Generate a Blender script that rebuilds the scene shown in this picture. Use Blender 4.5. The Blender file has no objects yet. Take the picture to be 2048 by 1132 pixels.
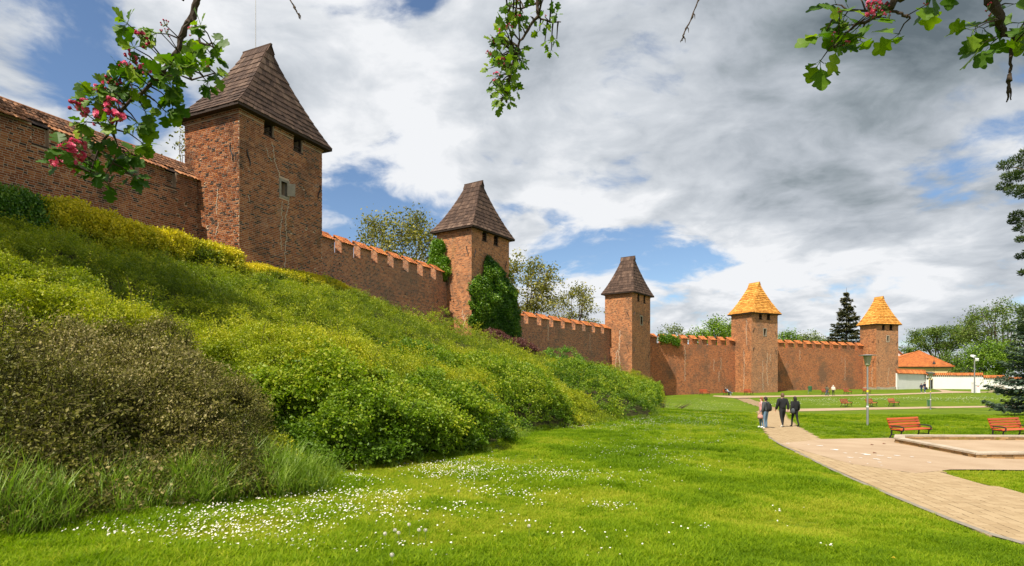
import bpy, math, random
import numpy as np
from mathutils import Vector, Matrix

random.seed(11)
rng = np.random.default_rng(11)
sc = bpy.context.scene
col = sc.collection

# ------------------------------------------------------------------ camera
F, HX, HY = 1160.0, 1024.0, 755.0          # focal length, centre column and horizon row, in pixels of a 2048 wide picture
cd = bpy.data.cameras.new('camera')
cam = bpy.data.objects.new('camera', cd)
col.objects.link(cam)
cam.location = (0, 0, 0)
cam.rotation_euler = (math.radians(90), 0, 0)
cd.sensor_width = 36.0
cd.lens = 36.0 * F / 2048.0
cd.shift_y = (HY - 566.0) / 2048.0
cd.clip_start = 0.05
cd.clip_end = 6000
sc.camera = cam

# ------------------------------------------------------------------ sun, sky, exposure
LDIR = Vector((0.42, 0.54, -1.0)).normalized()
sd = bpy.data.lights.new('sun', 'SUN')
sd.energy = 5.0
sd.angle = math.radians(0.53)
sd.color = (1.0, 0.93, 0.80)
sun = bpy.data.objects.new('sun', sd)
col.objects.link(sun)
sun.location = (-40, -50, 90)
sun.rotation_euler = LDIR.to_track_quat('-Z', 'Y').to_euler()
SUN_EL = math.asin(-LDIR.z)
SUN_AZ = math.atan2(-LDIR.x, -LDIR.y)

sc.view_settings.view_transform = 'Standard'
sc.view_settings.look = 'None'
sc.view_settings.gamma = 1.0
sc.view_settings.exposure = 0.66
sc.view_settings.use_curve_mapping = False
sc.cycles.max_bounces = 6
sc.cycles.diffuse_bounces = 3
sc.cycles.transparent_max_bounces = 8


class NT:
    """small helper to write node trees"""
    def __init__(self, tree):
        self.t = tree
        tree.nodes.clear()

    def n(self, kind, **kw):
        nd = self.t.nodes.new(kind)
        for k, v in kw.items():
            setattr(nd, k, v)
        return nd

    def set(self, sock, v):
        if isinstance(v, bpy.types.NodeSocket):
            self.t.links.new(v, sock)
        elif v is not None:
            if hasattr(sock.default_value, '__len__') and not hasattr(v, '__len__'):
                v = (v,) * len(sock.default_value)
            if hasattr(sock.default_value, '__len__') and len(sock.default_value) == 4 and len(v) == 3:
                v = tuple(v) + (1.0,)
            sock.default_value = v

    def math(self, op, a, b=None, c=None, clamp=False):
        nd = self.n('ShaderNodeMath', operation=op, use_clamp=clamp)
        for i, v in enumerate((a, b, c)):
            if v is not None:
                self.set(nd.inputs[i], v)
        return nd.outputs[0]

    def vmath(self, op, a, b=None, out=0):
        nd = self.n('ShaderNodeVectorMath', operation=op)
        self.set(nd.inputs[0], a)
        if b is not None:
            if op == 'SCALE':
                self.set(nd.inputs['Scale'], b)
            else:
                self.set(nd.inputs[1], b)
        return nd.outputs[out]

    def mix(self, f, a, b, mode='MIX'):
        nd = self.n('ShaderNodeMix', data_type='RGBA', blend_type=mode)
        self.set(nd.inputs[0], f)
        self.set(nd.inputs[6], a)
        self.set(nd.inputs[7], b)
        return nd.outputs[2]

    def noise(self, vec, scale, detail=3, rough=0.5, dist=0.0, dim='3D'):
        nd = self.n('ShaderNodeTexNoise', noise_dimensions=dim)
        if vec is not None:
            self.set(nd.inputs['Vector'], vec)
        nd.inputs['Scale'].default_value = scale
        nd.inputs['Detail'].default_value = detail
        nd.inputs['Roughness'].default_value = rough
        nd.inputs['Distortion'].default_value = dist
        return nd.outputs[0]

    def ramp(self, f, stops, interp='LINEAR'):
        nd = self.n('ShaderNodeValToRGB')
        self.set(nd.inputs[0], f)
        cr = nd.color_ramp
        cr.interpolation = interp
        while len(cr.elements) < len(stops):
            cr.elements.new(0.5)
        for e, (p, c) in zip(cr.elements, stops):
            e.position = p
            if not hasattr(c, '__len__'):
                c = (c, c, c)
            e.color = tuple(c) + (1.0,) if len(c) == 3 else c
        return nd.outputs[0]

    def smooth(self, x, a, b):
        nd = self.n('ShaderNodeMapRange', interpolation_type='SMOOTHSTEP')
        self.set(nd.inputs[0], x)
        nd.inputs[1].default_value = a
        nd.inputs[2].default_value = b
        return nd.outputs[0]


def pxdir(px, py):
    v = Vector(((px - HX) / F, 1.0, (HY - py) / F))
    return v.normalized()


def build_world():
    w = bpy.data.worlds.new('World')
    sc.world = w
    w.use_nodes = True
    t = NT(w.node_tree)
    out = t.n('ShaderNodeOutputWorld')
    sky = t.n('ShaderNodeTexSky', sky_type='NISHITA', sun_disc=False)
    sky.sun_elevation = SUN_EL
    sky.sun_rotation = SUN_AZ
    sky.air_density = 1.0
    sky.dust_density = 0.1
    sky.ozone_density = 4.0
    tc = t.n('ShaderNodeTexCoord')
    d = t.vmath('NORMALIZE', tc.outputs['Generated'])
    sep = t.n('ShaderNodeSeparateXYZ')
    t.set(sep.inputs[0], d)
    dz = t.math('MAXIMUM', sep.outputs[2], 0.0)
    k = t.math('ADD', dz, 0.24)
    cx = t.math('DIVIDE', sep.outputs[0], k)
    cy = t.math('DIVIDE', sep.outputs[1], k)
    cmb = t.n('ShaderNodeCombineXYZ')
    t.set(cmb.inputs[0], cx)
    t.set(cmb.inputs[1], cy)
    p = cmb.outputs[0]
    # cloud deck: broad masses and fine detail, both in the plane of the cloud layer
    warp = t.n('ShaderNodeTexNoise')
    t.set(warp.inputs['Vector'], p)
    warp.inputs['Scale'].default_value = 1.1
    warp.inputs['Detail'].default_value = 4
    wv = t.vmath('SCALE', t.vmath('SUBTRACT', warp.outputs['Color'], (0.5, 0.5, 0.5)), 0.55)
    pw = t.vmath('ADD', p, wv)
    big = t.noise(pw, 0.75, 3, 0.55)
    det = t.noise(pw, 2.3, 9, 0.58)
    puff = t.noise(t.vmath('ADD', pw, (3.3, 9.1, 0.0)), 6.0, 7, 0.55)
    fine = t.noise(t.vmath('ADD', pw, (7.3, 2.1, 0.0)), 1.7, 9, 0.58)

    def blob(px, py, rad, amp, stretch=1.0):
        c = pxdir(px, py)
        q = t.vmath('SUBTRACT', t.vmath('ADD', d, t.vmath('SCALE', wv, 0.22)), (c.x, c.y, c.z))
        if stretch != 1.0:
            q = t.vmath('MULTIPLY', q, (1.0, 1.0, stretch))
        l = t.vmath('LENGTH', q, out=1)
        g = t.smooth(l, rad, 0.0)
        return t.math('MULTIPLY', g, amp)

    def total(lst):
        s = lst[0]
        for b in lst[1:]:
            s = t.math('ADD', s, b)
        return s
    # cover: 1 = cloud, 0 = open blue; the gaps the day had
    gaps = total([blob(740, 405, 0.22, 0.80, 2.2), blob(880, 470, 0.16, 0.50, 2.0), blob(1180, 508, 0.24, 0.72, 3.2),
                  blob(1330, 535, 0.17, 0.66, 3.2), blob(190, 165, 0.17, 0.62, 1.2), blob(60, 30, 0.14, 0.14),
                  blob(330, 220, 0.12, 0.30, 1.5), blob(1905, 212, 0.06, 0.50, 1.6), blob(1960, 276, 0.06, 0.46, 2.0),
                  blob(1990, 560, 0.16, 0.55, 5.0), blob(835, 2, 0.04, 0.4, 2.0), blob(700, 330, 0.12, 0.22, 2.5)])
    fills = total([blob(1180, 620, 0.18, 0.30, 2.0), blob(850, 200, 0.35, 0.20), blob(1650, 170, 0.45, 0.28),
                   blob(1640, 480, 0.30, 0.16, 2.0), blob(90, 250, 0.14, 0.2), blob(1400, 330, 0.35, 0.2)])
    base = t.math('ADD', t.math('MULTIPLY', t.math('SUBTRACT', big, 0.5), 0.7), t.math('ADD', t.math('MULTIPLY', t.math('SUBTRACT', det, 0.5), 3.0), t.math('MULTIPLY', t.math('SUBTRACT', puff, 0.5), 1.3)))
    cov = t.math('SUBTRACT', t.math('ADD', t.math('ADD', base, 0.62), fills), gaps)
    cover = t.smooth(cov, 0.06, 0.58)
    # brightness of the clouds themselves
    dark = total([blob(1680, 140, 0.36, 0.80, 1.3), blob(1960, 20, 0.24, 0.26),
                  blob(560, 180, 0.16, 0.08), blob(60, 90, 0.15, 0.12), blob(1130, 160, 0.2, 0.10),
                  blob(1880, 690, 0.16, 0.26, 2.0), blob(980, 380, 0.2, 0.06, 2.0)])
    light = total([blob(830, 150, 0.22, 0.22), blob(700, 60, 0.18, 0.14), blob(1200, 580, 0.16, 0.22, 2.0), blob(1600, 530, 0.22, 0.10, 2.5),
                   blob(1130, 300, 0.16, 0.10), blob(200, 60, 0.16, 0.1), blob(1500, 610, 0.2, 0.12, 2.0)])
    sh = t.math('ADD', t.math('MULTIPLY', t.math('SUBTRACT', fine, 0.5), 2.3), t.math('MULTIPLY', t.math('SUBTRACT', big, 0.5), 0.5))
    sh = t.math('ADD', sh, t.math('MULTIPLY', t.math('SUBTRACT', puff, 0.5), 0.9))
    sh = t.math('ADD', t.math('ADD', sh, 0.83), t.math('SUBTRACT', light, dark))
    sh = t.math('ADD', t.math('MULTIPLY', sh, 0.86), 0.14)
    ccol = t.ramp(sh, [(0.0, (0.13, 0.165, 0.19)), (0.30, (0.29, 0.335, 0.37)), (0.52, (0.46, 0.50, 0.55)),
                       (0.78, (0.64, 0.675, 0.72)), (1.0, (0.86, 0.875, 0.90))])
    cloud = t.vmath('SCALE', ccol, CLOUD_GAIN)
    bg1 = t.n('ShaderNodeBackground')
    t.set(bg1.inputs[0], sky.outputs[0])
    bg1.inputs[1].default_value = 0.085
    bg2 = t.n('ShaderNodeBackground')
    t.set(bg2.inputs[0], cloud)
    bg2.inputs[1].default_value = 1.0
    mx = t.n('ShaderNodeMixShader')
    t.set(mx.inputs[0], cover)
    t.set(mx.inputs[1], bg1.outputs[0])
    t.set(mx.inputs[2], bg2.outputs[0])
    t.set(out.inputs[0], mx.outputs[0])


CLOUD_GAIN = 0.66
build_world()

# ------------------------------------------------------------------ materials
MATS = {}


def pbsdf(t, color, rough=0.8, spec=0.3, metal=0.0, normal=None):
    b = t.n('ShaderNodeBsdfPrincipled')
    t.set(b.inputs['Base Color'], color)
    t.set(b.inputs['Roughness'], rough)
    t.set(b.inputs['Metallic'], metal)
    b.inputs['Specular IOR Level'].default_value = spec
    if normal is not None:
        t.set(b.inputs['Normal'], normal)
    return b


def new_mat(name):
    m = bpy.data.materials.new(name)
    m.use_nodes = True
    MATS[name] = m
    return m, NT(m.node_tree)


def finish(t, shader):
    o = t.n('ShaderNodeOutputMaterial')
    t.set(o.inputs[0], shader.outputs[0] if hasattr(shader, 'outputs') else shader)


def bump(t, h, strength=0.3, dist=0.01):
    b = t.n('ShaderNodeBump')
    b.inputs['Strength'].default_value = strength
    b.inputs['Distance'].default_value = dist
    t.set(b.inputs['Height'], h)
    return b.outputs[0]


def plain(name, color, rough=0.7, var=0.18, scale=6.0, spec=0.3, metal=0.0, bump_s=0.0):
    m, t = new_mat(name)
    g = t.n('ShaderNodeNewGeometry')
    oi = t.n('ShaderNodeObjectInfo')
    nz = t.noise(g.outputs['Position'], scale, 5, 0.6)
    f = t.math('ADD', t.math('MULTIPLY', t.math('SUBTRACT', nz, 0.5), 2.2 * var), 1.0)
    f = t.math('ADD', f, t.math('MULTIPLY', t.math('SUBTRACT', oi.outputs['Random'], 0.5), var))
    c = t.vmath('SCALE', tuple(color), f)
    nrm = bump(t, t.noise(g.outputs['Position'], scale * 5, 4), bump_s, 0.01) if bump_s else None
    finish(t, pbsdf(t, c, rough, spec, metal, nrm))
    return m


BRICK_STOPS = [(0.0, (0.040, 0.028, 0.024)), (0.12, (0.070, 0.040, 0.030)), (0.18, (0.185, 0.056, 0.022)), (0.5, (0.270, 0.082, 0.028)),
               (0.75, (0.350, 0.115, 0.038)), (1.0, (0.43, 0.18, 0.072))]
MORTAR = (0.54, 0.40, 0.28)


def wear(t, c, pos, amount=1.0):
    """dirt, lichen and bleached patches of old masonry, fixed to the stone"""
    n1 = t.noise(pos, 0.33, 6, 0.62)
    n2 = t.noise(t.vmath('ADD', pos, (31.0, 17.0, 5.0)), 0.75, 6, 0.65)
    n3 = t.noise(t.vmath('MULTIPLY', pos, (1.3, 1.3, 0.45)), 0.62, 5, 0.6)
    dirt = t.smooth(n1, 0.46, 0.68)
    c = t.mix(t.math('MULTIPLY', dirt, 0.70 * amount), c, (0.055, 0.032, 0.022))
    lich = t.smooth(n3, 0.60, 0.72)
    c = t.mix(t.math('MULTIPLY', lich, 0.50 * amount), c, (0.17, 0.095, 0.022))
    pale = t.smooth(n2, 0.60, 0.76)
    c = t.mix(t.math('MULTIPLY', pale, 0.50 * amount), c, (0.38, 0.26, 0.19))
    return c


def brick_materials():
    # one brick texture in metres for masonry too far to build brick by brick
    def wall_mat(name, stops, mortar, amount):
        m, t = new_mat(name)
        uv = t.n('ShaderNodeUVMap')
        g = t.n('ShaderNodeNewGeometry')
        b = t.n('ShaderNodeTexBrick')
        b.offset = 0.5
        b.squash = 0.48
        b.squash_frequency = 3
        t.set(b.inputs['Vector'], uv.outputs[0])
        t.set(b.inputs['Color1'], (0, 0, 0))
        t.set(b.inputs['Color2'], (1, 1, 1))
        t.set(b.inputs['Mortar'], (0.5, 0.5, 0.5))
        b.inputs['Scale'].default_value = 1.0
        b.inputs['Mortar Size'].default_value = 0.012
        b.inputs['Mortar Smooth'].default_value = 0.2
        b.inputs['Brick Width'].default_value = 0.29
        b.inputs['Row Height'].default_value = 0.105
        nz = t.noise(g.outputs['Position'], 1.9, 5, 0.65)
        r = t.math('ADD', b.outputs['Color'], t.math('MULTIPLY', t.math('SUBTRACT', nz, 0.5), 1.2))
        c = t.ramp(r, stops)
        c = wear(t, c, g.outputs['Position'], amount)
        mo = t.mix(t.math('MULTIPLY', t.noise(g.outputs['Position'], 0.8, 4), 0.4), mortar, (0.25, 0.17, 0.12))
        c = t.mix(b.outputs['Fac'], c, mo)
        n = bump(t, t.math('SUBTRACT', 1.0, b.outputs['Fac']), 0.55, 0.02)
        finish(t, pbsdf(t, c, 0.9, 0.15, normal=n))
    wall_mat('brick_masonry', BRICK_STOPS, MORTAR, 1.0)
    warm = [(0.0, (0.11, 0.045, 0.025)), (0.16, (0.18, 0.055, 0.022)), (0.3, (0.32, 0.082, 0.024)), (0.6, (0.40, 0.110, 0.030)), (1.0, (0.51, 0.175, 0.058))]
    wall_mat('brick_masonry_red', warm, (0.40, 0.225, 0.13), 1.25)
    warm2 = [(0.0, (0.11, 0.055, 0.03)), (0.14, (0.19, 0.070, 0.030)), (0.3, (0.32, 0.107, 0.036)), (0.6, (0.41, 0.146, 0.050)), (1.0, (0.51, 0.215, 0.088))]
    wall_mat('brick_masonry_tan', warm2, (0.44, 0.30, 0.19), 0.8)
    # single built bricks: the tint is a face attribute on joined bricks and the object's own random value on loose ones
    for name, single in (('brick_clay', False), ('brick_clay_single', True)):
        m, t = new_mat(name)
        g = t.n('ShaderNodeNewGeometry')
        if single:
            v = t.n('ShaderNodeObjectInfo').outputs['Random']
        else:
            at = t.n('ShaderNodeAttribute', attribute_name='tint')
            v = at.outputs['Fac']
        nz = t.noise(g.outputs['Position'], 1.4, 4, 0.6)
        v = t.math('ADD', v, t.math('MULTIPLY', t.math('SUBTRACT', nz, 0.5), 0.25))
        c = t.ramp(v, BRICK_STOPS)
        fine = t.noise(g.outputs['Position'], 28.0, 4, 0.7)
        c = t.mix(t.math('MULTIPLY', fine, 0.5), c, t.vmath('SCALE', c, 0.55))
        c = wear(t, c, g.outputs['Position'], 1.0)
        n = bump(t, fine, 0.4, 0.01)
        finish(t, pbsdf(t, c, 0.9, 0.15, normal=n))
    m, t = new_mat('mortar')
    g = t.n('ShaderNodeNewGeometry')
    c = t.mix(t.math('MULTIPLY', t.noise(g.outputs['Position'], 1.1, 5), 0.5), MORTAR, (0.25, 0.18, 0.13))
    c = wear(t, c, g.outputs['Position'], 0.7)
    finish(t, pbsdf(t, c, 0.95, 0.1, normal=bump(t, t.noise(g.outputs['Position'], 30, 3), 0.4, 0.01)))


brick_materials()


def shingle_mat(name, stops, rough=0.85, even=1.0):
    m, t = new_mat(name)
    at = t.n('ShaderNodeAttribute', attribute_name='tint')
    oi = t.n('ShaderNodeObjectInfo')
    g = t.n('ShaderNodeNewGeometry')
    uvp = t.vmath('MULTIPLY', g.outputs['Position'], (9.0, 9.0, 0.9))
    gr = t.noise(uvp, 3.0, 5, 0.65)
    v = t.math('ADD', t.math('ADD', t.math('MULTIPLY', at.outputs['Fac'], 0.6), 0.0), t.math('ADD', t.math('MULTIPLY', gr, 0.42 * even), 0.21 * (1 - even)))
    v = t.math('ADD', v, t.math('MULTIPLY', t.math('SUBTRACT', t.noise(g.outputs['Position'], 0.6, 3), 0.5), 0.35 * even))
    c = t.ramp(v, stops)
    finish(t, pbsdf(t, c, rough, 0.2, normal=bump(t, gr, 0.5, 0.02)))
    return m


shingle_mat('dark_shingle', [(0.1, (0.034, 0.021, 0.016)), (0.45, (0.068, 0.041, 0.030)), (0.7, (0.105, 0.064, 0.045)), (1.0, (0.19, 0.13, 0.095))])
shingle_mat('golden_shingle', [(0.1, (0.28, 0.105, 0.018)), (0.45, (0.50, 0.215, 0.038)), (0.75, (0.62, 0.305, 0.065)), (1.0, (0.72, 0.44, 0.14))], 0.7, 0.3)
shingle_mat('clay_tile', [(0.1, (0.12, 0.045, 0.022)), (0.4, (0.33, 0.105, 0.036)), (0.7, (0.50, 0.165, 0.045)), (1.0, (0.55, 0.27, 0.12))])
shingle_mat('sooty_clay_tile', [(0.1, (0.045, 0.028, 0.020)), (0.4, (0.13, 0.062, 0.034)), (0.7, (0.22, 0.10, 0.050)), (1.0, (0.34, 0.19, 0.11))])
shingle_mat('old_clay_tile', [(0.1, (0.06, 0.034, 0.024)), (0.4, (0.22, 0.095, 0.045)), (0.7, (0.36, 0.155, 0.065)), (1.0, (0.45, 0.25, 0.13))])
plain('dark_timber', (0.035, 0.022, 0.016), 0.85, 0.3, 4)
plain('dark_interior', (0.012, 0.010, 0.009), 0.95, 0.1)
plain('kerb_stone', (0.19, 0.165, 0.135), 0.9, 0.3, 6)
plain('dressed_stone', (0.30, 0.26, 0.20), 0.9, 0.35, 5, bump_s=0.4)
plain('pale_mortar', (0.52, 0.42, 0.31), 0.95, 0.2)
plain('wrought_iron', (0.018, 0.016, 0.016), 0.6, 0.2, metal=0.0, spec=0.4)
plain('bench_iron', (0.016, 0.017, 0.018), 0.45, 0.2, spec=0.5)
plain('galvanised_steel', (0.33, 0.33, 0.33), 0.45, 0.15, 3, spec=0.5, metal=0.6)
plain('lime_render', (0.66, 0.65, 0.62), 0.9, 0.10, 0.8, bump_s=0.2)
plain('yellow_render', (0.72, 0.54, 0.27), 0.9, 0.07, 0.7)
plain('white_paint', (0.75, 0.75, 0.74), 0.5, 0.05)
plain('green_plastic', (0.035, 0.12, 0.045), 0.45, 0.15, spec=0.5)
plain('lantern_glass', (0.34, 0.34, 0.24), 0.2, 0.1, spec=0.6)
plain('yellow_sticker', (0.75, 0.62, 0.03), 0.5, 0.05)
plain('red_paint', (0.5, 0.04, 0.03), 0.5, 0.05)
plain('black_lamp', (0.02, 0.02, 0.022), 0.5, 0.1)
plain('dry_timber', (0.36, 0.30, 0.22), 0.9, 0.3)


def bench_slat_mat():
    m, t = new_mat('bench_slat')
    g = t.n('ShaderNodeNewGeometry')
    tc = t.n('ShaderNodeTexCoord')
    oi = t.n('ShaderNodeObjectInfo')
    gr = t.noise(t.vmath('MULTIPLY', tc.outputs['Object'], (1.2, 26.0, 26.0)), 2.2, 5, 0.6)
    v = t.math('ADD', gr, t.math('MULTIPLY', t.math('SUBTRACT', oi.outputs['Random'], 0.5), 0.35))
    c = t.ramp(v, [(0.2, (0.22, 0.030, 0.006)), (0.55, (0.45, 0.072, 0.010)), (0.85, (0.56, 0.13, 0.020))])
    finish(t, pbsdf(t, c, 0.42, 0.45, normal=bump(t, gr, 0.25, 0.004)))


bench_slat_mat()


def ground_mats():
    m, t = new_mat('lawn_turf')
    g = t.n('ShaderNodeNewGeometry')
    P = g.outputs['Position']
    a = t.noise(P, 0.22, 5, 0.6)
    b = t.noise(P, 1.7, 6, 0.65)
    c = t.noise(t.vmath('MULTIPLY', P, (1.0, 0.35, 1.0)), 9.0, 5, 0.7)
    v = t.math('ADD', t.math('ADD', t.math('MULTIPLY', a, 0.4), t.math('MULTIPLY', b, 0.35)), t.math('MULTIPLY', c, 0.32))
    cc = t.ramp(v, [(0.30, (0.034, 0.065, 0.004)), (0.5, (0.085, 0.135, 0.006)), (0.64, (0.13, 0.18, 0.010)), (0.8, (0.19, 0.21, 0.03))])
    finish(t, pbsdf(t, cc, 0.9, 0.1, normal=bump(t, t.math('ADD', t.noise(P, 24, 4, 0.7), b), 0.8, 0.05)))
    m, t = new_mat('bank_soil')
    g = t.n('ShaderNodeNewGeometry')
    cc = t.ramp(t.noise(g.outputs['Position'], 2.5, 5), [(0.3, (0.022, 0.020, 0.008)), (0.7, (0.06, 0.06, 0.016))])
    finish(t, pbsdf(t, cc, 0.95, 0.1))
    m, t = new_mat('sand_gravel')
    g = t.n('ShaderNodeNewGeometry')
    P = g.outputs['Position']
    v = t.math('ADD', t.math('MULTIPLY', t.noise(P, 0.7, 5, 0.6), 0.5), t.math('MULTIPLY', t.noise(P, 45, 3, 0.7), 0.5))
    cc = t.ramp(v, [(0.3, (0.27, 0.187, 0.117)), (0.5, (0.35, 0.255, 0.17)), (0.7, (0.42, 0.32, 0.225))])
    finish(t, pbsdf(t, cc, 0.95, 0.1, normal=bump(t, t.noise(P, 60, 3, 0.7), 0.4, 0.008)))
    m, t = new_mat('path_joint')
    g = t.n('ShaderNodeNewGeometry')
    cc = t.ramp(t.noise(g.outputs['Position'], 7, 4), [(0.3, (0.06, 0.042, 0.026)), (0.7, (0.12, 0.085, 0.055))])
    finish(t, pbsdf(t, cc, 0.95, 0.1))
    for name, single in (('paver', True), ('paver_joined', False)):
        m, t = new_mat(name)
        g = t.n('ShaderNodeNewGeometry')
        v = t.n('ShaderNodeObjectInfo').outputs['Random'] if single else t.n('ShaderNodeAttribute', attribute_name='tint').outputs['Fac']
        P = g.outputs['Position']
        v = t.math('ADD', t.math('ADD', t.math('MULTIPLY', v, 0.30), 0.17), t.math('ADD', t.math('MULTIPLY', t.noise(P, 0.5, 4, 0.6), 0.25), t.math('MULTIPLY', t.noise(P, 60, 3, 0.7), 0.25)))
        cc = t.ramp(v, [(0.25, (0.255, 0.178, 0.098)), (0.5, (0.31, 0.222, 0.125)), (0.75, (0.36, 0.266, 0.157))])
        finish(t, pbsdf(t, cc, 0.9, 0.15, normal=bump(t, t.noise(P, 80, 3, 0.7), 0.3, 0.005)))
    m, t = new_mat('concrete_cap')
    g = t.n('ShaderNodeNewGeometry')
    P = g.outputs['Position']
    cc = t.ramp(t.math('ADD', t.math('MULTIPLY', t.noise(P, 1.6, 5), 0.6), t.math('MULTIPLY', t.noise(P, 25, 4), 0.4)),
                [(0.3, (0.22, 0.17, 0.12)), (0.55, (0.42, 0.35, 0.27)), (0.8, (0.52, 0.45, 0.36))])
    finish(t, pbsdf(t, cc, 0.9, 0.15, normal=bump(t, t.noise(P, 40, 3), 0.4, 0.008)))
    m, t = new_mat('wall_block')
    g = t.n('ShaderNodeNewGeometry')
    P = g.outputs['Position']
    oi = t.n('ShaderNodeObjectInfo').outputs['Random']
    cc = t.ramp(t.math('ADD', t.math('MULTIPLY', oi, 0.5), t.math('MULTIPLY', t.noise(P, 9, 5), 0.5)),
                [(0.25, (0.20, 0.13, 0.06)), (0.5, (0.36, 0.22, 0.10)), (0.75, (0.45, 0.28, 0.13))])
    cc = t.mix(t.smooth(t.noise(P, 1.7, 4), 0.55, 0.7), cc, (0.22, 0.17, 0.03))
    finish(t, pbsdf(t, cc, 0.9, 0.15, normal=bump(t, t.noise(P, 40, 3), 0.5, 0.01)))
    plain('chalk', (0.72, 0.70, 0.68), 0.95, 0.15, 20)
    plain('fallen_leaf_brown', (0.16, 0.07, 0.035), 0.9, 0.2)


ground_mats()


def leaf_mat(name, stops, trans=0.35, rough=0.5, spec=0.35, instanced=True):
    """leaf colour from a per leaf value, plus a per sprig value when the sprigs are scattered"""
    m, t = new_mat(name)
    lv = t.n('ShaderNodeAttribute', attribute_name='leafv').outputs['Fac']
    v = lv
    if instanced:
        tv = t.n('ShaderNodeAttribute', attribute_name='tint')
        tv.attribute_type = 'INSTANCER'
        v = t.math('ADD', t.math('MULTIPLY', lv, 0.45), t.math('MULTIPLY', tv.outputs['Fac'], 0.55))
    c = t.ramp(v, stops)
    b = pbsdf(t, c, rough, spec)
    tr = t.n('ShaderNodeBsdfTranslucent')
    t.set(tr.inputs[0], t.mix(1.0, c, (1.0, 1.15, 0.45), 'MULTIPLY'))
    mx = t.n('ShaderNodeMixShader')
    mx.inputs[0].default_value = trans
    t.set(mx.inputs[1], b.outputs[0])
    t.set(mx.inputs[2], tr.outputs[0])
    finish(t, mx)
    return m


leaf_mat('grass_blade', [(0.0, (0.060, 0.125, 0.002)), (0.3, (0.130, 0.225, 0.003)), (0.65, (0.245, 0.345, 0.006)), (1.0, (0.44, 0.42, 0.040))], 0.5, 0.6, 0.15)
leaf_mat('tall_grass_blade', [(0.0, (0.075, 0.14, 0.010)), (0.5, (0.17, 0.27, 0.020)), (1.0, (0.32, 0.40, 0.07))], 0.4, 0.45)
leaf_mat('bank_leaf', [(0.0, (0.045, 0.085, 0.003)), (0.35, (0.145, 0.205, 0.005)), (0.7, (0.31, 0.35, 0.008)), (1.0, (0.48, 0.44, 0.018))], 0.4)
leaf_mat('shrub_leaf', [(0.0, (0.036, 0.085, 0.004)), (0.4, (0.100, 0.185, 0.006)), (0.75, (0.21, 0.30, 0.009)), (1.0, (0.37, 0.38, 0.02))], 0.4)
leaf_mat('brown_leaf', [(0.0, (0.030, 0.040, 0.004)), (0.4, (0.082, 0.092, 0.010)), (0.75, (0.165, 0.150, 0.026)), (1.0, (0.40, 0.32, 0.14))], 0.25, 0.5, 0.25)
leaf_mat('golden_leaf', [(0.0, (0.040, 0.080, 0.005)), (0.45, (0.13, 0.19, 0.006)), (0.68, (0.44, 0.41, 0.010)), (1.0, (0.78, 0.60, 0.02))], 0.35)
leaf_mat('purple_leaf', [(0.0, (0.030, 0.010, 0.010)), (0.5, (0.085, 0.026, 0.024)), (1.0, (0.15, 0.055, 0.045))], 0.25)
leaf_mat('ivy_leaf', [(0.0, (0.010, 0.040, 0.006)), (0.5, (0.030, 0.095, 0.010)), (0.8, (0.08, 0.19, 0.012)), (1.0, (0.20, 0.30, 0.02))], 0.25, 0.4, 0.4)
leaf_mat('bright_ivy_leaf', [(0.0, (0.03, 0.10, 0.006)), (0.5, (0.075, 0.185, 0.010)), (1.0, (0.20, 0.33, 0.02))], 0.3, 0.4, 0.4)
for nm, st in (('olive', [(0.0, (0.085, 0.095, 0.012)), (0.5, (0.21, 0.20, 0.025)), (1.0, (0.36, 0.31, 0.05))]),
               ('spring', [(0.0, (0.06, 0.12, 0.010)), (0.5, (0.145, 0.25, 0.015)), (1.0, (0.26, 0.37, 0.03))]),
               ('mid', [(0.0, (0.045, 0.085, 0.010)), (0.5, (0.105, 0.165, 0.02)), (1.0, (0.20, 0.25, 0.04))]),
               ('pale', [(0.0, (0.08, 0.115, 0.035)), (0.5, (0.18, 0.225, 0.08)), (1.0, (0.32, 0.36, 0.16))]),
               ('chestnut', [(0.0, (0.030, 0.07, 0.008)), (0.5, (0.08, 0.15, 0.012)), (0.86, (0.15, 0.22, 0.03)), (0.9, (0.6, 0.55, 0.38)), (1.0, (0.7, 0.66, 0.5))]),
               ('spruce', [(0.0, (0.016, 0.028, 0.010)), (0.5, (0.050, 0.062, 0.022)), (1.0, (0.15, 0.125, 0.05))]),
               ('blue_spruce', [(0.0, (0.014, 0.034, 0.020)), (0.5, (0.045, 0.080, 0.052)), (1.0, (0.13, 0.18, 0.12))]),
               ('pine', [(0.0, (0.018, 0.040, 0.010)), (0.5, (0.05, 0.085, 0.022)), (1.0, (0.13, 0.16, 0.055))])):
    leaf_mat(nm + '_tree_leaf', st, 0.3, 0.55, 0.3, instanced=False)
plain('bark', (0.085, 0.062, 0.045), 0.95, 0.4, 5)
plain('mossy_twig', (0.085, 0.072, 0.030), 0.95, 0.4, 30, spec=0.1)
plain('twig_bark', (0.055, 0.036, 0.024), 0.9, 0.4, 30)


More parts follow.
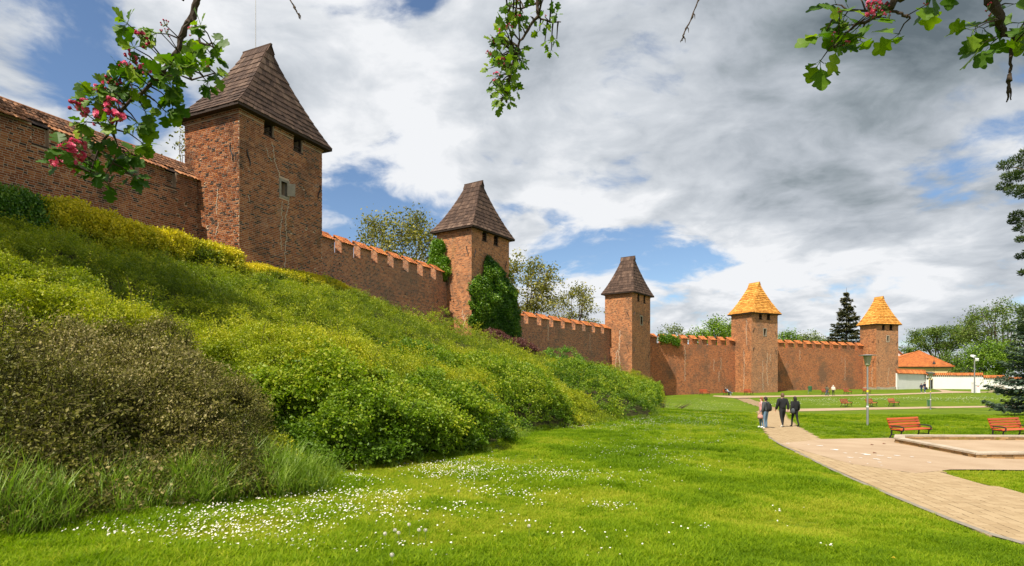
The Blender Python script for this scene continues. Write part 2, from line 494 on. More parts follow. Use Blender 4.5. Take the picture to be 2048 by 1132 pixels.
def hawthorn_mats():
    m, t = new_mat('hawthorn_leaf')
    oi = t.n('ShaderNodeObjectInfo')
    tc = t.n('ShaderNodeTexCoord')
    nz = t.noise(tc.outputs['Object'], 40, 3)
    v = t.math('ADD', t.math('MULTIPLY', oi.outputs['Random'], 0.8), t.math('MULTIPLY', nz, 0.3))
    c = t.ramp(v, [(0.1, (0.030, 0.082, 0.004)), (0.5, (0.080, 0.155, 0.006)), (0.9, (0.165, 0.245, 0.010)), (1.0, (0.26, 0.32, 0.02))])
    b = pbsdf(t, c, 0.5, 0.22)
    tr = t.n('ShaderNodeBsdfTranslucent')
    t.set(tr.inputs[0], t.mix(1.0, c, (1.5, 1.7, 0.45), 'MULTIPLY'))
    mx = t.n('ShaderNodeMixShader')
    mx.inputs[0].default_value = 0.36
    t.set(mx.inputs[1], b.outputs[0])
    t.set(mx.inputs[2], tr.outputs[0])
    finish(t, mx)
    m, t = new_mat('hawthorn_petal')
    g = t.n('ShaderNodeNewGeometry')
    at = t.n('ShaderNodeAttribute', attribute_name='tint').outputs['Fac']
    c = t.ramp(at, [(0.0, (0.34, 0.012, 0.045)), (0.45, (0.62, 0.040, 0.13)), (0.8, (0.76, 0.16, 0.28)), (1.0, (0.84, 0.45, 0.55))])
    b = pbsdf(t, c, 0.5, 0.3)
    tr = t.n('ShaderNodeBsdfTranslucent')
    t.set(tr.inputs[0], c)
    mx = t.n('ShaderNodeMixShader')
    mx.inputs[0].default_value = 0.3
    t.set(mx.inputs[1], b.outputs[0])
    t.set(mx.inputs[2], tr.outputs[0])
    finish(t, mx)
    plain('daisy_petal', (0.82, 0.80, 0.78), 0.6, 0.06)
    plain('daisy_eye', (0.72, 0.50, 0.03), 0.7, 0.1)
    plain('seed_fluff', (0.62, 0.58, 0.50), 0.9, 0.1)
    plain('flower_stalk', (0.12, 0.17, 0.04), 0.6, 0.1)


hawthorn_mats()
for nm, c in (('skin', (0.55, 0.32, 0.22)), ('hair_dark', (0.016, 0.012, 0.011)), ('hair_brown', (0.12, 0.065, 0.035)), ('hair_auburn', (0.24, 0.075, 0.03)),
              ('hair_white', (0.62, 0.60, 0.56)), ('cloth_black', (0.016, 0.016, 0.018)), ('cloth_charcoal', (0.055, 0.06, 0.065)), ('cloth_denim', (0.13, 0.21, 0.30)),
              ('cloth_blue', (0.035, 0.075, 0.16)), ('cloth_pink', (0.62, 0.30, 0.30)), ('cloth_cream', (0.66, 0.58, 0.48)), ('cloth_navy', (0.018, 0.022, 0.045)),
              ('cloth_lightblue', (0.30, 0.42, 0.55)), ('cloth_olive', (0.10, 0.095, 0.06)), ('shoe_white', (0.75, 0.74, 0.73)), ('cloth_teal', (0.03, 0.075, 0.085)),
              ('cloth_rose', (0.50, 0.26, 0.22))):
    plain(nm, c, 0.8 if 'cloth' in nm else 0.55, 0.25, 14)

# ------------------------------------------------------------------ objects
def props(o, label=None, cat=None, group=None, kind=None):
    if label:
        o['label'] = label
    if cat:
        o['category'] = cat
    if group:
        o['group'] = group
    if kind:
        o['kind'] = kind
    return o


def empty(name, loc, rz=0.0, label=None, cat=None, group=None):
    o = bpy.data.objects.new(name, None)
    o.empty_display_size = 0.2
    o.location = loc
    o.rotation_euler = (0, 0, rz)
    col.objects.link(o)
    return props(o, label, cat, group)


class MB:
    """collects faces of one mesh"""
    def __init__(self):
        self.v, self.f, self.m, self.uv, self.t = [], [], [], [], []
        self.n = 0

    def add(self, verts, faces, mat=0, uvs=None, tint=0.5):
        n = len(self.v)
        self.v.extend([tuple(p) for p in verts])
        for i, f in enumerate(faces):
            self.f.append(tuple(n + k for k in f))
            self.m.append(mat)
            self.t.append(tint)
            if uvs is not None:
                self.uv.append(uvs[i])
            else:
                self.uv.append([(0, 0)] * len(f))

    def quad(self, a, b, c, d, mat=0, uv=None, tint=0.5):
        self.add([a, b, c, d], [(0, 1, 2, 3)], mat, [uv] if uv else None, tint)

    def box(self, x0, x1, y0, y1, z0, z1, mat=0, M=None, tint=0.5, skip=()):
        p = [(x0, y0, z0), (x1, y0, z0), (x1, y1, z0), (x0, y1, z0), (x0, y0, z1), (x1, y0, z1), (x1, y1, z1), (x0, y1, z1)]
        fs = {'d': (3, 2, 1, 0), 'u': (4, 5, 6, 7), 'f': (0, 1, 5, 4), 'r': (1, 2, 6, 5), 'b': (2, 3, 7, 6), 'l': (3, 0, 4, 7)}
        faces, uvs = [], []
        for k, f in fs.items():
            if k in skip:
                continue
            faces.append(f)
            if k in 'fb':
                uvs.append([(p[i][0], p[i][2]) for i in f])
            elif k in 'lr':
                uvs.append([(p[i][1], p[i][2]) for i in f])
            else:
                uvs.append([(p[i][0], p[i][1]) for i in f])
        if M is not None:
            p = [tuple(M @ Vector(q)) for q in p]
        self.add(p, faces, mat, uvs, tint)

    def tube(self, pts, rads, seg=6, mat=0, cap=True, tint=0.5):
        pts = [Vector(p) for p in pts]
        if not hasattr(rads, '__len__'):
            rads = [rads] * len(pts)
        vs, fs = [], []
        ref = Vector((0.31, 0.17, 0.93))
        for i, p in enumerate(pts):
            d = (pts[min(i + 1, len(pts) - 1)] - pts[max(i - 1, 0)])
            d = d.normalized() if d.length > 1e-9 else Vector((0, 0, 1))
            u = d.cross(ref)
            if u.length < 1e-3:
                u = d.cross(Vector((1, 0, 0)))
            u.normalize()
            w = d.cross(u)
            for k in range(seg):
                a = 2 * math.pi * k / seg
                vs.append(p + (u * math.cos(a) + w * math.sin(a)) * rads[i])
        for i in range(len(pts) - 1):
            for k in range(seg):
                k2 = (k + 1) % seg
                fs.append((i * seg + k, i * seg + k2, (i + 1) * seg + k2, (i + 1) * seg + k))
        if cap:
            fs.append(tuple(range(seg - 1, -1, -1)))
            fs.append(tuple((len(pts) - 1) * seg + k for k in range(seg)))
        self.add(vs, fs, mat, None, tint)

    def lathe(self, prof, seg=12, mat=0, off=(0, 0, 0), axis=None):
        vs, fs = [], []
        for r, z in prof:
            for k in range(seg):
                a = 2 * math.pi * k / seg
                vs.append((off[0] + r * math.cos(a), off[1] + r * math.sin(a), off[2] + z))
        for i in range(len(prof) - 1):
            for k in range(seg):
                k2 = (k + 1) % seg
                fs.append((i * seg + k, i * seg + k2, (i + 1) * seg + k2, (i + 1) * seg + k))
        fs.append(tuple(range(seg - 1, -1, -1)))
        fs.append(tuple((len(prof) - 1) * seg + k for k in range(seg)))
        self.add(vs, fs, mat)

    def mesh(self, name, mats, smooth=False):
        me = bpy.data.meshes.new(name)
        me.from_pydata(self.v, [], self.f)
        for m in mats:
            me.materials.append(MATS[m])
        me.polygons.foreach_set('material_index', self.m)
        uvl = me.uv_layers.new(name='UVMap')
        flat = [c for f in self.uv for p in f for c in p]
        uvl.data.foreach_set('uv', flat)
        a = me.attributes.new('tint', 'FLOAT', 'FACE')
        a.data.foreach_set('value', self.t)
        if smooth:
            me.polygons.foreach_set('use_smooth', [True] * len(self.f))
        me.update()
        return me

    def build(self, name, mats, parent=None, smooth=False, kind=None, loc=None):
        if isinstance(mats, str):
            mats = [mats]
        o = bpy.data.objects.new(name, self.mesh(name, mats, smooth))
        col.objects.link(o)
        if parent is not None:
            o.parent = parent
        if loc is not None:
            o.location = loc
        if kind:
            o['kind'] = kind
        return o


def link_copy(src, parent, loc=None, mw=None):
    c = src.copy()
    col.objects.link(c)
    c.parent = parent
    if mw is not None:
        c.matrix_local = mw
    elif loc is not None:
        c.location = loc
    return c


def copy_tree(o, parent=None):
    c = o.copy()
    col.objects.link(c)
    c.parent = parent
    for ch in CHILDREN.get(o.name, []):
        copy_tree_child(ch, c)
    return c


def copy_tree_child(ch, parent):
    d = ch.copy()
    col.objects.link(d)
    d.parent = parent
    for g in CHILDREN.get(ch.name, []):
        copy_tree_child(g, d)


CHILDREN = {}


def note_children(root):
    def walk(o):
        CHILDREN[o.name] = list(o.children)
        for c in o.children:
            walk(c)
    walk(root)


# ------------------------------------------------------------------ leaves: arrays of small faces
class Leaves:
    def __init__(self):
        self.P, self.Q, self.V = [], [], []
        self.n = 0

    def add(self, verts, nv, vals):
        """verts (N, nv, 3): N polygons of nv corners with a value each"""
        N = len(verts)
        if N == 0:
            return
        self.P.append(verts.reshape(-1, 3))
        self.Q.append((np.arange(N * nv).reshape(N, nv) + self.n))
        self.V.append(vals)
        self.n += N * nv

    def mesh(self, name, mat):
        me = bpy.data.meshes.new(name)
        P = np.concatenate(self.P)
        me.vertices.add(len(P))
        me.vertices.foreach_set('co', P.astype(np.float32).ravel())
        loops = np.concatenate([q.ravel() for q in self.Q])
        sizes = np.concatenate([np.full(len(q), q.shape[1]) for q in self.Q])
        me.loops.add(len(loops))
        me.loops.foreach_set('vertex_index', loops.astype(np.int32))
        me.polygons.add(len(sizes))
        st = np.concatenate([[0], np.cumsum(sizes)[:-1]])
        me.polygons.foreach_set('loop_start', st.astype(np.int32))
        try:
            me.polygons.foreach_set('loop_total', sizes.astype(np.int32))
        except Exception:
            pass
        a = me.attributes.new('leafv', 'FLOAT', 'FACE')
        a.data.foreach_set('value', np.concatenate(self.V).astype(np.float32))
        me.materials.append(MATS[mat])
        me.update(calc_edges=True)
        me.validate()
        return me

    def build(self, name, mat, parent=None, kind=None):
        o = bpy.data.objects.new(name, self.mesh(name, mat))
        col.objects.link(o)
        if parent is not None:
            o.parent = parent
        if kind:
            o['kind'] = kind
        return o


def unit(v):
    return v / np.maximum(np.linalg.norm(v, axis=-1, keepdims=True), 1e-9)


def leaf_quads(c, size, up=0.35, aspect=0.55, r=rng, normal=None, flat=1.0):
    """diamond shaped leaves at centres c (N,3); normals biased upward"""
    N = len(c)
    nrm = unit(r.normal(size=(N, 3)) * flat + np.array([0, 0, up]) + (normal if normal is not None else 0))
    a = unit(np.cross(nrm, r.normal(size=(N, 3))))
    b = np.cross(nrm, a)
    s = (size * r.uniform(0.65, 1.3, N))[:, None]
    tip = c + a * s * 0.5
    bas = c - a * s * 0.5
    l = c + b * s * 0.5 * aspect + nrm * s * 0.06
    rr = c - b * s * 0.5 * aspect + nrm * s * 0.06
    return np.stack([bas, rr, tip, l], axis=1)


def gn_scatter(name, protos, pts, rots, scl, pick, tint, mats, parent=None):
    """one object: loose points plus small prototype meshes; geometry nodes put prototype pick[i] on point i.
    protos: list of (verts, faces, material index per face, leafv per face)"""
    N = len(pts)
    pick = len(protos) - 1 - np.asarray(pick)        # joined instances come out in reverse order
    V = [np.asarray(pts, float)]
    pid = [np.full(N, -1)]
    faces, mi, lv = [], [], []
    n = N
    for k, (v, f, m, l) in enumerate(protos):
        V.append(np.asarray(v, float))
        pid.append(np.full(len(v), k))
        faces += [tuple(i + n for i in q) for q in f]
        mi += list(m)
        lv += list(l)
        n += len(v)
    V = np.concatenate(V)
    me = bpy.data.meshes.new(name)
    me.from_pydata([tuple(p) for p in V], [], faces)
    for m in mats:
        me.materials.append(MATS[m])
    me.polygons.foreach_set('material_index', mi)
    ext = len(V) - N

    def attr(nm, typ, arr, key='value', dom='POINT'):
        a = me.attributes.new(nm, typ, dom)
        a.data.foreach_set(key, arr)
    attr('pid', 'INT', np.concatenate(pid).astype(np.int32))
    attr('pick', 'INT', np.concatenate([pick, np.zeros(ext)]).astype(np.int32))
    attr('scl', 'FLOAT', np.concatenate([scl, np.ones(ext)]).astype(np.float32))
    attr('tint', 'FLOAT', np.concatenate([tint, np.zeros(ext)]).astype(np.float32))
    attr('rot', 'FLOAT_VECTOR', np.concatenate([rots, np.zeros((ext, 3))]).astype(np.float32).ravel(), 'vector')
    attr('leafv', 'FLOAT', np.array(lv, dtype=np.float32), dom='FACE')
    me.update()
    o = bpy.data.objects.new(name, me)
    col.objects.link(o)
    if parent is not None:
        o.parent = parent
    md = o.modifiers.new('scatter', 'NODES')
    md.node_group = scatter_group(len(protos))
    return o


_SG = {}


def scatter_group(K):
    if K in _SG:
        return _SG[K]
    g = bpy.data.node_groups.new('scatter_%d' % K, 'GeometryNodeTree')
    g.interface.new_socket('Geometry', in_out='INPUT', socket_type='NodeSocketGeometry')
    g.interface.new_socket('Geometry', in_out='OUTPUT', socket_type='NodeSocketGeometry')
    L = g.links.new
    gi = g.nodes.new('NodeGroupInput')
    go = g.nodes.new('NodeGroupOutput')

    def named(nm, typ):
        a = g.nodes.new('GeometryNodeInputNamedAttribute')
        a.data_type = typ
        a.inputs['Name'].default_value = nm
        return a.outputs[0]

    def sep(k):
        s = g.nodes.new('GeometryNodeSeparateGeometry')
        s.domain = 'POINT'
        c = g.nodes.new('FunctionNodeCompare')
        c.data_type = 'INT'
        c.operation = 'EQUAL'
        ia = [i for i in c.inputs if i.type == 'INT']
        L(named('pid', 'INT'), ia[0])
        ia[1].default_value = k
        L(gi.outputs[0], s.inputs[0])
        L(c.outputs[0], s.inputs['Selection'])
        return s.outputs[0]
    j = g.nodes.new('GeometryNodeJoinGeometry')
    for k in range(K):
        ti = g.nodes.new('GeometryNodeGeometryToInstance')
        L(sep(k), ti.inputs[0])
        L(ti.outputs[0], j.inputs[0])
    ip = g.nodes.new('GeometryNodeInstanceOnPoints')
    L(sep(-1), ip.inputs['Points'])
    L(j.outputs[0], ip.inputs['Instance'])
    ip.inputs['Pick Instance'].default_value = True
    L(named('pick', 'INT'), ip.inputs['Instance Index'])
    L(named('rot', 'FLOAT_VECTOR'), ip.inputs['Rotation'])
    L(named('scl', 'FLOAT'), ip.inputs['Scale'])
    L(ip.outputs[0], go.inputs[0])
    _SG[K] = g
    return g


def proto_from_quads(q, vals, mat=0):
    """(N,k,3) polygons -> prototype"""
    N, k, _ = q.shape
    return (q.reshape(-1, 3), [tuple(range(i * k, i * k + k)) for i in range(N)], [mat] * N, list(vals))


def join_protos(ps):
    V, Fc, M, L_ = [], [], [], []
    n = 0
    for v, f, m, l in ps:
        V.append(np.asarray(v, float))
        Fc += [tuple(i + n for i in q) for q in f]
        M += list(m)
        L_ += list(l)
        n += len(v)
    return (np.concatenate(V), Fc, M, L_)


def sprig(nleaf=26, leaf=0.20, seed=0, droop=0.0, stems=4, length=1.0, mat=0, stem_mat=None, aspect=0.55):
    """a leafy twig bundle about one unit across, growing along +Z"""
    r = np.random.default_rng(seed)
    ps, vals = [], []
    stemgeo = []
    for s in range(stems):
        a = 2 * math.pi * (s + r.uniform(-.3, .3)) / stems
        out = np.array([math.cos(a), math.sin(a), 0]) * r.uniform(0.35, 0.6) * length
        n = nleaf // stems
        tt = np.linspace(0.15, 1.0, n) + r.uniform(-.05, .05, n)
        p = out[None] * tt[:, None] + np.array([0, 0, 1]) * (0.62 * length * (tt - droop * tt ** 2))[:, None]
        side = unit(np.cross(out, [0, 0, 1]))
        p = p + side[None] * (np.where(np.arange(n) % 2, 1, -1) * 0.09 * length)[:, None] + r.normal(size=(n, 3)) * 0.03
        ps.append(p)
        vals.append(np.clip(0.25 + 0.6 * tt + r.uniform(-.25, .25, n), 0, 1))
        if stem_mat is not None:
            q = np.stack([np.zeros(3), out * .5 + np.array([0, 0, .31 * length]), out + np.array([0, 0, (0.62 - .62 * droop) * length]) * 1.0])
            w = side * 0.012
            quad = np.stack([np.stack([q[i] - w, q[i] + w, q[i + 1] + w * .6, q[i + 1] - w * .6]) for i in range(2)])
            stemgeo.append(proto_from_quads(quad, [0.3, 0.3], stem_mat))
    c = np.concatenate(ps)
    q = leaf_quads(c, leaf, 0.35, aspect, r)
    return join_protos([proto_from_quads(q, np.concatenate(vals), mat)] + stemgeo)

# ------------------------------------------------------------------ the lie of the land
def ss(x, a, b):
    t = np.clip((np.asarray(x, float) - a) / (b - a), 0, 1)
    return t * t * (3 - 2 * t)


def z_base(x, y):
    x = np.asarray(x, float)
    y = np.asarray(y, float)
    z = -2.85 - 0.15 * ss(x, 8, 20) + 0.55 * ss(y, 88, 118) * ss(x, 24, 44)
    z = z - 0.75 * np.exp(-((y - 64) / 15.0) ** 2) * ss(x, 12, 30)
    return z


def decay(y):
    return 1.7 * np.exp(-np.maximum(np.asarray(y, float), -6) / 22.0)


TOWERS = [  # near corner, yaw, width, depth, where the curtain wall joins, eave z, ridge z
    dict(C=(-15.40, 32.72), th=24.25, W=6.6, D=4.5, yl=3.40, ze=15.37, zr=20.76),
    dict(C=(-3.96, 56.78), th=33.5, W=6.6, D=4.5, yl=3.17, ze=14.85, zr=20.38),
    dict(C=(17.86, 86.30), th=37.0, W=6.6, D=4.5, yl=3.64, ze=12.83, zr=18.76),
    dict(C=(42.29, 102.47), th=64.5, W=6.6, D=4.6, yl=3.72, ze=11.54, zr=17.27),
    dict(C=(74.35, 118.39), th=74.75, W=5.7, D=3.95, yl=3.19, ze=10.99, zr=16.80),
]
for T in TOWERS:
    th = math.radians(T['th'])
    T['a'] = np.array([math.sin(th), math.cos(th)])
    T['v'] = np.array([-math.cos(th), math.sin(th)])
    T['C'] = np.array(T['C'])
    T['R'] = T['C'] + T['a'] * T['W']

# upper edge of the bank (runs along the tower fronts) and its height
TOP = [(tuple(TOWERS[0]['C'] - TOWERS[0]['a'] * 48), 6.5), (tuple(TOWERS[0]['C'] - TOWERS[0]['a'] * 14), 6.3), (tuple(TOWERS[0]['C']), 6.0),
       (tuple(TOWERS[0]['R']), 6.2), (tuple(TOWERS[1]['C'] - TOWERS[1]['a'] * 7), 4.5), (tuple(TOWERS[1]['C']), 3.0), (tuple(TOWERS[1]['R']), 2.3), (tuple(TOWERS[2]['C'] - TOWERS[2]['a'] * 14), 1.5),
       (tuple(TOWERS[2]['C']), -0.15), (tuple(TOWERS[2]['R']), -1.7), ((27.5, 95.0), -2.6), ((34.0, 98.5), -2.65)]
TOPXY = np.array([p for p, _ in TOP])
TOPZ = np.array([z for _, z in TOP])


def solve_foot(px, py):
    lo, hi = 1.0, 400.0
    for _ in range(60):
        m = 0.5 * (lo + hi)
        x = (px - HX) / F * m
        g = float(z_base(x, m) + decay(m))
        ray = (HY - py) / F * m
        if ray > g:
            lo = m
        else:
            hi = m
    return ((px - HX) / F * lo, lo)


FOOT = [(-34, -40), (-16, -10), (-9.5, 1.5)] + [solve_foot(*p) for p in ((-60, 1092), (200, 1046), (350, 1015), (500, 1000), (640, 985), (680, 945), (800, 937), (930, 915), (1015, 895),
                                                      (1052, 868), (1125, 855), (1310, 833), (1324, 800), (1326, 789))]
FOOT = np.array(FOOT)


def poly_dist(P, poly):
    """distance to a polyline, position along it (segment + fraction) and the side (+ = left of its direction)"""
    P = np.atleast_2d(P)
    best = np.full(len(P), 1e9)
    par = np.zeros(len(P))
    side = np.ones(len(P))
    for i in range(len(poly) - 1):
        a, b = poly[i], poly[i + 1]
        d = b - a
        L2 = d @ d
        t = np.clip(((P - a) @ d) / L2, 0, 1)
        q = P - (a + t[:, None] * d)
        dist = np.hypot(q[:, 0], q[:, 1])
        cr = d[0] * (P[:, 1] - a[1]) - d[1] * (P[:, 0] - a[0])
        m = dist < best - 1e-9
        best[m] = dist[m]
        par[m] = i + t[m]
        side[m] = np.sign(cr[m])
    return best, par, side


def terrain(x, y):
    """height of bare ground, and t: 0 on the lawn .. 1 at the top of the bank"""
    x = np.asarray(x, float)
    y = np.asarray(y, float)
    P = np.stack([x.ravel(), y.ravel()], 1)
    df, pf, sf = poly_dist(P, FOOT)
    dw, pw, sw = poly_dist(P, TOPXY)
    df_in = np.where(sf > 0, df, 0)
    d_out = np.where(sf > 0, 0, df)
    past = (P[:, 1] > 92) & (P[:, 0] > 22)
    zl = z_base(P[:, 0], P[:, 1]) + decay(P[:, 1]) * np.exp(-d_out / 16.0)
    zt = np.interp(pw, np.arange(len(TOPZ)), TOPZ)
    above = sw > 0                      # behind the tower fronts
    t = np.where(above, 1.0, df_in / (df_in + dw + 1e-6))
    t = np.where(sf <= 0, np.where(above, t, 0.0), t)
    t = np.where(past, 0.0, t)
    prof = t ** 1.06
    z = zl * (1 - prof) + zt * prof
    z = z + np.where(above & (t > 0), np.minimum(dw, 4.0) * 0.16, 0)
    # land behind the walls on the right stays low
    return z.reshape(x.shape), t.reshape(x.shape)


def tz(x, y):
    return float(terrain(np.array([x]), np.array([y]))[0][0])


def ground(px, py):
    """where the sight line through a picture point meets the ground"""
    ys = np.concatenate([np.arange(2.0, 30, 0.05), np.arange(30, 140, 0.15), np.arange(140, 400, 1.0)])
    xs = (px - HX) / F * ys
    zr = (HY - py) / F * ys
    zg, _ = terrain(xs, ys)
    below = np.nonzero(zr <= zg)[0]
    i = below[0] if len(below) else len(ys) - 1
    return Vector((xs[i], ys[i], zg[i]))


def at(px, py, Y):
    return Vector(((px - HX) / F * Y, Y, (HY - py) / F * Y))


def in_poly(P, poly):
    P = np.atleast_2d(P)
    x, y = P[:, 0], P[:, 1]
    c = np.zeros(len(P), bool)
    n = len(poly)
    for i in range(n):
        x0, y0 = poly[i]
        x1, y1 = poly[(i + 1) % n]
        if y0 == y1:
            continue
        hit = ((y0 > y) != (y1 > y)) & (x < (x1 - x0) * (y - y0) / (y1 - y0) + x0)
        c ^= hit
    return c


def make_ground():
    ys = np.concatenate([np.arange(-40, 0, 4), np.arange(0, 30, .5), np.arange(30, 130, 1.0), np.arange(130, 260, 8), [300, 400, 600, 1000, 2200]])
    xs = np.concatenate([[-2000, -900, -400, -200, -120], np.arange(-80, -30, 4), np.arange(-30, 30, .6), np.arange(30, 130, 2), [140, 160, 200, 300, 600, 1200, 2600]])
    X, Y = np.meshgrid(xs, ys)
    Z, Tt = terrain(X, Y)
    Z = np.where(Y > 150, Z - 0.0, Z)
    V = np.stack([X.ravel(), Y.ravel(), Z.ravel()], 1)
    nx = len(xs)
    lawn, bank = [], []
    for j in range(len(ys) - 1):
        for i in range(nx - 1):
            f = (j * nx + i, j * nx + i + 1, (j + 1) * nx + i + 1, (j + 1) * nx + i)
            tt = max(Tt.ravel()[k] for k in f)
            (bank if tt > 0.0 else lawn).append(f)
    for nm, fs, m in (('lawn', lawn, 'lawn_turf'), ('embankment', bank, 'bank_soil')):
        used = sorted({k for f in fs for k in f})
        idx = {k: n for n, k in enumerate(used)}
        me = bpy.data.meshes.new(nm)
        me.from_pydata([tuple(V[k]) for k in used], [], [tuple(idx[k] for k in f) for f in fs])
        me.materials.append(MATS[m])
        me.polygons.foreach_set('use_smooth', [True] * len(fs))
        me.update()
        o = bpy.data.objects.new(nm, me)
        col.objects.link(o)
        props(o, kind='structure', label='sunlit green lawn with daisies below the town wall' if nm == 'lawn' else 'grown over earth bank sloping up to the foot of the town wall')


make_ground()

# ------------------------------------------------------------------ paths
def densify(pl, step):
    out = []
    for i in range(len(pl)):
        a, b = np.array(pl[i]), np.array(pl[(i + 1) % len(pl)])
        n = max(1, int(np.hypot(*(b - a)) / step))
        for k in range(n):
            out.append(tuple(a + (b - a) * k / n))
    return out


def sheet(name, poly, mat, lift, label, step=0.8, parent=None):
    """a thin sheet lying on the ground inside a world polygon"""
    import bmesh
    bm = bmesh.new()
    vs = [bm.verts.new((p[0], p[1], 0)) for p in densify(poly, step)]
    bm.faces.new(vs)
    lo = np.min(np.array(poly), 0)
    hi = np.max(np.array(poly), 0)
    bmesh.ops.triangulate(bm, faces=bm.faces[:])
    for ax, no in ((0, (1, 0, 0)), (1, (0, 1, 0))):
        c = lo[ax] + step
        while c < hi[ax]:
            co = (c, 0, 0) if ax == 0 else (0, c, 0)
            bmesh.ops.bisect_plane(bm, geom=bm.verts[:] + bm.edges[:] + bm.faces[:], plane_co=co, plane_no=no)
            c += step if c < 60 else 3.0
    P = np.array([v.co[:2] for v in bm.verts])
    Z, _ = terrain(P[:, 0], P[:, 1])
    for v, z in zip(bm.verts, Z):
        v.co.z = z + lift
    me = bpy.data.meshes.new(name)
    bmesh.ops.recalc_face_normals(bm, faces=bm.faces[:])
    for f in bm.faces:
        if f.normal.z < 0:
            f.normal_flip()
    bm.to_mesh(me)
    bm.free()
    me.materials.append(MATS[mat])
    o = bpy.data.objects.new(name, me)
    col.objects.link(o)
    return props(o, label=label, kind='structure')


def gpoly(pxs):
    return [tuple(ground(*p)[:2]) for p in pxs]


MAIN_PX = [(1466, 796), (1490, 805), (1521, 815), (1514, 824), (1519, 840), (1525, 855), (1538, 876), (1560, 890), (1600, 909), (1650, 935), (1700, 959), (1800, 1002),
           (1900, 1043), (1980, 1074), (2048, 1094), (2200, 1150), (2200, 1020), (2048, 991), (1960, 969), (1911, 956), (1878, 944), (1830, 928), (1760, 912), (1700, 900), (1642, 880),
           (1612, 863), (1594, 853), (1576, 838), (1566, 826), (1552, 816), (1524, 807), (1494, 796)]
PLAZA_PX = [(1560, 889), (1642, 880), (1790, 877), (1900, 876), (2048, 878), (2200, 880), (2200, 944), (2048, 943), (1960, 942), (1900, 942), (1878, 945), (1830, 950), (1700, 930)]
BRANCH_PX = [(1560, 824), (1600, 823), (1735, 820), (1860, 817), (2048, 814), (2150, 812), (2150, 809), (2048, 811), (1860, 814), (1700, 816), (1600, 818), (1560, 819)]
TOPPATH_PX = [(1425, 793), (1466, 796.5), (1494, 796), (1560, 794.3), (1700, 792.3), (1780, 790.4), (1850, 788), (1899, 786.3), (1951, 785.3), (2048, 784.6), (2048, 783.2), (1951, 783.8), (1905, 782.5), (1884, 779.6), (1872, 778.6),
              (1866, 778.6), (1879, 781.2), (1884, 783.8), (1850, 785.6), (1780, 788), (1700, 789.8), (1560, 791.6), (1470, 792), (1428, 791.4)]
MAIN = gpoly(MAIN_PX)
PLAZA = gpoly(PLAZA_PX)
BRANCH = gpoly(BRANCH_PX)
TOPPATH = gpoly(TOPPATH_PX)
path = sheet('path', MAIN, 'path_joint', 0.028, 'beige paved footpath curving from the lower right towards the wall', 0.6)
sheet('sand_plaza', PLAZA, 'sand_gravel', 0.040, 'pale sandy plaza around the low stone sandbox', 0.8)
sheet('side_path', BRANCH, 'sand_gravel', 0.032, 'narrow beige path branching right behind the lamp posts', 1.2)
sheet('wall_path', TOPPATH, 'sand_gravel', 0.036, 'narrow beige path along the foot of the far wall', 1.5)
HARD = [MAIN, PLAZA, BRANCH, TOPPATH]


def on_hard(P):
    m = np.zeros(len(P), bool)
    for pl in HARD:
        m |= in_poly(P, pl)
    return m


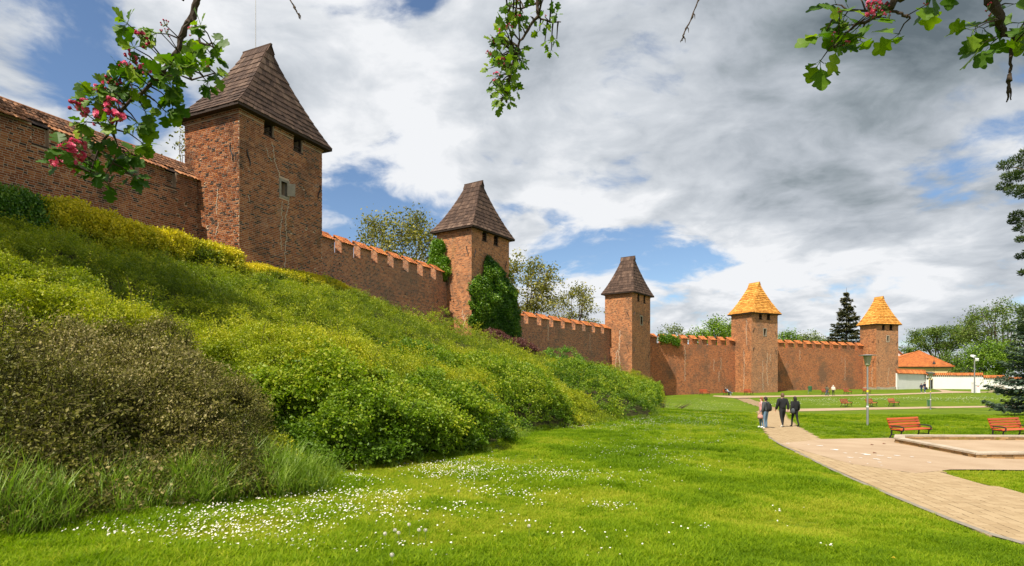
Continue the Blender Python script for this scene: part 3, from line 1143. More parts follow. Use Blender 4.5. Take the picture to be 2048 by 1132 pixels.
def make_pavers():
    a = np.array(ground(1560, 889)[:2])
    b = np.array(ground(2048, 1093)[:2])
    d = (b - a) / np.linalg.norm(b - a)
    n = np.array([-d[1], d[0]])
    if n[0] < 0:
        n = -n
    U, Wd = 0.205, 0.150                    # along the row and across
    cells = []
    for i in range(-110, 80):
        jj = np.arange(-520, 180) * Wd + rng.uniform(0, Wd)
        c = a + n * (i + 0.5) * U + d[None] * jj[:, None]
        cells.append(c[(c[:, 1] > 5) & (c[:, 1] < 84)])
    cells = np.concatenate(cells)
    ok = in_poly(cells[:, :2], MAIN)
    inner = ok.copy()
    for sx, sy in ((1, 1), (1, -1), (-1, 1), (-1, -1)):
        inner &= in_poly(cells[:, :2] + n * sx * 0.5 * U + d * sy * 0.5 * Wd, MAIN)
    cells = cells[ok]
    Z, _ = terrain(cells[:, 0], cells[:, 1])
    dpl, _, _ = poly_dist(cells[:, :2], np.array(PLAZA + [PLAZA[0]]))
    keep = ~(in_poly(cells[:, :2], PLAZA) & (dpl > .3))
    cells, Z = cells[keep], Z[keep]
    order = np.argsort(cells[:, 1])
    px = HX + F * cells[:, 0] / cells[:, 1]
    py = HY - F * Z / cells[:, 1]
    vis = (px < 2046) & (py < 1131)
    ang = math.atan2(n[1], n[0])
    Mrot = Matrix.Rotation(ang, 4, 'Z')
    mb = MB()
    u, w = U / 2 - 0.013, Wd / 2 - 0.006
    mb.box(-u, u, -w, w, -0.03, 0.0, skip='d')
    # worn upper edge
    proto = mb.mesh('paver', ['paver'])
    single = [k for k in order if vis[k]][:290]
    sset = set(single)
    for k in single:
        o = bpy.data.objects.new('paver', proto)
        col.objects.link(o)
        o.parent = path
        o.matrix_local = Matrix.Translation((cells[k, 0], cells[k, 1], Z[k] + 0.033 + rng.uniform(0, .005))) @ Mrot @ Matrix.Rotation(rng.normal() * .012, 4, 'X') @ Matrix.Rotation(rng.normal() * .01, 4, 'Z')
    mb = MB()
    for k in range(len(cells)):
        if k in sset:
            continue
        mb.box(-u, u, -w, w, -0.03, 0.0, skip='d', M=Matrix.Translation((cells[k, 0], cells[k, 1], Z[k] + 0.033 + rng.uniform(0, .005))) @ Mrot, tint=rng.uniform())
    mb.build('paving', ['paver_joined'], path, kind='stuff')
    # edging stones along the lawn
    edge = [ground(*p) for p in MAIN_PX[6:15]]
    mb = MB()
    for i in range(len(edge) - 1):
        p, q = edge[i].copy(), edge[i + 1].copy()
        L = (q - p).length
        k = max(1, int(L / 1.0))
        for s in range(k):
            c0, c1 = p.lerp(q, s / k), p.lerp(q, (s + 1) / k)
            c0.z, c1.z = tz(c0.x, c0.y), tz(c1.x, c1.y)
            mb.tube([c0 + Vector((0, 0, .025)), c1 + Vector((0, 0, .025)) - (c1 - c0).normalized() * .01], 0.035, 4, 0)
    mb.build('edging', ['kerb_stone'], path)
    # chalk scribbles and dead leaves on the plaza
    r = np.random.default_rng(5)
    spots = [(1668, 902, 26), (1690, 909, 12), (1712, 909, 10), (1733, 912, 30), (1760, 914, 18), (1700, 918, 16), (1722, 919, 9), (1752, 921, 16), (1780, 919, 14), (1794, 914, 18), (1825, 917, 12),
             (1757, 923, 10), (1760, 928, 12), (1763, 934, 10), (1860, 928, 12), (1700, 927, 8), (1575, 889, 14), (1618, 892, 9), (1640, 894, 18), (1735, 931, 8)]
    for (px_, py_, wpx) in spots:
        g = ground(px_, py_)
        L = wpx / F * g.y * 0.5
        dep = L * r.uniform(0.5, 1.1)
        vs = []
        for k in range(11):
            an = 2 * math.pi * k / 11
            q = r.uniform(0.25, 1.0)
            x, y = g.x + math.cos(an) * L * q, g.y + math.sin(an) * dep * q
            vs.append((x, y, tz(x, y) + 0.052))
        mb = MB()
        mb.add(vs, [tuple(range(11))])
        mb.build('chalk_mark', ['chalk'], path)
    for (px_, py_) in ((1744, 892), (1768, 890), (1749, 909)):
        g = ground(px_, py_)
        mb = MB()
        s = 0.09
        mb.add([(g.x - s, g.y - .05, g.z + .045), (g.x, g.y - .07, g.z + .06), (g.x + s, g.y, g.z + .05), (g.x, g.y + .07, g.z + .075)], [(0, 1, 2, 3)])
        o = mb.build('fallen_leaf', ['fallen_leaf_brown'])
        props(o, {1744: 'brown fallen leaf on the plaza, farthest left', 1768: 'brown fallen leaf on the plaza, nearest to the bench', 1749: 'brown fallen leaf on the plaza, closest to the chalk marks'}[px_], 'leaf', 'brown leaves fallen on the sandy plaza')


make_pavers()

# ------------------------------------------------------------------ masonry
def holes_grid(mb, x0, x1, z0, z1, holes, place, depth, mat=0, dark=1, uoff=0.0):
    """a wall face with rectangular openings that go back by their depth; place(x, d, z) maps face coordinates to space, d = depth into the wall"""
    xs = sorted({x0, x1, *[h[0] for h in holes], *[h[1] for h in holes]})
    zs = sorted({z0, z1, *[h[2] for h in holes], *[h[3] for h in holes]})
    for i in range(len(xs) - 1):
        for j in range(len(zs) - 1):
            cx, cz = (xs[i] + xs[i + 1]) / 2, (zs[j] + zs[j + 1]) / 2
            if any(h[0] < cx < h[1] and h[2] < cz < h[3] for h in holes):
                continue
            a, b, c, d = (xs[i], zs[j]), (xs[i + 1], zs[j]), (xs[i + 1], zs[j + 1]), (xs[i], zs[j + 1])
            mb.quad(*[place(p[0], 0, p[1]) for p in (a, b, c, d)], mat, [(p[0] + uoff, p[1]) for p in (a, b, c, d)])
    for h in holes:
        xa, xb, za, zb = h[:4]
        dp = h[4] if len(h) > 4 else depth
        for (p, q) in (((xa, za), (xb, za)), ((xb, za), (xb, zb)), ((xb, zb), (xa, zb)), ((xa, zb), (xa, za))):
            mb.quad(place(p[0], 0, p[1]), place(q[0], 0, q[1]), place(q[0], dp, q[1]), place(p[0], dp, p[1]), mat,
                    [(0, 0), (0.29, 0), (.29, .1), (0, .1)])
        mb.quad(place(xa, dp, za), place(xb, dp, za), place(xb, dp, zb), place(xa, dp, zb), dark)


BL, BH, BC, JT = 0.270, 0.128, 0.105, 0.023     # stretcher, header, course and joint


def lay_bricks(x0, x1, z0, z1, holes, r):
    """Gothic bond: two stretchers, one header; gives (x centre, z centre, length)"""
    out = []
    z = z0
    while z + BC <= z1:
        zc = z + BC / 2
        x = x0 + JT / 2 - r.uniform(0, 0.7)
        k = r.integers(0, 3)
        while x < x1 - 0.06:
            L = BH if k % 3 == 2 else BL
            L *= r.uniform(0.95, 1.05)
            a, b = max(x, x0 + .004), min(x + L, x1 - .004)
            parts = [(a, b)]
            for h in holes:
                if h[2] - .035 < zc < h[3] + .035:
                    nxt = []
                    for (p, q) in parts:
                        if q <= h[0] or p >= h[1]:
                            nxt.append((p, q))
                        else:
                            nxt += [(p, h[0] - .006), (h[1] + .006, q)]
                    parts = nxt
            for (p, q) in parts:
                if q - p > 0.045:
                    out.append(((p + q) / 2, zc, q - p))
            x += L + JT
            k += 1
        z += BC
    return out


def brick_tint(r, x, z):
    u = r.uniform()
    if u < 0.16:
        return r.uniform(0.0, 0.18)
    return r.uniform(0.25, 1.0)


_brickproto = {}


def brick_mesh(L):
    key = round(L / 0.02)
    if key not in _brickproto:
        mb = MB()
        l = key * 0.02 / 2
        h = (BC - JT) / 2
        g = 0.006
        # slightly rounded face
        vs = [(-l, 0, -h), (l, 0, -h), (l, 0, h), (-l, 0, h), (-l + g, -.016, -h + g), (l - g, -.016, -h + g), (l - g, -.016, h - g), (-l + g, -.016, h - g)]
        mb.add(vs, [(4, 5, 6, 7), (0, 1, 5, 4), (1, 2, 6, 5), (2, 3, 7, 6), (3, 0, 4, 7)])
        _brickproto[key] = mb.mesh('brick', ['brick_clay_single'])
    return _brickproto[key]


def brick_face(parent, bricks, P0, dx, dout, single, r, mbj):
    """bricks on a plane: P0 origin, dx along, dout outward (all local to parent); those in single become objects"""
    dx, dout = Vector(dx), Vector(dout)
    up = Vector((0, 0, 1))
    M0 = Matrix((( dx.x, -dout.x, 0, P0[0]), (dx.y, -dout.y, 0, P0[1]), (0, 0, 1, P0[2]), (0, 0, 0, 1)))
    for k, (x, z, L) in enumerate(bricks):
        pr = r.uniform(-0.006, 0.008)
        if k in single:
            o = bpy.data.objects.new('brick', brick_mesh(L))
            col.objects.link(o)
            o.parent = parent
            o.matrix_local = M0 @ Matrix.Translation((x, -pr, z)) @ Matrix.Rotation(r.normal() * .008, 4, 'Y')
        else:
            l, h, g, d = L / 2, (BC - JT) / 2 * r.uniform(.92, 1.04), 0.006, 0.016 + pr
            vs = [(x - l, 0, z - h), (x + l, 0, z - h), (x + l, 0, z + h), (x - l, 0, z + h),
                  (x - l + g, -d, z - h + g), (x + l - g, -d, z - h + g), (x + l - g, -d, z + h - g), (x - l + g, -d, z + h - g)]
            mbj.add([M0 @ Vector(v) for v in vs], [(4, 5, 6, 7), (0, 1, 5, 4), (1, 2, 6, 5), (2, 3, 7, 6), (3, 0, 4, 7)], 0, None, brick_tint(r, x, z))


def on_line(P, d, px):
    """how far along the line P + s d the picture column px lies"""
    k = (px - HX) / F
    return (k * P[1] - P[0]) / (d[0] - k * d[1])


def line_z(P, d, px, py):
    s = on_line(P, d, px)
    return (HY - py) / F * (P[1] + s * d[1])


def s_anchor(mb, M, h=0.95, w=0.16, lean=1):
    pts = []
    for k in range(9):
        u = k / 8
        z = (u - .5) * h
        x = lean * w * math.sin((u - .5) * 2 * math.pi * 0.8) * (0.6 + .4 * abs(u - .5))
        pts.append(M @ Vector((x, -.05, z)))
    mb.tube(pts, [0.014 + 0.026 * math.sin(math.pi * (0.12 + 0.76 * k / 8)) for k in range(9)], 5)
    p = M @ Vector((0, 0.02, 0))
    q = M @ Vector((0, -.09, 0))
    mb.tube([p, q], 0.03, 5)


def roof_rows(W, D, o, ze, zr, half, N):
    """profile of a flared hipped roof with a short ridge across: list of (x0, x1, y0, y1, z) per level"""
    lv = []
    for i in range(N + 1):
        s = i / N
        ins = s
        z = ze + (zr - ze) * (0.70 * s + 0.30 * s * s)
        sf = min(s, 0.90) / 0.90 * 0.93
        x0, x1 = -o + ins * (W / 2 + o - .04), W + o - ins * (W / 2 + o - .04)
        y0 = -o + sf * (D / 2 - half + o)
        y1 = D + o - sf * (D / 2 - half + o)
        lv.append((x0, x1, y0, y1, z))
    return lv


def build_roof(parent, T, ze, zr, mat, N, plank, single_max, r):
    W, D, o = T['W'], T['D'], 0.46
    half = 0.95 * D / 4.5
    lv = roof_rows(W, D, o, ze, zr, half, N)
    deck = MB()
    for i in range(N):
        a, b = lv[i], lv[i + 1]
        e = 0.035
        A = [(a[0] + e, a[2] + e, a[4] - .03), (a[1] - e, a[2] + e, a[4] - .03), (a[1] - e, a[3] - e, a[4] - .03), (a[0] + e, a[3] - e, a[4] - .03)]
        B = [(b[0] + e, b[2] + e, b[4] - .03), (b[1] - e, b[2] + e, b[4] - .03), (b[1] - e, b[3] - e, b[4] - .03), (b[0] + e, b[3] - e, b[4] - .03)]
        for k in range(4):
            k2 = (k + 1) % 4
            deck.quad(A[k], A[k2], B[k2], B[k])
    a = lv[0]
    deck.quad((a[0], a[2], a[4] - .05), (a[0], a[3], a[4] - .05), (a[1], a[3], a[4] - .05), (a[1], a[2], a[4] - .05))
    # eave board
    for (p, q) in (((a[0], a[2]), (a[1], a[2])), ((a[1], a[2]), (a[1], a[3])), ((a[1], a[3]), (a[0], a[3])), ((a[0], a[3]), (a[0], a[2]))):
        deck.quad((p[0], p[1], a[4] - .16), (q[0], q[1], a[4] - .16), (q[0], q[1], a[4] + .02), (p[0], p[1], a[4] + .02))
    deck.quad((a[0], a[2], a[4] - .16), (a[0], a[3], a[4] - .16), (a[1], a[3], a[4] - .16), (a[1], a[2], a[4] - .16))
    roof = deck.build('roof', ['dark_timber'], parent)
    planks = []
    th = 0.045 if mat == 'dark_shingle' else 0.085
    for i in range(N):
        rowt = r.uniform(-.22, .22)
        a, b = lv[i], lv[i + 1]
        ov = 0.15
        for side in range(4):
            if side == 0:     # front
                A0, A1, B0, B1 = Vector((a[0], a[2], a[4])), Vector((a[1], a[2], a[4])), Vector((b[0], b[2], b[4])), Vector((b[1], b[2], b[4]))
            elif side == 1:   # left
                A0, A1, B0, B1 = Vector((a[0], a[3], a[4])), Vector((a[0], a[2], a[4])), Vector((b[0], b[3], b[4])), Vector((b[0], b[2], b[4]))
            elif side == 2:   # right
                A0, A1, B0, B1 = Vector((a[1], a[2], a[4])), Vector((a[1], a[3], a[4])), Vector((b[1], b[2], b[4])), Vector((b[1], b[3], b[4]))
            else:
                A0, A1, B0, B1 = Vector((a[1], a[3], a[4])), Vector((a[0], a[3], a[4])), Vector((b[1], b[3], b[4])), Vector((b[0], b[3], b[4]))
            n = (A1 - A0).cross(B0 - A0)
            if n.length < 1e-6:
                continue
            n.normalize()
            if n.z < 0:
                n = -n
            LA = (A1 - A0).length
            m = max(1, int(round(LA / plank)))
            cuts = [0] + [(k + r.uniform(-.22, .22)) / m for k in range(1, m)] + [1]
            for k in range(m):
                u0, u1 = cuts[k], cuts[k + 1]
                g = 0.007 / max(LA, .3)
                jag = r.uniform(-.02, .02)
                lift = th * r.uniform(0.75, 1.35)
                p0, p1 = A0.lerp(A1, u0 + g), A0.lerp(A1, u1 - g)
                q0, q1 = B0.lerp(B1, u0 + g), B0.lerp(B1, u1 - g)
                p0 = p0 + (p0 - q0).normalized() * (0.02 + jag)
                p1 = p1 + (p1 - q1).normalized() * (0.02 + jag)
                q0 = q0 + (q0 - p0).normalized() * 0.05
                q1 = q1 + (q1 - p1).normalized() * 0.05
                vs = [p0, p1, q1, q0, p0 + n * lift, p1 + n * lift, q1 + n * .008, q0 + n * .008]
                fs = [(4, 5, 6, 7), (0, 1, 5, 4), (1, 2, 6, 5), (3, 0, 4, 7)]
                planks.append((side, vs, fs, LA * (u1 - u0), min(1, max(0, r.uniform(.1, .9) + rowt))))
    vis = [p for p in planks if p[0] in (0, 1)]
    order = sorted(range(len(planks)), key=lambda k: (planks[k][0] not in (0, 1), -planks[k][3]))
    single = set(order[:single_max]) if single_max else set()
    mbj = MB()
    for k, (side, vs, fs, w, tint) in enumerate(planks):
        if k in single and side in (0, 1):
            c = sum(vs, Vector()) / 8
            mb = MB()
            mb.add([v - c for v in vs], fs, 0, None, tint)
            mb.build('shingle', [mat], roof, loc=c)
        else:
            mbj.add(vs, fs, 0, None, tint)
    mbj.build('shingles', [mat], roof, kind='stuff')
    # ridge board and the little gable under its front end
    b = lv[-1]
    mb = MB()
    xm = W / 2
    mb.box(xm - .07, xm + .07, b[2] - .14, b[3] + .14, b[4] - .02, b[4] + .07)
    for s in (-1, 1):
        mb.add([(xm + s * .02, b[2] - .12, b[4] + .05), (xm + s * .02, b[3] + .12, b[4] + .05), (xm + s * .30, b[3] + .12, b[4] - .50), (xm + s * .30, b[2] - .12, b[4] - .50)],
               [(0, 1, 2, 3)], 0, None, 0.5)
    mb.build('ridge_cap', [mat], roof)
    return lv


def tower(idx, label, stops_mat, roof_mat, rows, plank, windows, slits, zb, real_bricks=False, single_planks=0, anchors=(), plinth=False):
    T = TOWERS[idx]
    W, D = T['W'], T['D']
    th = math.radians(T['th'])
    phi = math.pi / 2 - th
    z0 = zb
    root = empty('wall_tower', (T['C'][0], T['C'][1], z0), phi, label, 'tower', 'towers along the town wall')
    T['root'], T['z0'] = root, z0
    H = T['ze'] - z0 - 0.05
    r = np.random.default_rng(100 + idx)

    def fx(px):
        return on_line(T['C'], T['a'], px)

    def fz(px, py):
        return line_z(T['C'], T['a'], px, py) - z0
    holes = []
    wins = []
    for (xl, xr, yt, yb) in windows:
        x0, x1 = fx(xl), fx(xr)
        zt = H - 0.06
        zbm = fz((xl + xr) / 2, yb)
        holes.append((x0, x1, zbm, zt, 0.7))
        wins.append((x0, x1, zbm, zt))
    sl = []
    for (xl, xr, yt, yb) in slits:
        x0, x1 = fx(xl), fx(xr)
        zt, zl = fz((xl + xr) / 2, yt), fz((xl + xr) / 2, yb)
        holes.append((x0, x1, zl, zt, 0.5))
        sl.append((x0, x1, zl, zt))
    put = []
    for _ in range(9):
        x, z = r.uniform(0.5, W - .6), r.uniform(H * .1, H - 2.5)
        if all(not (h[0] - .4 < x < h[1] + .4 and h[2] - .4 < z < h[3] + .4) for h in holes):
            put.append((x, x + .13, z, z + .13, .3))
    holes += put
    lh = []
    for _ in range(5):
        x, z = r.uniform(0.4, D - 1.4), r.uniform(H * .1, H - 2.5)
        lh.append((x, x + .12, z, z + .12, .3))
    mb = MB()
    front = lambda x, d, z: (x, d, z)
    left = lambda x, d, z: (d, x, z)
    right = lambda x, d, z: (W - d, x, z)
    back = lambda x, d, z: (x, D - d, z)
    holes_grid(mb, 0, W, 0, H, holes, front, .5, 0, 1)
    holes_grid(mb, 0, D, 0, H, lh, left, .3, 0, 1, 3.3)
    holes_grid(mb, 0, D, 0, H, [], right, .3, 0, 1, 7.1)
    holes_grid(mb, 0, W, 0, H, [], back, .3, 0, 1, 11.7)
    mb.quad((0, 0, H), (W, 0, H), (W, D, H), (0, D, H), 1)
    body = mb.build('masonry', ['mortar' if real_bricks else stops_mat, 'dark_interior'], root)
    if real_bricks:
        zlow = 6.0 - z0
        jb = MB()
        hf = holes + [(s[0] - .16, s[1] + .16, s[2] - .16, s[3] + .2) for s in sl]
        bf = lay_bricks(0, W, zlow - .4, H - .35, hf, r)
        bl = lay_bricks(0, D, zlow - .4, H - .35, lh, r)
        # the 300 that show largest: the ones nearest to the camera, low on the left face and by the corner
        near = sorted([(np.hypot(*(T['C'] + T['a'] * x)), 0, k) for k, (x, z, L) in enumerate(bf) if z > 6.65 - z0 and L > .2] +
                      [(np.hypot(*(T['C'] + T['v'] * x)) - .9, 1, k) for k, (x, z, L) in enumerate(bl) if z > 6.75 - z0 and L > .2 and x < T['yl']])[:295]
        brick_face(root, bf, (0, 0, 0), (1, 0, 0), (0, -1, 0), {k for _, s, k in near if s == 0}, r, jb)
        brick_face(root, bl, (0, 0, 0), (0, 1, 0), (-1, 0, 0), {k for _, s, k in near if s == 1}, r, jb)
        jb.build('brickwork', ['brick_clay'], root, kind='stuff')
    # corbelled courses below the eave
    mb = MB()
    gaps = sorted((w[0] - .02, w[1] + .02) for w in wins)
    for (dz, o) in ((.30, .045), (.19, .085), (.08, .125)):
        z_a, z_b = H - dz, H - dz + .105 + .008
        xs_ = [-o] + [e for g in gaps for e in g] + [W + o]
        for i in range(0, len(xs_), 2):
            mb.box(xs_[i], xs_[i + 1], -o, -.004, z_a, z_b)
        mb.box(-o, -.004, .002, D + o, z_a, z_b)
        mb.box(W + .004, W + o, .002, D + o, z_a, z_b)
        mb.box(.002, W - .002, D + .004, D + o, z_a, z_b)
    mb.build('cornice', [stops_mat if not real_bricks else 'brick_masonry'], root)
    for (x0, x1, zl, zt) in wins:
        mb = MB()
        mb.box(x0 - .06, x1 + .06, -.03, .25, zl - .09, zl - .002)
        mb.box(x0 + .002, x0 + .09, .12, .25, zl, zt)
        mb.box(x1 - .09, x1 - .002, .12, .25, zl, zt)
        mb.box(x0 + .09, x1 - .09, .14, .22, zl + .28, zl + .36)
        mb.build('window_frame', ['dark_timber'], root)
    for (x0, x1, zl, zt) in sl:
        mb = MB()
        f = .15
        mb.box(x0 - f, x0, -.035, .2, zl - f, zt + f)
        mb.box(x1, x1 + f, -.035, .2, zl - f, zt + f)
        mb.box(x0, x1, -.032, .2, zt, zt + f)
        mb.box(x0, x1, -.032, .2, zl - f, zl)
        mb.build('stone_surround', ['dressed_stone'], root)
        mb = MB()
        Mh = Matrix.Translation((x1 - .01, -.05, 0)) @ Matrix.Rotation(math.radians(35), 4, 'Z')
        if idx == 0:
            mb.box(-.04, 0, -.55 * (x1 - x0) - .2, 0, zl + .05, zt - .05, M=Mh)
            mb.build('shutter', ['dressed_stone'], root)
    for (face, u, z, lean) in anchors:
        mb = MB()
        if face == 'f':
            M = Matrix.Translation((u, 0, z))
        else:
            M = Matrix.Translation((0, u, z)) @ Matrix.Rotation(-math.pi / 2, 4, 'Z')
        s_anchor(mb, M, lean=lean)
        mb.build('wall_anchor', ['wrought_iron'], root)
    build_roof(root, T, H + .02, T['zr'] - z0, roof_mat, rows, plank, single_planks, r)
    if plinth:
        mb = MB()
        x = 0
        zt = 0.55 + (2.2 - 1.9)
        for face in range(2):
            Lf = W if face == 0 else D
            x = 0.0
            while x < Lf - .2:
                w = min(r.uniform(.5, 1.1), Lf - x)
                h = zt + r.uniform(-.15, .15)
                if face == 0:
                    mb2 = MB()
                    mb2.box(x + .01, x + w - .01, -.10 - r.uniform(0, .05), .05, 0, h)
                else:
                    mb2 = MB()
                    mb2.box(-.10 - r.uniform(0, .05), .05, x + .01 + .06, x + w - .01 + .06, 0, h)
                mb2.build('plinth_stone', ['dressed_stone'], root)
                x += w
    return root, fx, fz


ROOT1, fx1, fz1 = tower(0, 'largest brick tower with dark shingle roof and tall lightning rod, beside the pink blossom branch', 'brick_masonry', 'dark_shingle', 13, 0.30,
                        [(528, 547.5, 235, 271), (587, 605, 262, 303)], [(562, 574, 364, 392)], 3.5, True, 298,
                        [('f', 0.62, 15.37 - 3.5 - 2.75, -1), ('l', 0.55, 15.37 - 3.5 - 2.6, -1), ('f', 6.3, 15.37 - 3.5 - 3.1, 1)])
ROOT2, fx2, fz2 = tower(1, 'dark roofed brick tower half covered by a big mass of ivy', 'brick_masonry_tan', 'dark_shingle', 12, 0.32,
                        [(964.7, 974, 463, 481.5), (987.5, 996.8, 470, 490)], [], 2.0, False, 0,
                        [('f', 0.5, 14.85 - 2 - 2.6, 1), ('l', 0.5, 14.85 - 2 - 2.4, -1), ('f', 5.9, 14.85 - 2 - 2.9, 1)])
ROOT3, fx3, fz3 = tower(2, 'slender brick tower with dark brown shingle roof rising behind the end of the green bank', 'brick_masonry_tan', 'dark_shingle', 12, 0.34,
                        [(1274.8, 1279, 588, 602), (1287, 1291, 592, 606)], [(1281, 1284.6, 633, 649)], -2.8, False, 0,
                        [('f', 0.6, 12.3, 1), ('l', 0.7, 12.4, -1), ('f', 0.6, 6.9, 1), ('l', 0.7, 7.2, -1), ('f', 6.0, 11.5, 1), ('f', 6.0, 6.3, 1)])
ROOT4, fx4, fz4 = tower(3, 'golden roofed brick tower in the middle of the far wall, behind the benches', 'brick_masonry_tan', 'golden_shingle', 17, 0.36,
                        [(1518, 1524.3, 626, 638), (1533.7, 1540.4, 626, 639)], [(1527.5, 1532, 658, 671)], -3.2, False, 0,
                        [('f', 0.5, 11.6, 1), ('l', 0.6, 11.9, -1), ('f', 0.5, 8.3, 1), ('l', 0.6, 8.5, -1), ('f', 6.1, 7.9, -1), ('f', 6.1, 11.0, -1)])
ROOT5, fx5, fz5 = tower(4, 'farthest golden roofed brick tower at the end of the wall, next to the white wall', 'brick_masonry_tan', 'golden_shingle', 17, 0.36,
                        [(1764, 1769.5, 648, 659), (1779, 1785, 648, 660)], [(1774, 1777.5, 672, 683)], -2.8, False, 0,
                        [('f', 0.5, 10.2, -1), ('l', 0.6, 10.2, 1), ('f', 0.5, 5.9, -1), ('l', 0.6, 6.1, 1), ('f', 5.3, 10.0, 1), ('f', 5.3, 5.9, 1)], plinth=True)


def tower1_extras():
    # lightning rod on the ridge
    T = TOWERS[0]
    mb = MB()
    zr = T['zr'] - T['z0']
    mb.tube([(3.3, 2.4, zr - .1), (3.3, 2.4, zr + 6.5)], [0.028, 0.018], 6)
    mb.build('lightning_rod', ['galvanised_steel'], ROOT1)
    # repaired cracks: raised zigzags of pale mortar
    r = np.random.default_rng(3)

    def crack(pts, face='f'):
        mb = MB()
        out = []
        for i in range(len(pts) - 1):
            (x0, z0), (x1, z1) = pts[i], pts[i + 1]
            n = max(2, int(abs(z1 - z0) / BC))
            for k in range(n):
                u = k / n
                x = x0 + (x1 - x0) * u + r.uniform(-.07, .07)
                z = z0 + (z1 - z0) * u
                out.append((x, z))
                out.append((x, z + (z1 - z0) / n))
        for i in range(len(out) - 1):
            (x0, z0), (x1, z1) = out[i], out[i + 1]
            w = 0.016
            a = (min(x0, x1) - w, max(x0, x1) + w, min(z0, z1) - w, max(z0, z1) + w)
            if face == 'f':
                mb.box(a[0], a[1], -.034, .01, a[2], a[3], skip='b')
            else:
                mb.box(-.034, .01, a[0], a[1], a[2], a[3], skip='r')
        mb.build('mortar_repair', ['pale_mortar'], ROOT1)

    def P(px, py):
        return (fx1(px), fz1(px, py))
    crack([P(545, 286), P(549, 320), P(557, 345), P(560, 352)])
    crack([P(532, 296), P(541, 320), P(547, 325)])
    crack([P(563, 402), P(563, 435), P(559, 460), P(562, 500)])
    crack([P(577, 402), P(570, 440), P(572, 480), P(569, 520), P(568, 548)])
    crack([P(496, 391), P(499, 403)])

    def Q(px, py):
        s = on_line(T['C'], T['v'], px)
        return (s, line_z(T['C'], T['v'], px, py) - T['z0'])
    crack([Q(436, 378), Q(434, 405), Q(433, 427)], 'l')
    crack([Q(438, 445), Q(431, 470)], 'l')


tower1_extras()


# ------------------------------------------------------------------ curtain walls
def tile_row_mesh(mb, x0, x1, ylo, zlo, yhi, zhi, rows, width, r, over=0.05):
    """rounded clay tiles on a slope from (ylo, zlo) up to (yhi, zhi)"""
    n = max(1, int(round((x1 - x0) / width)))
    w = (x1 - x0) / n
    d = Vector((0, yhi - ylo, zhi - zlo))
    L = d.length
    d.normalize()
    nr = Vector((0, -d.z, d.y))
    if nr.z < 0:
        nr = -nr
    for j in range(rows):
        s0, s1 = L * j / rows - over, L * (j + 1) / rows
        for i in range(n):
            xa = x0 + i * w
            tint = r.uniform()
            lift = r.uniform(0, .012)
            vs = []
            K = 4
            for (s, h0) in ((s0, .045 + lift), (s1 + .02, .012)):
                for k in range(K + 1):
                    a = math.pi * k / K
                    x = xa + w / 2 - math.cos(a) * w * .48
                    h = h0 + math.sin(a) * w * 0.26
                    p = Vector((x, ylo, zlo)) + d * s + nr * h
                    vs.append(p)
            fs = [(k, k + 1, K + 1 + k + 1, K + 1 + k) for k in range(K)]
            fs.append(tuple(range(K, -1, -1)))
            mb.add(vs, fs, 0, None, tint)


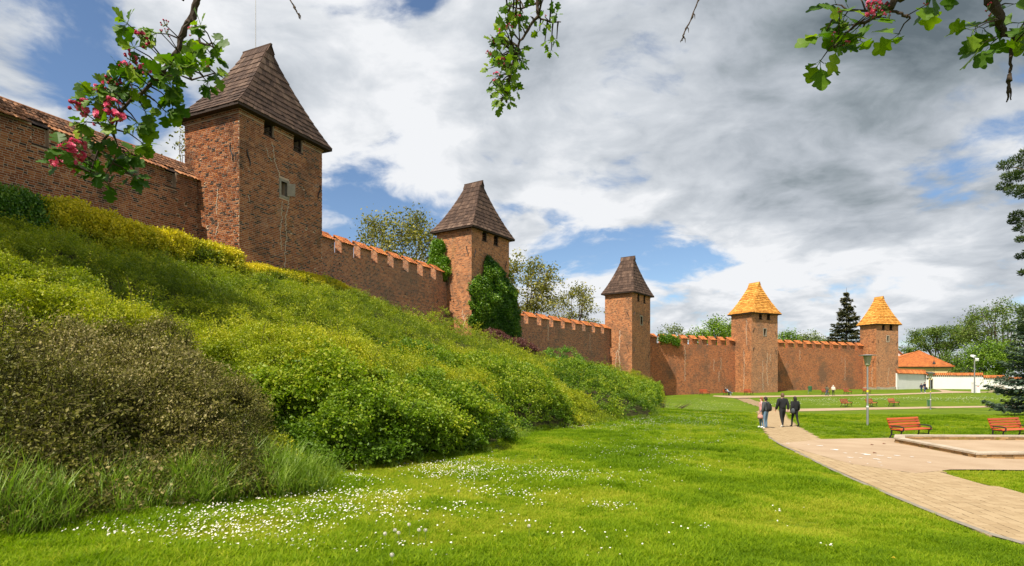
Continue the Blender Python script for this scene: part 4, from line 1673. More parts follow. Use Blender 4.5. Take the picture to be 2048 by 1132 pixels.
def curtain(label, P, d, L, zb, zs, hm, spans, mat, thick=1.1, putlogs=30, seed=0, tile='clay_tile', rows=3, single_tiles=False, end_open=True):
    """wall in local coordinates: x along, y inward; spans = merlons [(x0, x1)]"""
    th = math.atan2(d[1], d[0])
    root = empty('town_wall', (P[0], P[1], zb), th, label, 'wall', 'sections of the crenellated town wall')
    H = zs - zb
    r = np.random.default_rng(seed)
    holes = []
    for _ in range(putlogs):
        x, z = r.uniform(.4, L - .4), H - r.choice([.9, 2.1, 3.2, 4.3, 5.4, 6.5, 7.3]) + r.uniform(-.12, .12)
        if z > .3 and all(abs(h[0] - x) > .3 or abs(h[2] - z) > .3 for h in holes):
            holes.append((x, x + .15, z, z + .14, .3))
    mb = MB()
    holes_grid(mb, 0, L, 0, H, holes, lambda x, dd, z: (x, dd, z), .3, 0, 1)
    mb.quad((0, 0, H), (L, 0, H), (L, thick, H), (0, thick, H), 0, [(0, 0), (L, 0), (L, thick), (0, thick)])
    mb.quad((0, thick, 0), (0, thick, H), (L, thick, H), (L, thick, 0), 0, [(0, 0), (0, H), (L, H), (L, 0)])
    for x in (0, L):
        mb.quad((x, 0, 0), (x, thick, 0), (x, thick, H), (x, 0, H), 0, [(0, 0), (thick, 0), (thick, H), (0, H)])
    mb.build('masonry', [mat, 'dark_interior'], root)
    t2 = thick * .62
    for (x0, x1) in spans:
        mb = MB()
        x0, x1 = max(x0, .01), min(x1, L - .01)
        if x1 - x0 < .2:
            continue
        hf, hb = hm, hm + .52
        y1 = t2
        vs = [(x0, 0.002, H), (x1, 0.002, H), (x1, y1, H), (x0, y1, H), (x0, 0.002, H + hf), (x1, 0.002, H + hf), (x1, y1, H + hb), (x0, y1, H + hb)]
        fs = [(0, 1, 5, 4), (1, 2, 6, 5), (2, 3, 7, 6), (3, 0, 4, 7), (4, 5, 6, 7)]
        uv = [[(vs[i][0], vs[i][2]) for i in fs[0]], [(vs[i][1] + 5, vs[i][2]) for i in fs[1]], [(vs[i][0], vs[i][2]) for i in fs[2]], [(vs[i][1], vs[i][2]) for i in fs[3]], [(0, 0)] * 4]
        mb.add(vs, fs, 0, uv)
        m = mb.build('merlon', [mat], root)
        tb = MB()
        if single_tiles:
            n = max(1, int(round((x1 - x0 + .1) / .21)))
            w = (x1 - x0 + .1) / n
            for i in range(n):
                tb = MB()
                tile_row_mesh(tb, x0 - .05 + i * w, x0 - .05 + (i + 1) * w, -.13, H + hf - .06, y1 + .06, H + hb + .05, rows, w, r)
                tb.build('roof_tile', [tile], m)
        else:
            tile_row_mesh(tb, x0 - .06, x1 + .06, -.13, H + hf - .06, y1 + .06, H + hb + .05, rows, .23, r)
            tb.build('tile_cap', [tile], m)
        tb = MB()
        # ridge and back slope
        tb.tube([(x0 - .07, y1 + .05, H + hb + .06), (x1 + .07, y1 + .05, H + hb + .06)], .085, 6)
        tb.quad((x0 - .06, y1 + .05, H + hb + .05), (x1 + .06, y1 + .05, H + hb + .05), (x1 + .06, thick, H + hb - .3), (x0 - .06, thick, H + hb - .3))
        tb.build('ridge_tile', [tile], m)
    return root, H


def wall_line(i):
    """front plane of the curtain wall that runs from tower i to tower i + 1"""
    A, B = TOWERS[i], TOWERS[i + 1]
    p = A['C'] + A['a'] * (A['W'] - .4) + A['v'] * A['yl']
    q = B['C'] + B['v'] * B['yl'] + B['a'] * .25
    d = q - p
    L = float(np.linalg.norm(d))
    return p, d / L, L


# second section, beside the largest tower
p, d, L = wall_line(0)
z2 = line_z(p, d, 862, 537)
sp2 = [(643, 669), (683, 707), (720.6, 742.4), (754.7, 775), (787, 805.6), (817, 834.5), (845.7, 861.6), (872, 886)]
sp2 = [(on_line(p, d, a), on_line(p, d, b)) for a, b in sp2]
WALL2 = curtain('battlemented wall in shade with seven tiled merlons, running down from the largest tower to the ivy tower', p, d, L, 2.5, z2 - 0.95, 0.95, sp2, 'brick_masonry', putlogs=26, seed=2)
W2LINE = (p, d, L, z2)
# third
p, d, L = wall_line(1)
z3 = line_z(p, d, 1215, 656.5)
n = 9
a0, a1 = on_line(p, d, 1029), on_line(p, d, 1219.5)
pit = (a1 - a0 + .95) / n
sp3 = [(a0 + k * pit, a0 + k * pit + pit - .95) for k in range(n)]
sp3 = [(sp3[0][0] - pit * k, sp3[0][1] - pit * k) for k in (3, 2, 1)] + sp3
WALL3 = curtain('long grey brown battlemented wall with orange tile caps between the ivy tower and the slender tower', p, d, L, -1.5, z3 - .9, .9, [s for s in sp3 if s[1] > .2], 'brick_masonry', putlogs=34, seed=3)
W3LINE = (p, d, L, z3)
# fourth
p, d, L = wall_line(2)
z4 = line_z(p, d, 1460, 681)
a0, a1 = on_line(p, d, 1301.5), on_line(p, d, 1468.6)
pit = (a1 - a0 + 1.0) / 9
sp4 = [(a0 + k * pit, a0 + k * pit + pit - 1.0) for k in range(9)]
WALL4 = curtain('sunlit orange brick battlemented wall behind the leftmost benches, short of the middle golden tower', p, d, L, -3.3, z4 - .95, .95, sp4, 'brick_masonry_red', putlogs=40, seed=4)
W4LINE = (p, d, L, z4)
# fifth
p, d, L = wall_line(3)
z5 = line_z(p, d, 1715, 691)
a0, a1 = on_line(p, d, 1556.5), on_line(p, d, 1726)
pit = (a1 - a0 + .95) / 10
sp5 = [(a0 + k * pit, a0 + k * pit + pit - .95) for k in range(10)]
WALL5 = curtain('sunlit red brick battlemented wall between the two golden roofed towers', p, d, L, -3.3, z5 - 1.0, 1.0, [(sp5[0][0] - pit, sp5[0][1] - pit)] + sp5, 'brick_masonry_red', putlogs=40, seed=5)
W5LINE = (p, d, L, z5)


def first_wall():
    """the nearest section: built brick by brick, with blind embrasures under one tiled roof"""
    T = TOWERS[0]
    q = T['C'] + T['v'] * T['yl']
    d = T['a']
    L = 22.0
    p = q - d * L
    zb = 4.0
    zt = line_z(p, d, 394, 360)          # lower tile edge
    root = empty('town_wall', (p[0], p[1], zb), math.atan2(d[1], d[0]), 'dark nearest stretch of brick wall with tiled roof, at the left behind the pink blossom', 'wall', 'sections of the crenellated town wall')
    H = zt - zb
    S = lambda px: on_line(p, d, px)
    emb = [(S(63), S(98)), (S(162), S(190)), (S(250), S(278)), (S(330), S(352))]
    w0 = emb[0][1] - emb[0][0]
    pitch = emb[1][0] - emb[0][0]
    k = 1
    while emb[0][0] - pitch > .5:
        emb.insert(0, (emb[0][0] - pitch, emb[0][1] - pitch))
    eh = 0.95
    r = np.random.default_rng(21)
    holes = [(a, b, H - eh, H + .02, .28) for a, b in emb]
    put = []
    for _ in range(26):
        x, z = r.uniform(.4, L - .4), H - r.choice([1.6, 2.5, 3.4, 4.2]) + r.uniform(-.1, .1)
        put.append((x, x + .15, z, z + .14, .3))
    mb = MB()
    holes_grid(mb, 0, L, 0, H + .02, put, lambda x, dd, z: (x, dd + .28, z), .25, 0, 1)
    # the outer skin leaves the embrasures out
    xs = [0]
    skin = MB()
    allh = holes + put
    holes_grid(mb, 0, L, 0, H - eh, put, lambda x, dd, z: (x, dd, z), .3, 0, 1)
    edges = [0] + [e for ab in emb for e in ab] + [L]
    for i in range(0, len(edges), 2):
        a, b = edges[i], edges[i + 1]
        mb.box(a, b, 0.002, .28, H - eh, H, 0, skip='d')
    for a, b in emb:
        mb.quad((a, 0, H - eh), (b, 0, H - eh), (b, .28, H - eh), (a, .28, H - eh), 0)
    mb.quad((0, 1.9, 0), (0, 1.9, H), (L, 1.9, H), (L, 1.9, 0), 0)
    mb.quad((0, 0, 0), (0, 1.9, 0), (0, 1.9, H), (0, 0, H), 0)
    mb.build('masonry', ['mortar', 'dark_interior'], root)
    sk = MB()
    for a, b in emb:
        sk.box(a + .01, b - .01, -.045, .24, H - eh, H - eh + .07)
    for k in range(len(emb)):
        a, b = emb[k]
        mb = MB()
        mb.box(a + .01, b - .01, -.045, .24, H - eh, H - eh + .07)
        mb.build('embrasure_sill', ['dark_timber'], root)
    jb = MB()
    zlow = 6.6 - zb
    bf = lay_bricks(0, L, zlow, H - .02, allh, r)
    px = lambda s: HX + F * (p[0] + d[0] * s) / (p[1] + d[1] * s)
    near = sorted([(x, k) for k, (x, z, Lb) in enumerate(bf) if px(x - .2) > 2 and z > 7.45 - zb and Lb > .2])[:295]
    brick_face(root, bf, (0, 0, 0), (1, 0, 0), (0, -1, 0), {k for _, k in near}, r, jb)
    for a, b in emb:
        bb = lay_bricks(a + .02, b - .02, H - eh + .08, H, [], r)
        brick_face(root, bb, (0, .28, 0), (1, 0, 0), (0, -1, 0), set(), r, jb)
    jb.build('brickwork', ['brick_clay'], root, kind='stuff')
    # roof: one long slope of plain tiles set back, and a skirt of pantiles over every merlon
    roof = empty('tiled_roof', (0, 0, 0))
    roof.parent = root
    hr = 1.05
    yr = 1.15
    mbr = MB()
    mbr.quad((0, .05, H + .03), (L, .05, H + .03), (L, yr, H + hr), (0, yr, H + hr), 0)
    mbr.quad((0, yr, H + hr), (L, yr, H + hr), (L, 2.2, H - .1), (0, 2.2, H - .1), 0)
    mbr.quad((L, .05, H), (L, 2.2, H - .1), (L, yr, H + hr), (L, yr, H + hr), 0)
    o = mbr.build('roof_boards', ['dark_timber'], roof)
    s_px = lambda s: px(s)
    rr = np.random.default_rng(8)
    n = int(L / .21)
    w = L / n
    vis = [i for i in range(n) if px(i * w) > -40]
    jb = MB()
    for i in range(n):
        x0, x1 = i * w, (i + 1) * w
        xm = (x0 + x1) / 2
        inside = any(a < xm < b for a, b in emb)
        ylo, zlo = (.20, H + .10) if inside else (-.22, H - .09)
        tb = MB()
        f = (0.44 - .0) if not inside else .30
        # lower pantile, one per column
        ymid, zmid = .42, H + .30
        tgt = tb if i in vis else jb
        if not inside:
            tile_row_mesh(tgt, x0, x1, ylo, zlo, ymid, zmid, 1, w, rr)
        if i in vis and not inside:
            tb.build('roof_tile', ['old_clay_tile'], roof)
    # upper slope of older, flatter tiles
    up = MB()
    tile_row_mesh(up, 0, L, .36, H + .31, yr, H + hr + .03, 4, .21, rr)
    up.build('upper_tiles', ['sooty_clay_tile'], roof, kind='stuff')
    jb.build('eave_tiles', ['old_clay_tile'], roof, kind='stuff') if jb.v else None
    mbr = MB()
    mbr.tube([(0, yr, H + hr + .05), (L, yr, H + hr + .05)], .08, 6)
    mbr.build('ridge_tile', ['old_clay_tile'], roof)
    return root


first_wall()


def repair_lines():
    """old cracks filled with pale mortar on the farther towers and walls"""
    r = np.random.default_rng(44)

    def run(root, place, pts, w):
        mb = MB()
        for i in range(len(pts) - 1):
            (x0, z0), (x1, z1) = pts[i], pts[i + 1]
            n = max(2, int(abs(z1 - z0) / .21))
            px_ = x0
            for k in range(n):
                x = x0 + (x1 - x0) * k / n + r.uniform(-.12, .12)
                za, zb_ = z0 + (z1 - z0) * k / n, z0 + (z1 - z0) * (k + 1) / n
                lo, hi = min(za, zb_), max(za, zb_)
                a = [place(x - w, .0, lo), place(x + w, .0, lo), place(x + w, .0, hi), place(x - w, .0, hi)]
                f = [place(x - w, -.012, lo), place(x + w, -.012, lo), place(x + w, -.012, hi), place(x - w, -.012, hi)]
                mb.add(a + f, [(4, 5, 6, 7), (0, 1, 5, 4), (1, 2, 6, 5), (2, 3, 7, 6), (3, 0, 4, 7)])
                xa, xb = min(px_, x) - w, max(px_, x) + w
                a = [place(xa, -.002, lo - w), place(xb, -.002, lo - w), place(xb, -.002, lo + w), place(xa, -.002, lo + w)]
                f = [place(xa, -.015, lo - w), place(xb, -.015, lo - w), place(xb, -.015, lo + w), place(xa, -.015, lo + w)]
                mb.add(a + f, [(4, 5, 6, 7), (0, 1, 5, 4), (2, 3, 7, 6)])
                px_ = x
        mb.build('mortar_repair', ['pale_mortar'], root)
    fr = lambda x, d, z: (x, d, z)
    for idx, face, pxs in ((1, 'l', [(925, 620, 655)]), (2, 'l', [(1241, 660, 745), (1234, 700, 745)]),
                           (3, 'l', [(1488, 700, 780), (1494, 640, 690)]), (3, 'f', [(1526, 720, 780), (1535, 705, 770), (1541, 708, 722)]), (4, 'f', [(1778, 735, 770)]), (4, 'l', [(1745, 735, 772)])):
        T = TOWERS[idx]
        base, dv = (T['C'], T['a']) if face == 'f' else (T['C'], T['v'])
        pl = fr if face == 'f' else (lambda x, d, z: (d, x, z))
        for (px_, y0, y1) in pxs:
            s = on_line(base, dv, px_)
            z0, z1 = line_z(base, dv, px_, y0) - T['z0'], line_z(base, dv, px_, y1) - T['z0']
            run(T['root'], pl, [(s, z0), (s + r.uniform(-.35, .35), (z0 + z1) / 2), (s + r.uniform(-.2, .2), z1)], .024)
    for (rt, H), line, zb, pxs in ((WALL4, W4LINE, -3.3, [(1370, 690, 762), (1428, 718, 742), (1442, 715, 740), (1438, 742, 764)]), (WALL3, W3LINE, -1.5, [(1096, 640, 680), (1180, 668, 700)]), (WALL5, W5LINE, -3.3, [(1600, 700, 720), (1690, 715, 760)])):
        p, d, L, _ = line
        for (px_, y0, y1) in pxs:
            s = on_line(p, d, px_)
            run(rt, fr, [(s, line_z(p, d, px_, y0) - zb), (s, line_z(p, d, px_, y1) - zb)], .024)


repair_lines()

# ------------------------------------------------------------------ grass, daisies, bank vegetation
def rot_to_normal(nrm, r, spin=True):
    """euler angles that turn +Z to the normals, with a random spin"""
    n = unit(nrm)
    N = len(n)
    spin_a = r.uniform(0, 2 * math.pi, N) if spin else np.zeros(N)
    ex = np.arctan2(np.hypot(n[:, 0], n[:, 1]), n[:, 2])
    az = np.arctan2(n[:, 1], n[:, 0])
    # tilt about Y then turn about Z (XYZ euler: first X, then Y, then Z); spin goes in by jittering the turn
    out = np.zeros((N, 3))
    out[:, 1] = ex
    out[:, 2] = az
    small = ex < 0.25
    out[small, 2] = spin_a[small]
    return out


def tuft(seed, n=16, h=0.09, spread=0.05, w=0.0038, bend=0.5):
    r = np.random.default_rng(seed)
    polys, vals = [], []
    for k in range(n):
        a = r.uniform(0, 2 * math.pi)
        b = np.array([math.cos(a), math.sin(a), 0]) * spread * r.uniform(0, 1) ** .5
        L = h * r.uniform(0.55, 1.25)
        la = r.uniform(0, 2 * math.pi)
        lean = np.array([math.cos(la), math.sin(la), 0]) * L * bend * r.uniform(.2, 1.0)
        side = np.array([-math.sin(la + r.uniform(-.8, .8)), math.cos(la), 0]) * w
        p = [b, b + lean * .3 + np.array([0, 0, L * .6]), b + lean + np.array([0, 0, L])]
        v = r.uniform(0, 1)
        polys.append(np.stack([p[0] - side, p[0] + side, p[1] + side * .8, p[1] - side * .8]))
        polys.append(np.stack([p[1] - side * .8, p[1] + side * .8, p[2] + side * .08, p[2] - side * .08]))
        vals += [v * .8, min(1, v + .15)]
    return proto_from_quads(np.stack(polys), vals)


def frame_points(r, n, y0, y1, margin=0.20, power=1.0):
    """random ground points spread evenly in area inside the camera's wedge between two distances"""
    y = (y0 ** 2 + (y1 ** 2 - y0 ** 2) * r.uniform(0, 1, n)) ** .5
    x = (r.uniform(-1, 1, n) * (1024 / F + margin)) * y
    return x, y


def value_noise(x, y, scale, seed):
    """smooth 2d noise 0..1"""
    r = np.random.default_rng(seed)
    tab = r.uniform(0, 1, (64, 64))
    u, v = x / scale + 1000, y / scale + 1000
    i, j = np.floor(u).astype(int), np.floor(v).astype(int)
    fu, fv = u - i, v - j
    fu, fv = fu * fu * (3 - 2 * fu), fv * fv * (3 - 2 * fv)
    g = lambda a, b: tab[a % 64, b % 64]
    return (g(i, j) * (1 - fu) + g(i + 1, j) * fu) * (1 - fv) + (g(i, j + 1) * (1 - fu) + g(i + 1, j + 1) * fu) * fv


def fbm(x, y, scale, seed, octv=4):
    s, a, tot = 0, 1.0, 0
    for k in range(octv):
        s = s + a * value_noise(x, y, scale / 2 ** k, seed + k)
        tot += a
        a *= 0.55
    return s / tot


def make_grass():
    r = np.random.default_rng(42)
    X, Y = [], []
    for (n, y0, y1) in ((50000, 4.0, 8), (54000, 8, 14), (47000, 14, 26), (33000, 26, 50)):
        x, y = frame_points(r, n, y0, y1)
        X.append(x)
        Y.append(y)
    x, y = np.concatenate(X), np.concatenate(Y)
    z, t = terrain(x, y)
    P = np.stack([x, y], 1)
    ok = (t <= 0.02) & ~on_hard(P)
    x, y, z = x[ok], y[ok], z[ok]
    N = len(x)
    patch = fbm(x, y, 3.0, 7)
    patch2 = fbm(x, y, 0.9, 17)
    dry = fbm(x, y, 1.6, 27)
    far = np.clip((y - 6) / 40, 0, 1)
    scl = (0.45 + 1.5 * patch2 * (.6 + .8 * (1 - dry))) * (1 + 0.7 * far) * r.uniform(.75, 1.25, N)
    # shorter, dryer sward along the paving
    dmin = np.full(N, 9.0)
    for pl in (MAIN, PLAZA):
        q = np.array(pl + [pl[0]])
        dd, _, _ = poly_dist(np.stack([x, y], 1), q)
        dmin = np.minimum(dmin, dd)
    edge = np.exp(-dmin / 0.55)
    scl = scl * (1 - 0.45 * edge)
    tint = np.clip(0.385 + (patch - .5) * 1.7 + (dry - .5) * 1.3 + (fbm(x, y, .35, 37, 2) - .5) * .7 + edge * .5 + r.normal(size=N) * .14, 0, 1)
    clover = ss(fbm(x, y, 2.4, 111, 3), .58, .68)
    worn = ss(fbm(x, y, 2.0, 121, 4), .57, .70)
    tint = np.clip(tint - .34 * clover + .30 * worn * (1 - clover), 0, 1)
    scl = scl * (1 + .25 * clover - .30 * worn)
    nrm = np.stack([r.normal(size=N) * .12, r.normal(size=N) * .12, np.ones(N)], 1)
    rot = rot_to_normal(nrm, r)
    rot[:, 2] = r.uniform(0, 6.28, N)
    protos = [tuft(1, 30, .044, .06, bend=1.0), tuft(2, 26, .050, .07, bend=1.2), tuft(3, 32, .038, .08, bend=1.3), tuft(4, 24, .058, .06, .0035, 1.1)]
    o = gn_scatter('grass', protos, np.stack([x, y, z - .005], 1), rot, scl, r.integers(0, 4, N), tint, ['grass_blade'])
    props(o, 'short sunlit grass blades of the lawn', kind='stuff')


make_grass()


def make_daisies():
    r = np.random.default_rng(77)

    def daisy(seed, h, tilt):
        q = np.random.default_rng(seed)
        V, Fc, M, Lv = [], [], [], []
        c = np.array([0, 0, h])
        ax = np.array([math.sin(tilt), 0, math.cos(tilt)])
        u = unit(np.cross(ax, [0, 1, 0]))
        w = np.cross(ax, u)
        n = 11
        V.append(c + ax * .003)
        for k in range(2 * n):
            a = math.pi * k / n
            rad = .0125 if k % 2 == 0 else .0088
            V.append(c + (u * math.cos(a) + w * math.sin(a)) * rad + ax * (.0 if k % 2 else .0015))
        for k in range(2 * n):
            Fc.append((0, 1 + k, 1 + (k + 1) % (2 * n)))
            M.append(0)
            Lv.append(.5)
        b = len(V)
        for k in range(6):
            a = math.pi * k / 3
            V.append(c + (u * math.cos(a) + w * math.sin(a)) * .0042 + ax * .0045)
        V.append(c + ax * .0065)
        for k in range(6):
            Fc.append((b + k, b + (k + 1) % 6, b + 6))
            M.append(1)
            Lv.append(.5)
        b = len(V)
        s = .0012
        V += [np.array([-s, 0, 0]), np.array([s, 0, 0]), c + np.array([s, 0, 0]), c - np.array([s, 0, 0])]
        Fc.append((b, b + 1, b + 2, b + 3))
        M.append(2)
        Lv.append(.5)
        return (np.array(V), Fc, M, Lv)
    # bands where the daisies grow, as picture regions (centre, half sizes, how many)
    bands = [(480, 1072, 210, 32, 460), (640, 1045, 150, 28, 400), (760, 1020, 110, 26, 170), (330, 1098, 220, 34, 330), (110, 1106, 140, 14, 150), (420, 1115, 260, 26, 150), (960, 952, 130, 24, 520), (880, 960, 80, 18, 260), (1120, 958, 120, 18, 260),
             (1230, 962, 110, 16, 130), (1010, 1000, 140, 20, 120), (800, 1050, 120, 30, 90), (620, 1110, 260, 24, 120), (1230, 1015, 60, 12, 50), (930, 1040, 70, 16, 50), (1200, 1080, 300, 40, 45), (1370, 1050, 60, 15, 14),
             (1200, 858, 120, 9, 260), (1290, 845, 90, 10, 320), (1400, 838, 90, 14, 420), (1400, 812, 80, 12, 420), (1250, 905, 120, 16, 160), (1330, 880, 120, 16, 200), (1470, 870, 50, 14, 70),
             (1340, 930, 100, 20, 110), (720, 985, 60, 16, 120), (1650, 805, 90, 5, 420), (1800, 800, 120, 6, 420), (1950, 800, 90, 7, 420), (1560, 806, 50, 5, 180), (1650, 1075, 20, 5, 9), (1550, 1000, 60, 40, 8)]
    xs, ys, zs = [], [], []
    for (cx, cy, hx, hy, n) in bands:
        px = cx + r.normal(size=n) * hx * .55
        py = cy + r.normal(size=n) * hy * .5
        # clumps
        k = max(1, n // 7)
        cl = r.integers(0, k, n)
        ox, oy = r.normal(size=k) * hx * .5, r.normal(size=k) * hy * .5
        m = r.uniform(size=n) < .5
        px = np.where(m, cx + ox[cl] + r.normal(size=n) * hx * .10, px)
        py = np.where(m, cy + oy[cl] + r.normal(size=n) * hy * .12, py)
        for a, b in zip(px, py):
            if b > 1150 or a < -20 or a > 2070 or b < 782:
                continue
            # one Newton-like pass on the lawn height is enough here
            Yd = 2.4 / max((b - HY) / F, 1e-3)
            for _ in range(7):
                Xd = (a - HX) / F * Yd
                zz = float(z_base(Xd, Yd) + decay(Yd) * math.exp(-4.0 / 16))
                Yd = -zz / ((b - HY) / F)
            xs.append((a - HX) / F * Yd)
            ys.append(Yd)
    x, y = np.array(xs), np.array(ys)
    z, t = terrain(x, y)
    ok = (t <= .01) & ~on_hard(np.stack([x, y], 1)) & (y < 110)
    x, y, z = x[ok], y[ok], z[ok]
    N = len(x)
    rot = np.zeros((N, 3))
    rot[:, 2] = r.normal(size=N) * .7 + math.radians(232)     # faces lean towards the sun
    scl = r.uniform(.62, 1.0, N) * np.where(y > 26, 1.0 + (y - 26) / 50, 1.0)
    pr = [daisy(1, .075, .25), daisy(2, .09, .5), daisy(3, .068, .1), daisy(4, .085, .8)]
    o = gn_scatter('daisies', pr, np.stack([x, y, z], 1), rot, scl, r.integers(0, 4, N), r.uniform(size=N), ['daisy_petal', 'daisy_eye', 'flower_stalk'])
    props(o, 'scattered small white daisies in the lawn', kind='stuff')
    # dandelion clocks and one yellow flower standing in the lawn
    spots = [(770, 1086), (790, 1079), (797, 1083), (818, 1066), (838, 1077), (851, 1079), (917, 990), (939, 920), (1058, 1067), (784, 1132)]
    names = ['grey dandelion clock leftmost of the cluster of three in the lawn', 'upper dandelion clock of the tight cluster of three', 'lower right dandelion clock of the tight cluster of three',
             'taller dandelion clock above the pair of clocks', 'left dandelion clock of the side by side pair', 'right dandelion clock of the side by side pair', 'lone dandelion clock in the middle of the daisies',
             'dandelion clock right below the edge of the green shrubs', 'lone dandelion clock in open grass right of the daisies', 'dandelion clock at the bottom edge of the lawn']
    proto = None
    for (px, py), lb in zip(spots, names):
        g = ground(px, py + 16)
        o = empty('dandelion', g, r.uniform(0, 6), lb, 'flower', 'dandelion clocks in the lawn')
        if proto is None:
            mb = MB()
            q = np.random.default_rng(9)
            for k in range(150):
                v = Vector(unit(q.normal(size=3)))
                u = v.cross(Vector((0, 0, 1.01))).normalized() * .0028
                w = v.cross(u).normalized() * .0028
                c = Vector((0, 0, .17)) + v * .020
                mb.add([c + u, c + w, c - u, c - w], [(0, 1, 2, 3)])
                mb.add([Vector((0, 0, .17)) + v * .003 + u * .12, Vector((0, 0, .17)) + v * .003 - u * .12, c], [(0, 1, 2)])
            hd = mb.build('seed_head', ['seed_fluff'], o)
            mb = MB()
            mb.tube([(0, 0, 0), (.004, .003, .09), (0, 0, .17)], [.003, .0026, .0022], 5)
            st = mb.build('stalk', ['flower_stalk'], o)
            proto = (hd, st)
        else:
            link_copy(proto[0], o)
            link_copy(proto[1], o)
    for (px, py, lb) in ((1787, 1121, 'single yellow dandelion flower in the grass at the lower right'),):
        g = ground(px, py + 6)
        o = empty('dandelion', g, 0, lb, 'flower')
        mb = MB()
        for ring, (rad, zz) in enumerate(((.020, .060), (.014, .066), (.007, .070))):
            for k in range(14 - 3 * ring):
                a = 2 * math.pi * k / (14 - 3 * ring) + ring
                c, s = math.cos(a), math.sin(a)
                mb.add([(-s * .003, c * .003, zz - .004), (s * .003, -c * .003, zz - .004), (c * rad + s * .003, s * rad - c * .003, zz), (c * rad - s * .003, s * rad + c * .003, zz)], [(0, 1, 2, 3)])
        mb.build('flower_head', ['daisy_eye'], o)
        mb = MB()
        mb.tube([(0, 0, 0), (0, 0, .06)], .003, 5)
        mb.build('stalk', ['flower_stalk'], o)


make_daisies()

# ---- shrubs on the bank: each mound is one spreading shrub, the rest is ground cover
MOUNDS = [  # label, centre (picture point on the ground), radius across, radius deep, height, material
    ('low brown leaved shrub heaped at the lower left corner beside the lawn', (-7.6, 9.6), 4.3, 3.5, 0.72 - tz(-7.6, 9.6), 'brown_leaf'),
    ('broad fresh green shrub bulging over the lawn right of the brown shrub', (-3.6, 13.4), 2.7, 2.9, 1.45, 'shrub_leaf'),
    ('yellowish green shrub whose rounded nose reaches farthest into the lawn', (-1.55, 17.2), 2.3, 3.6, 1.30, 'shrub_leaf'),
    ('dark sided shrub mound in the notch of the bank, behind the nose of shrubs', (0.2, 27.2), 3.1, 4.2, 2.2, 'shrub_leaf'),
    ('olive shrub mound higher on the bank, above the notch', (-3.6, 26.5), 3.0, 4.0, 1.3, 'shrub_leaf'),
    ('long rounded green shrub at the far end of the bank, below the slender tower', (6.4, 40.0), 4.4, 7.0, 2.0, 'shrub_leaf'),
    ('last dark green shrub of the bank, against the far lawn', (14.5, 56.0), 5.0, 11.0, 2.0, 'shrub_leaf'),
    ('bright green bush on the crest of the bank against the grey brown wall', (5.9, 64.5), 3.2, 2.6, 2.3, 'bright_ivy_leaf'),
]


def mound_h(x, y):
    hs = []
    for (lb, c, rx, ry, h, m) in MOUNDS:
        q = ((x - c[0]) / rx) ** 2 + ((y - c[1]) / ry) ** 2
        wob = 1 + 0.35 * (fbm(x, y, 2.2, hash(lb) % 50) - .5)
        hs.append(h * np.sqrt(np.clip(1 - q * wob, 0, 1)) )
    return np.stack(hs)


def cover_h(x, y, t):
    """thickness of the ground cover"""
    n = fbm(x, y, 4.5, 31)
    n2 = fbm(x, y, 1.5, 41, 3)
    n3 = fbm(x, y, .75, 43, 2)
    edge = np.clip(t * 9.0, 0, 1) * (1 - .80 * ss(t, .58, .95))
    return (0.10 + 1.9 * np.clip(n - .40, 0, 1) * 1.6 + 1.5 * np.clip(n2 - .35, 0, 1) + .5 * n3) * edge


def foliage(*a):
    o = gn_scatter('foliage', *a)
    o['kind'] = 'stuff'
    return o


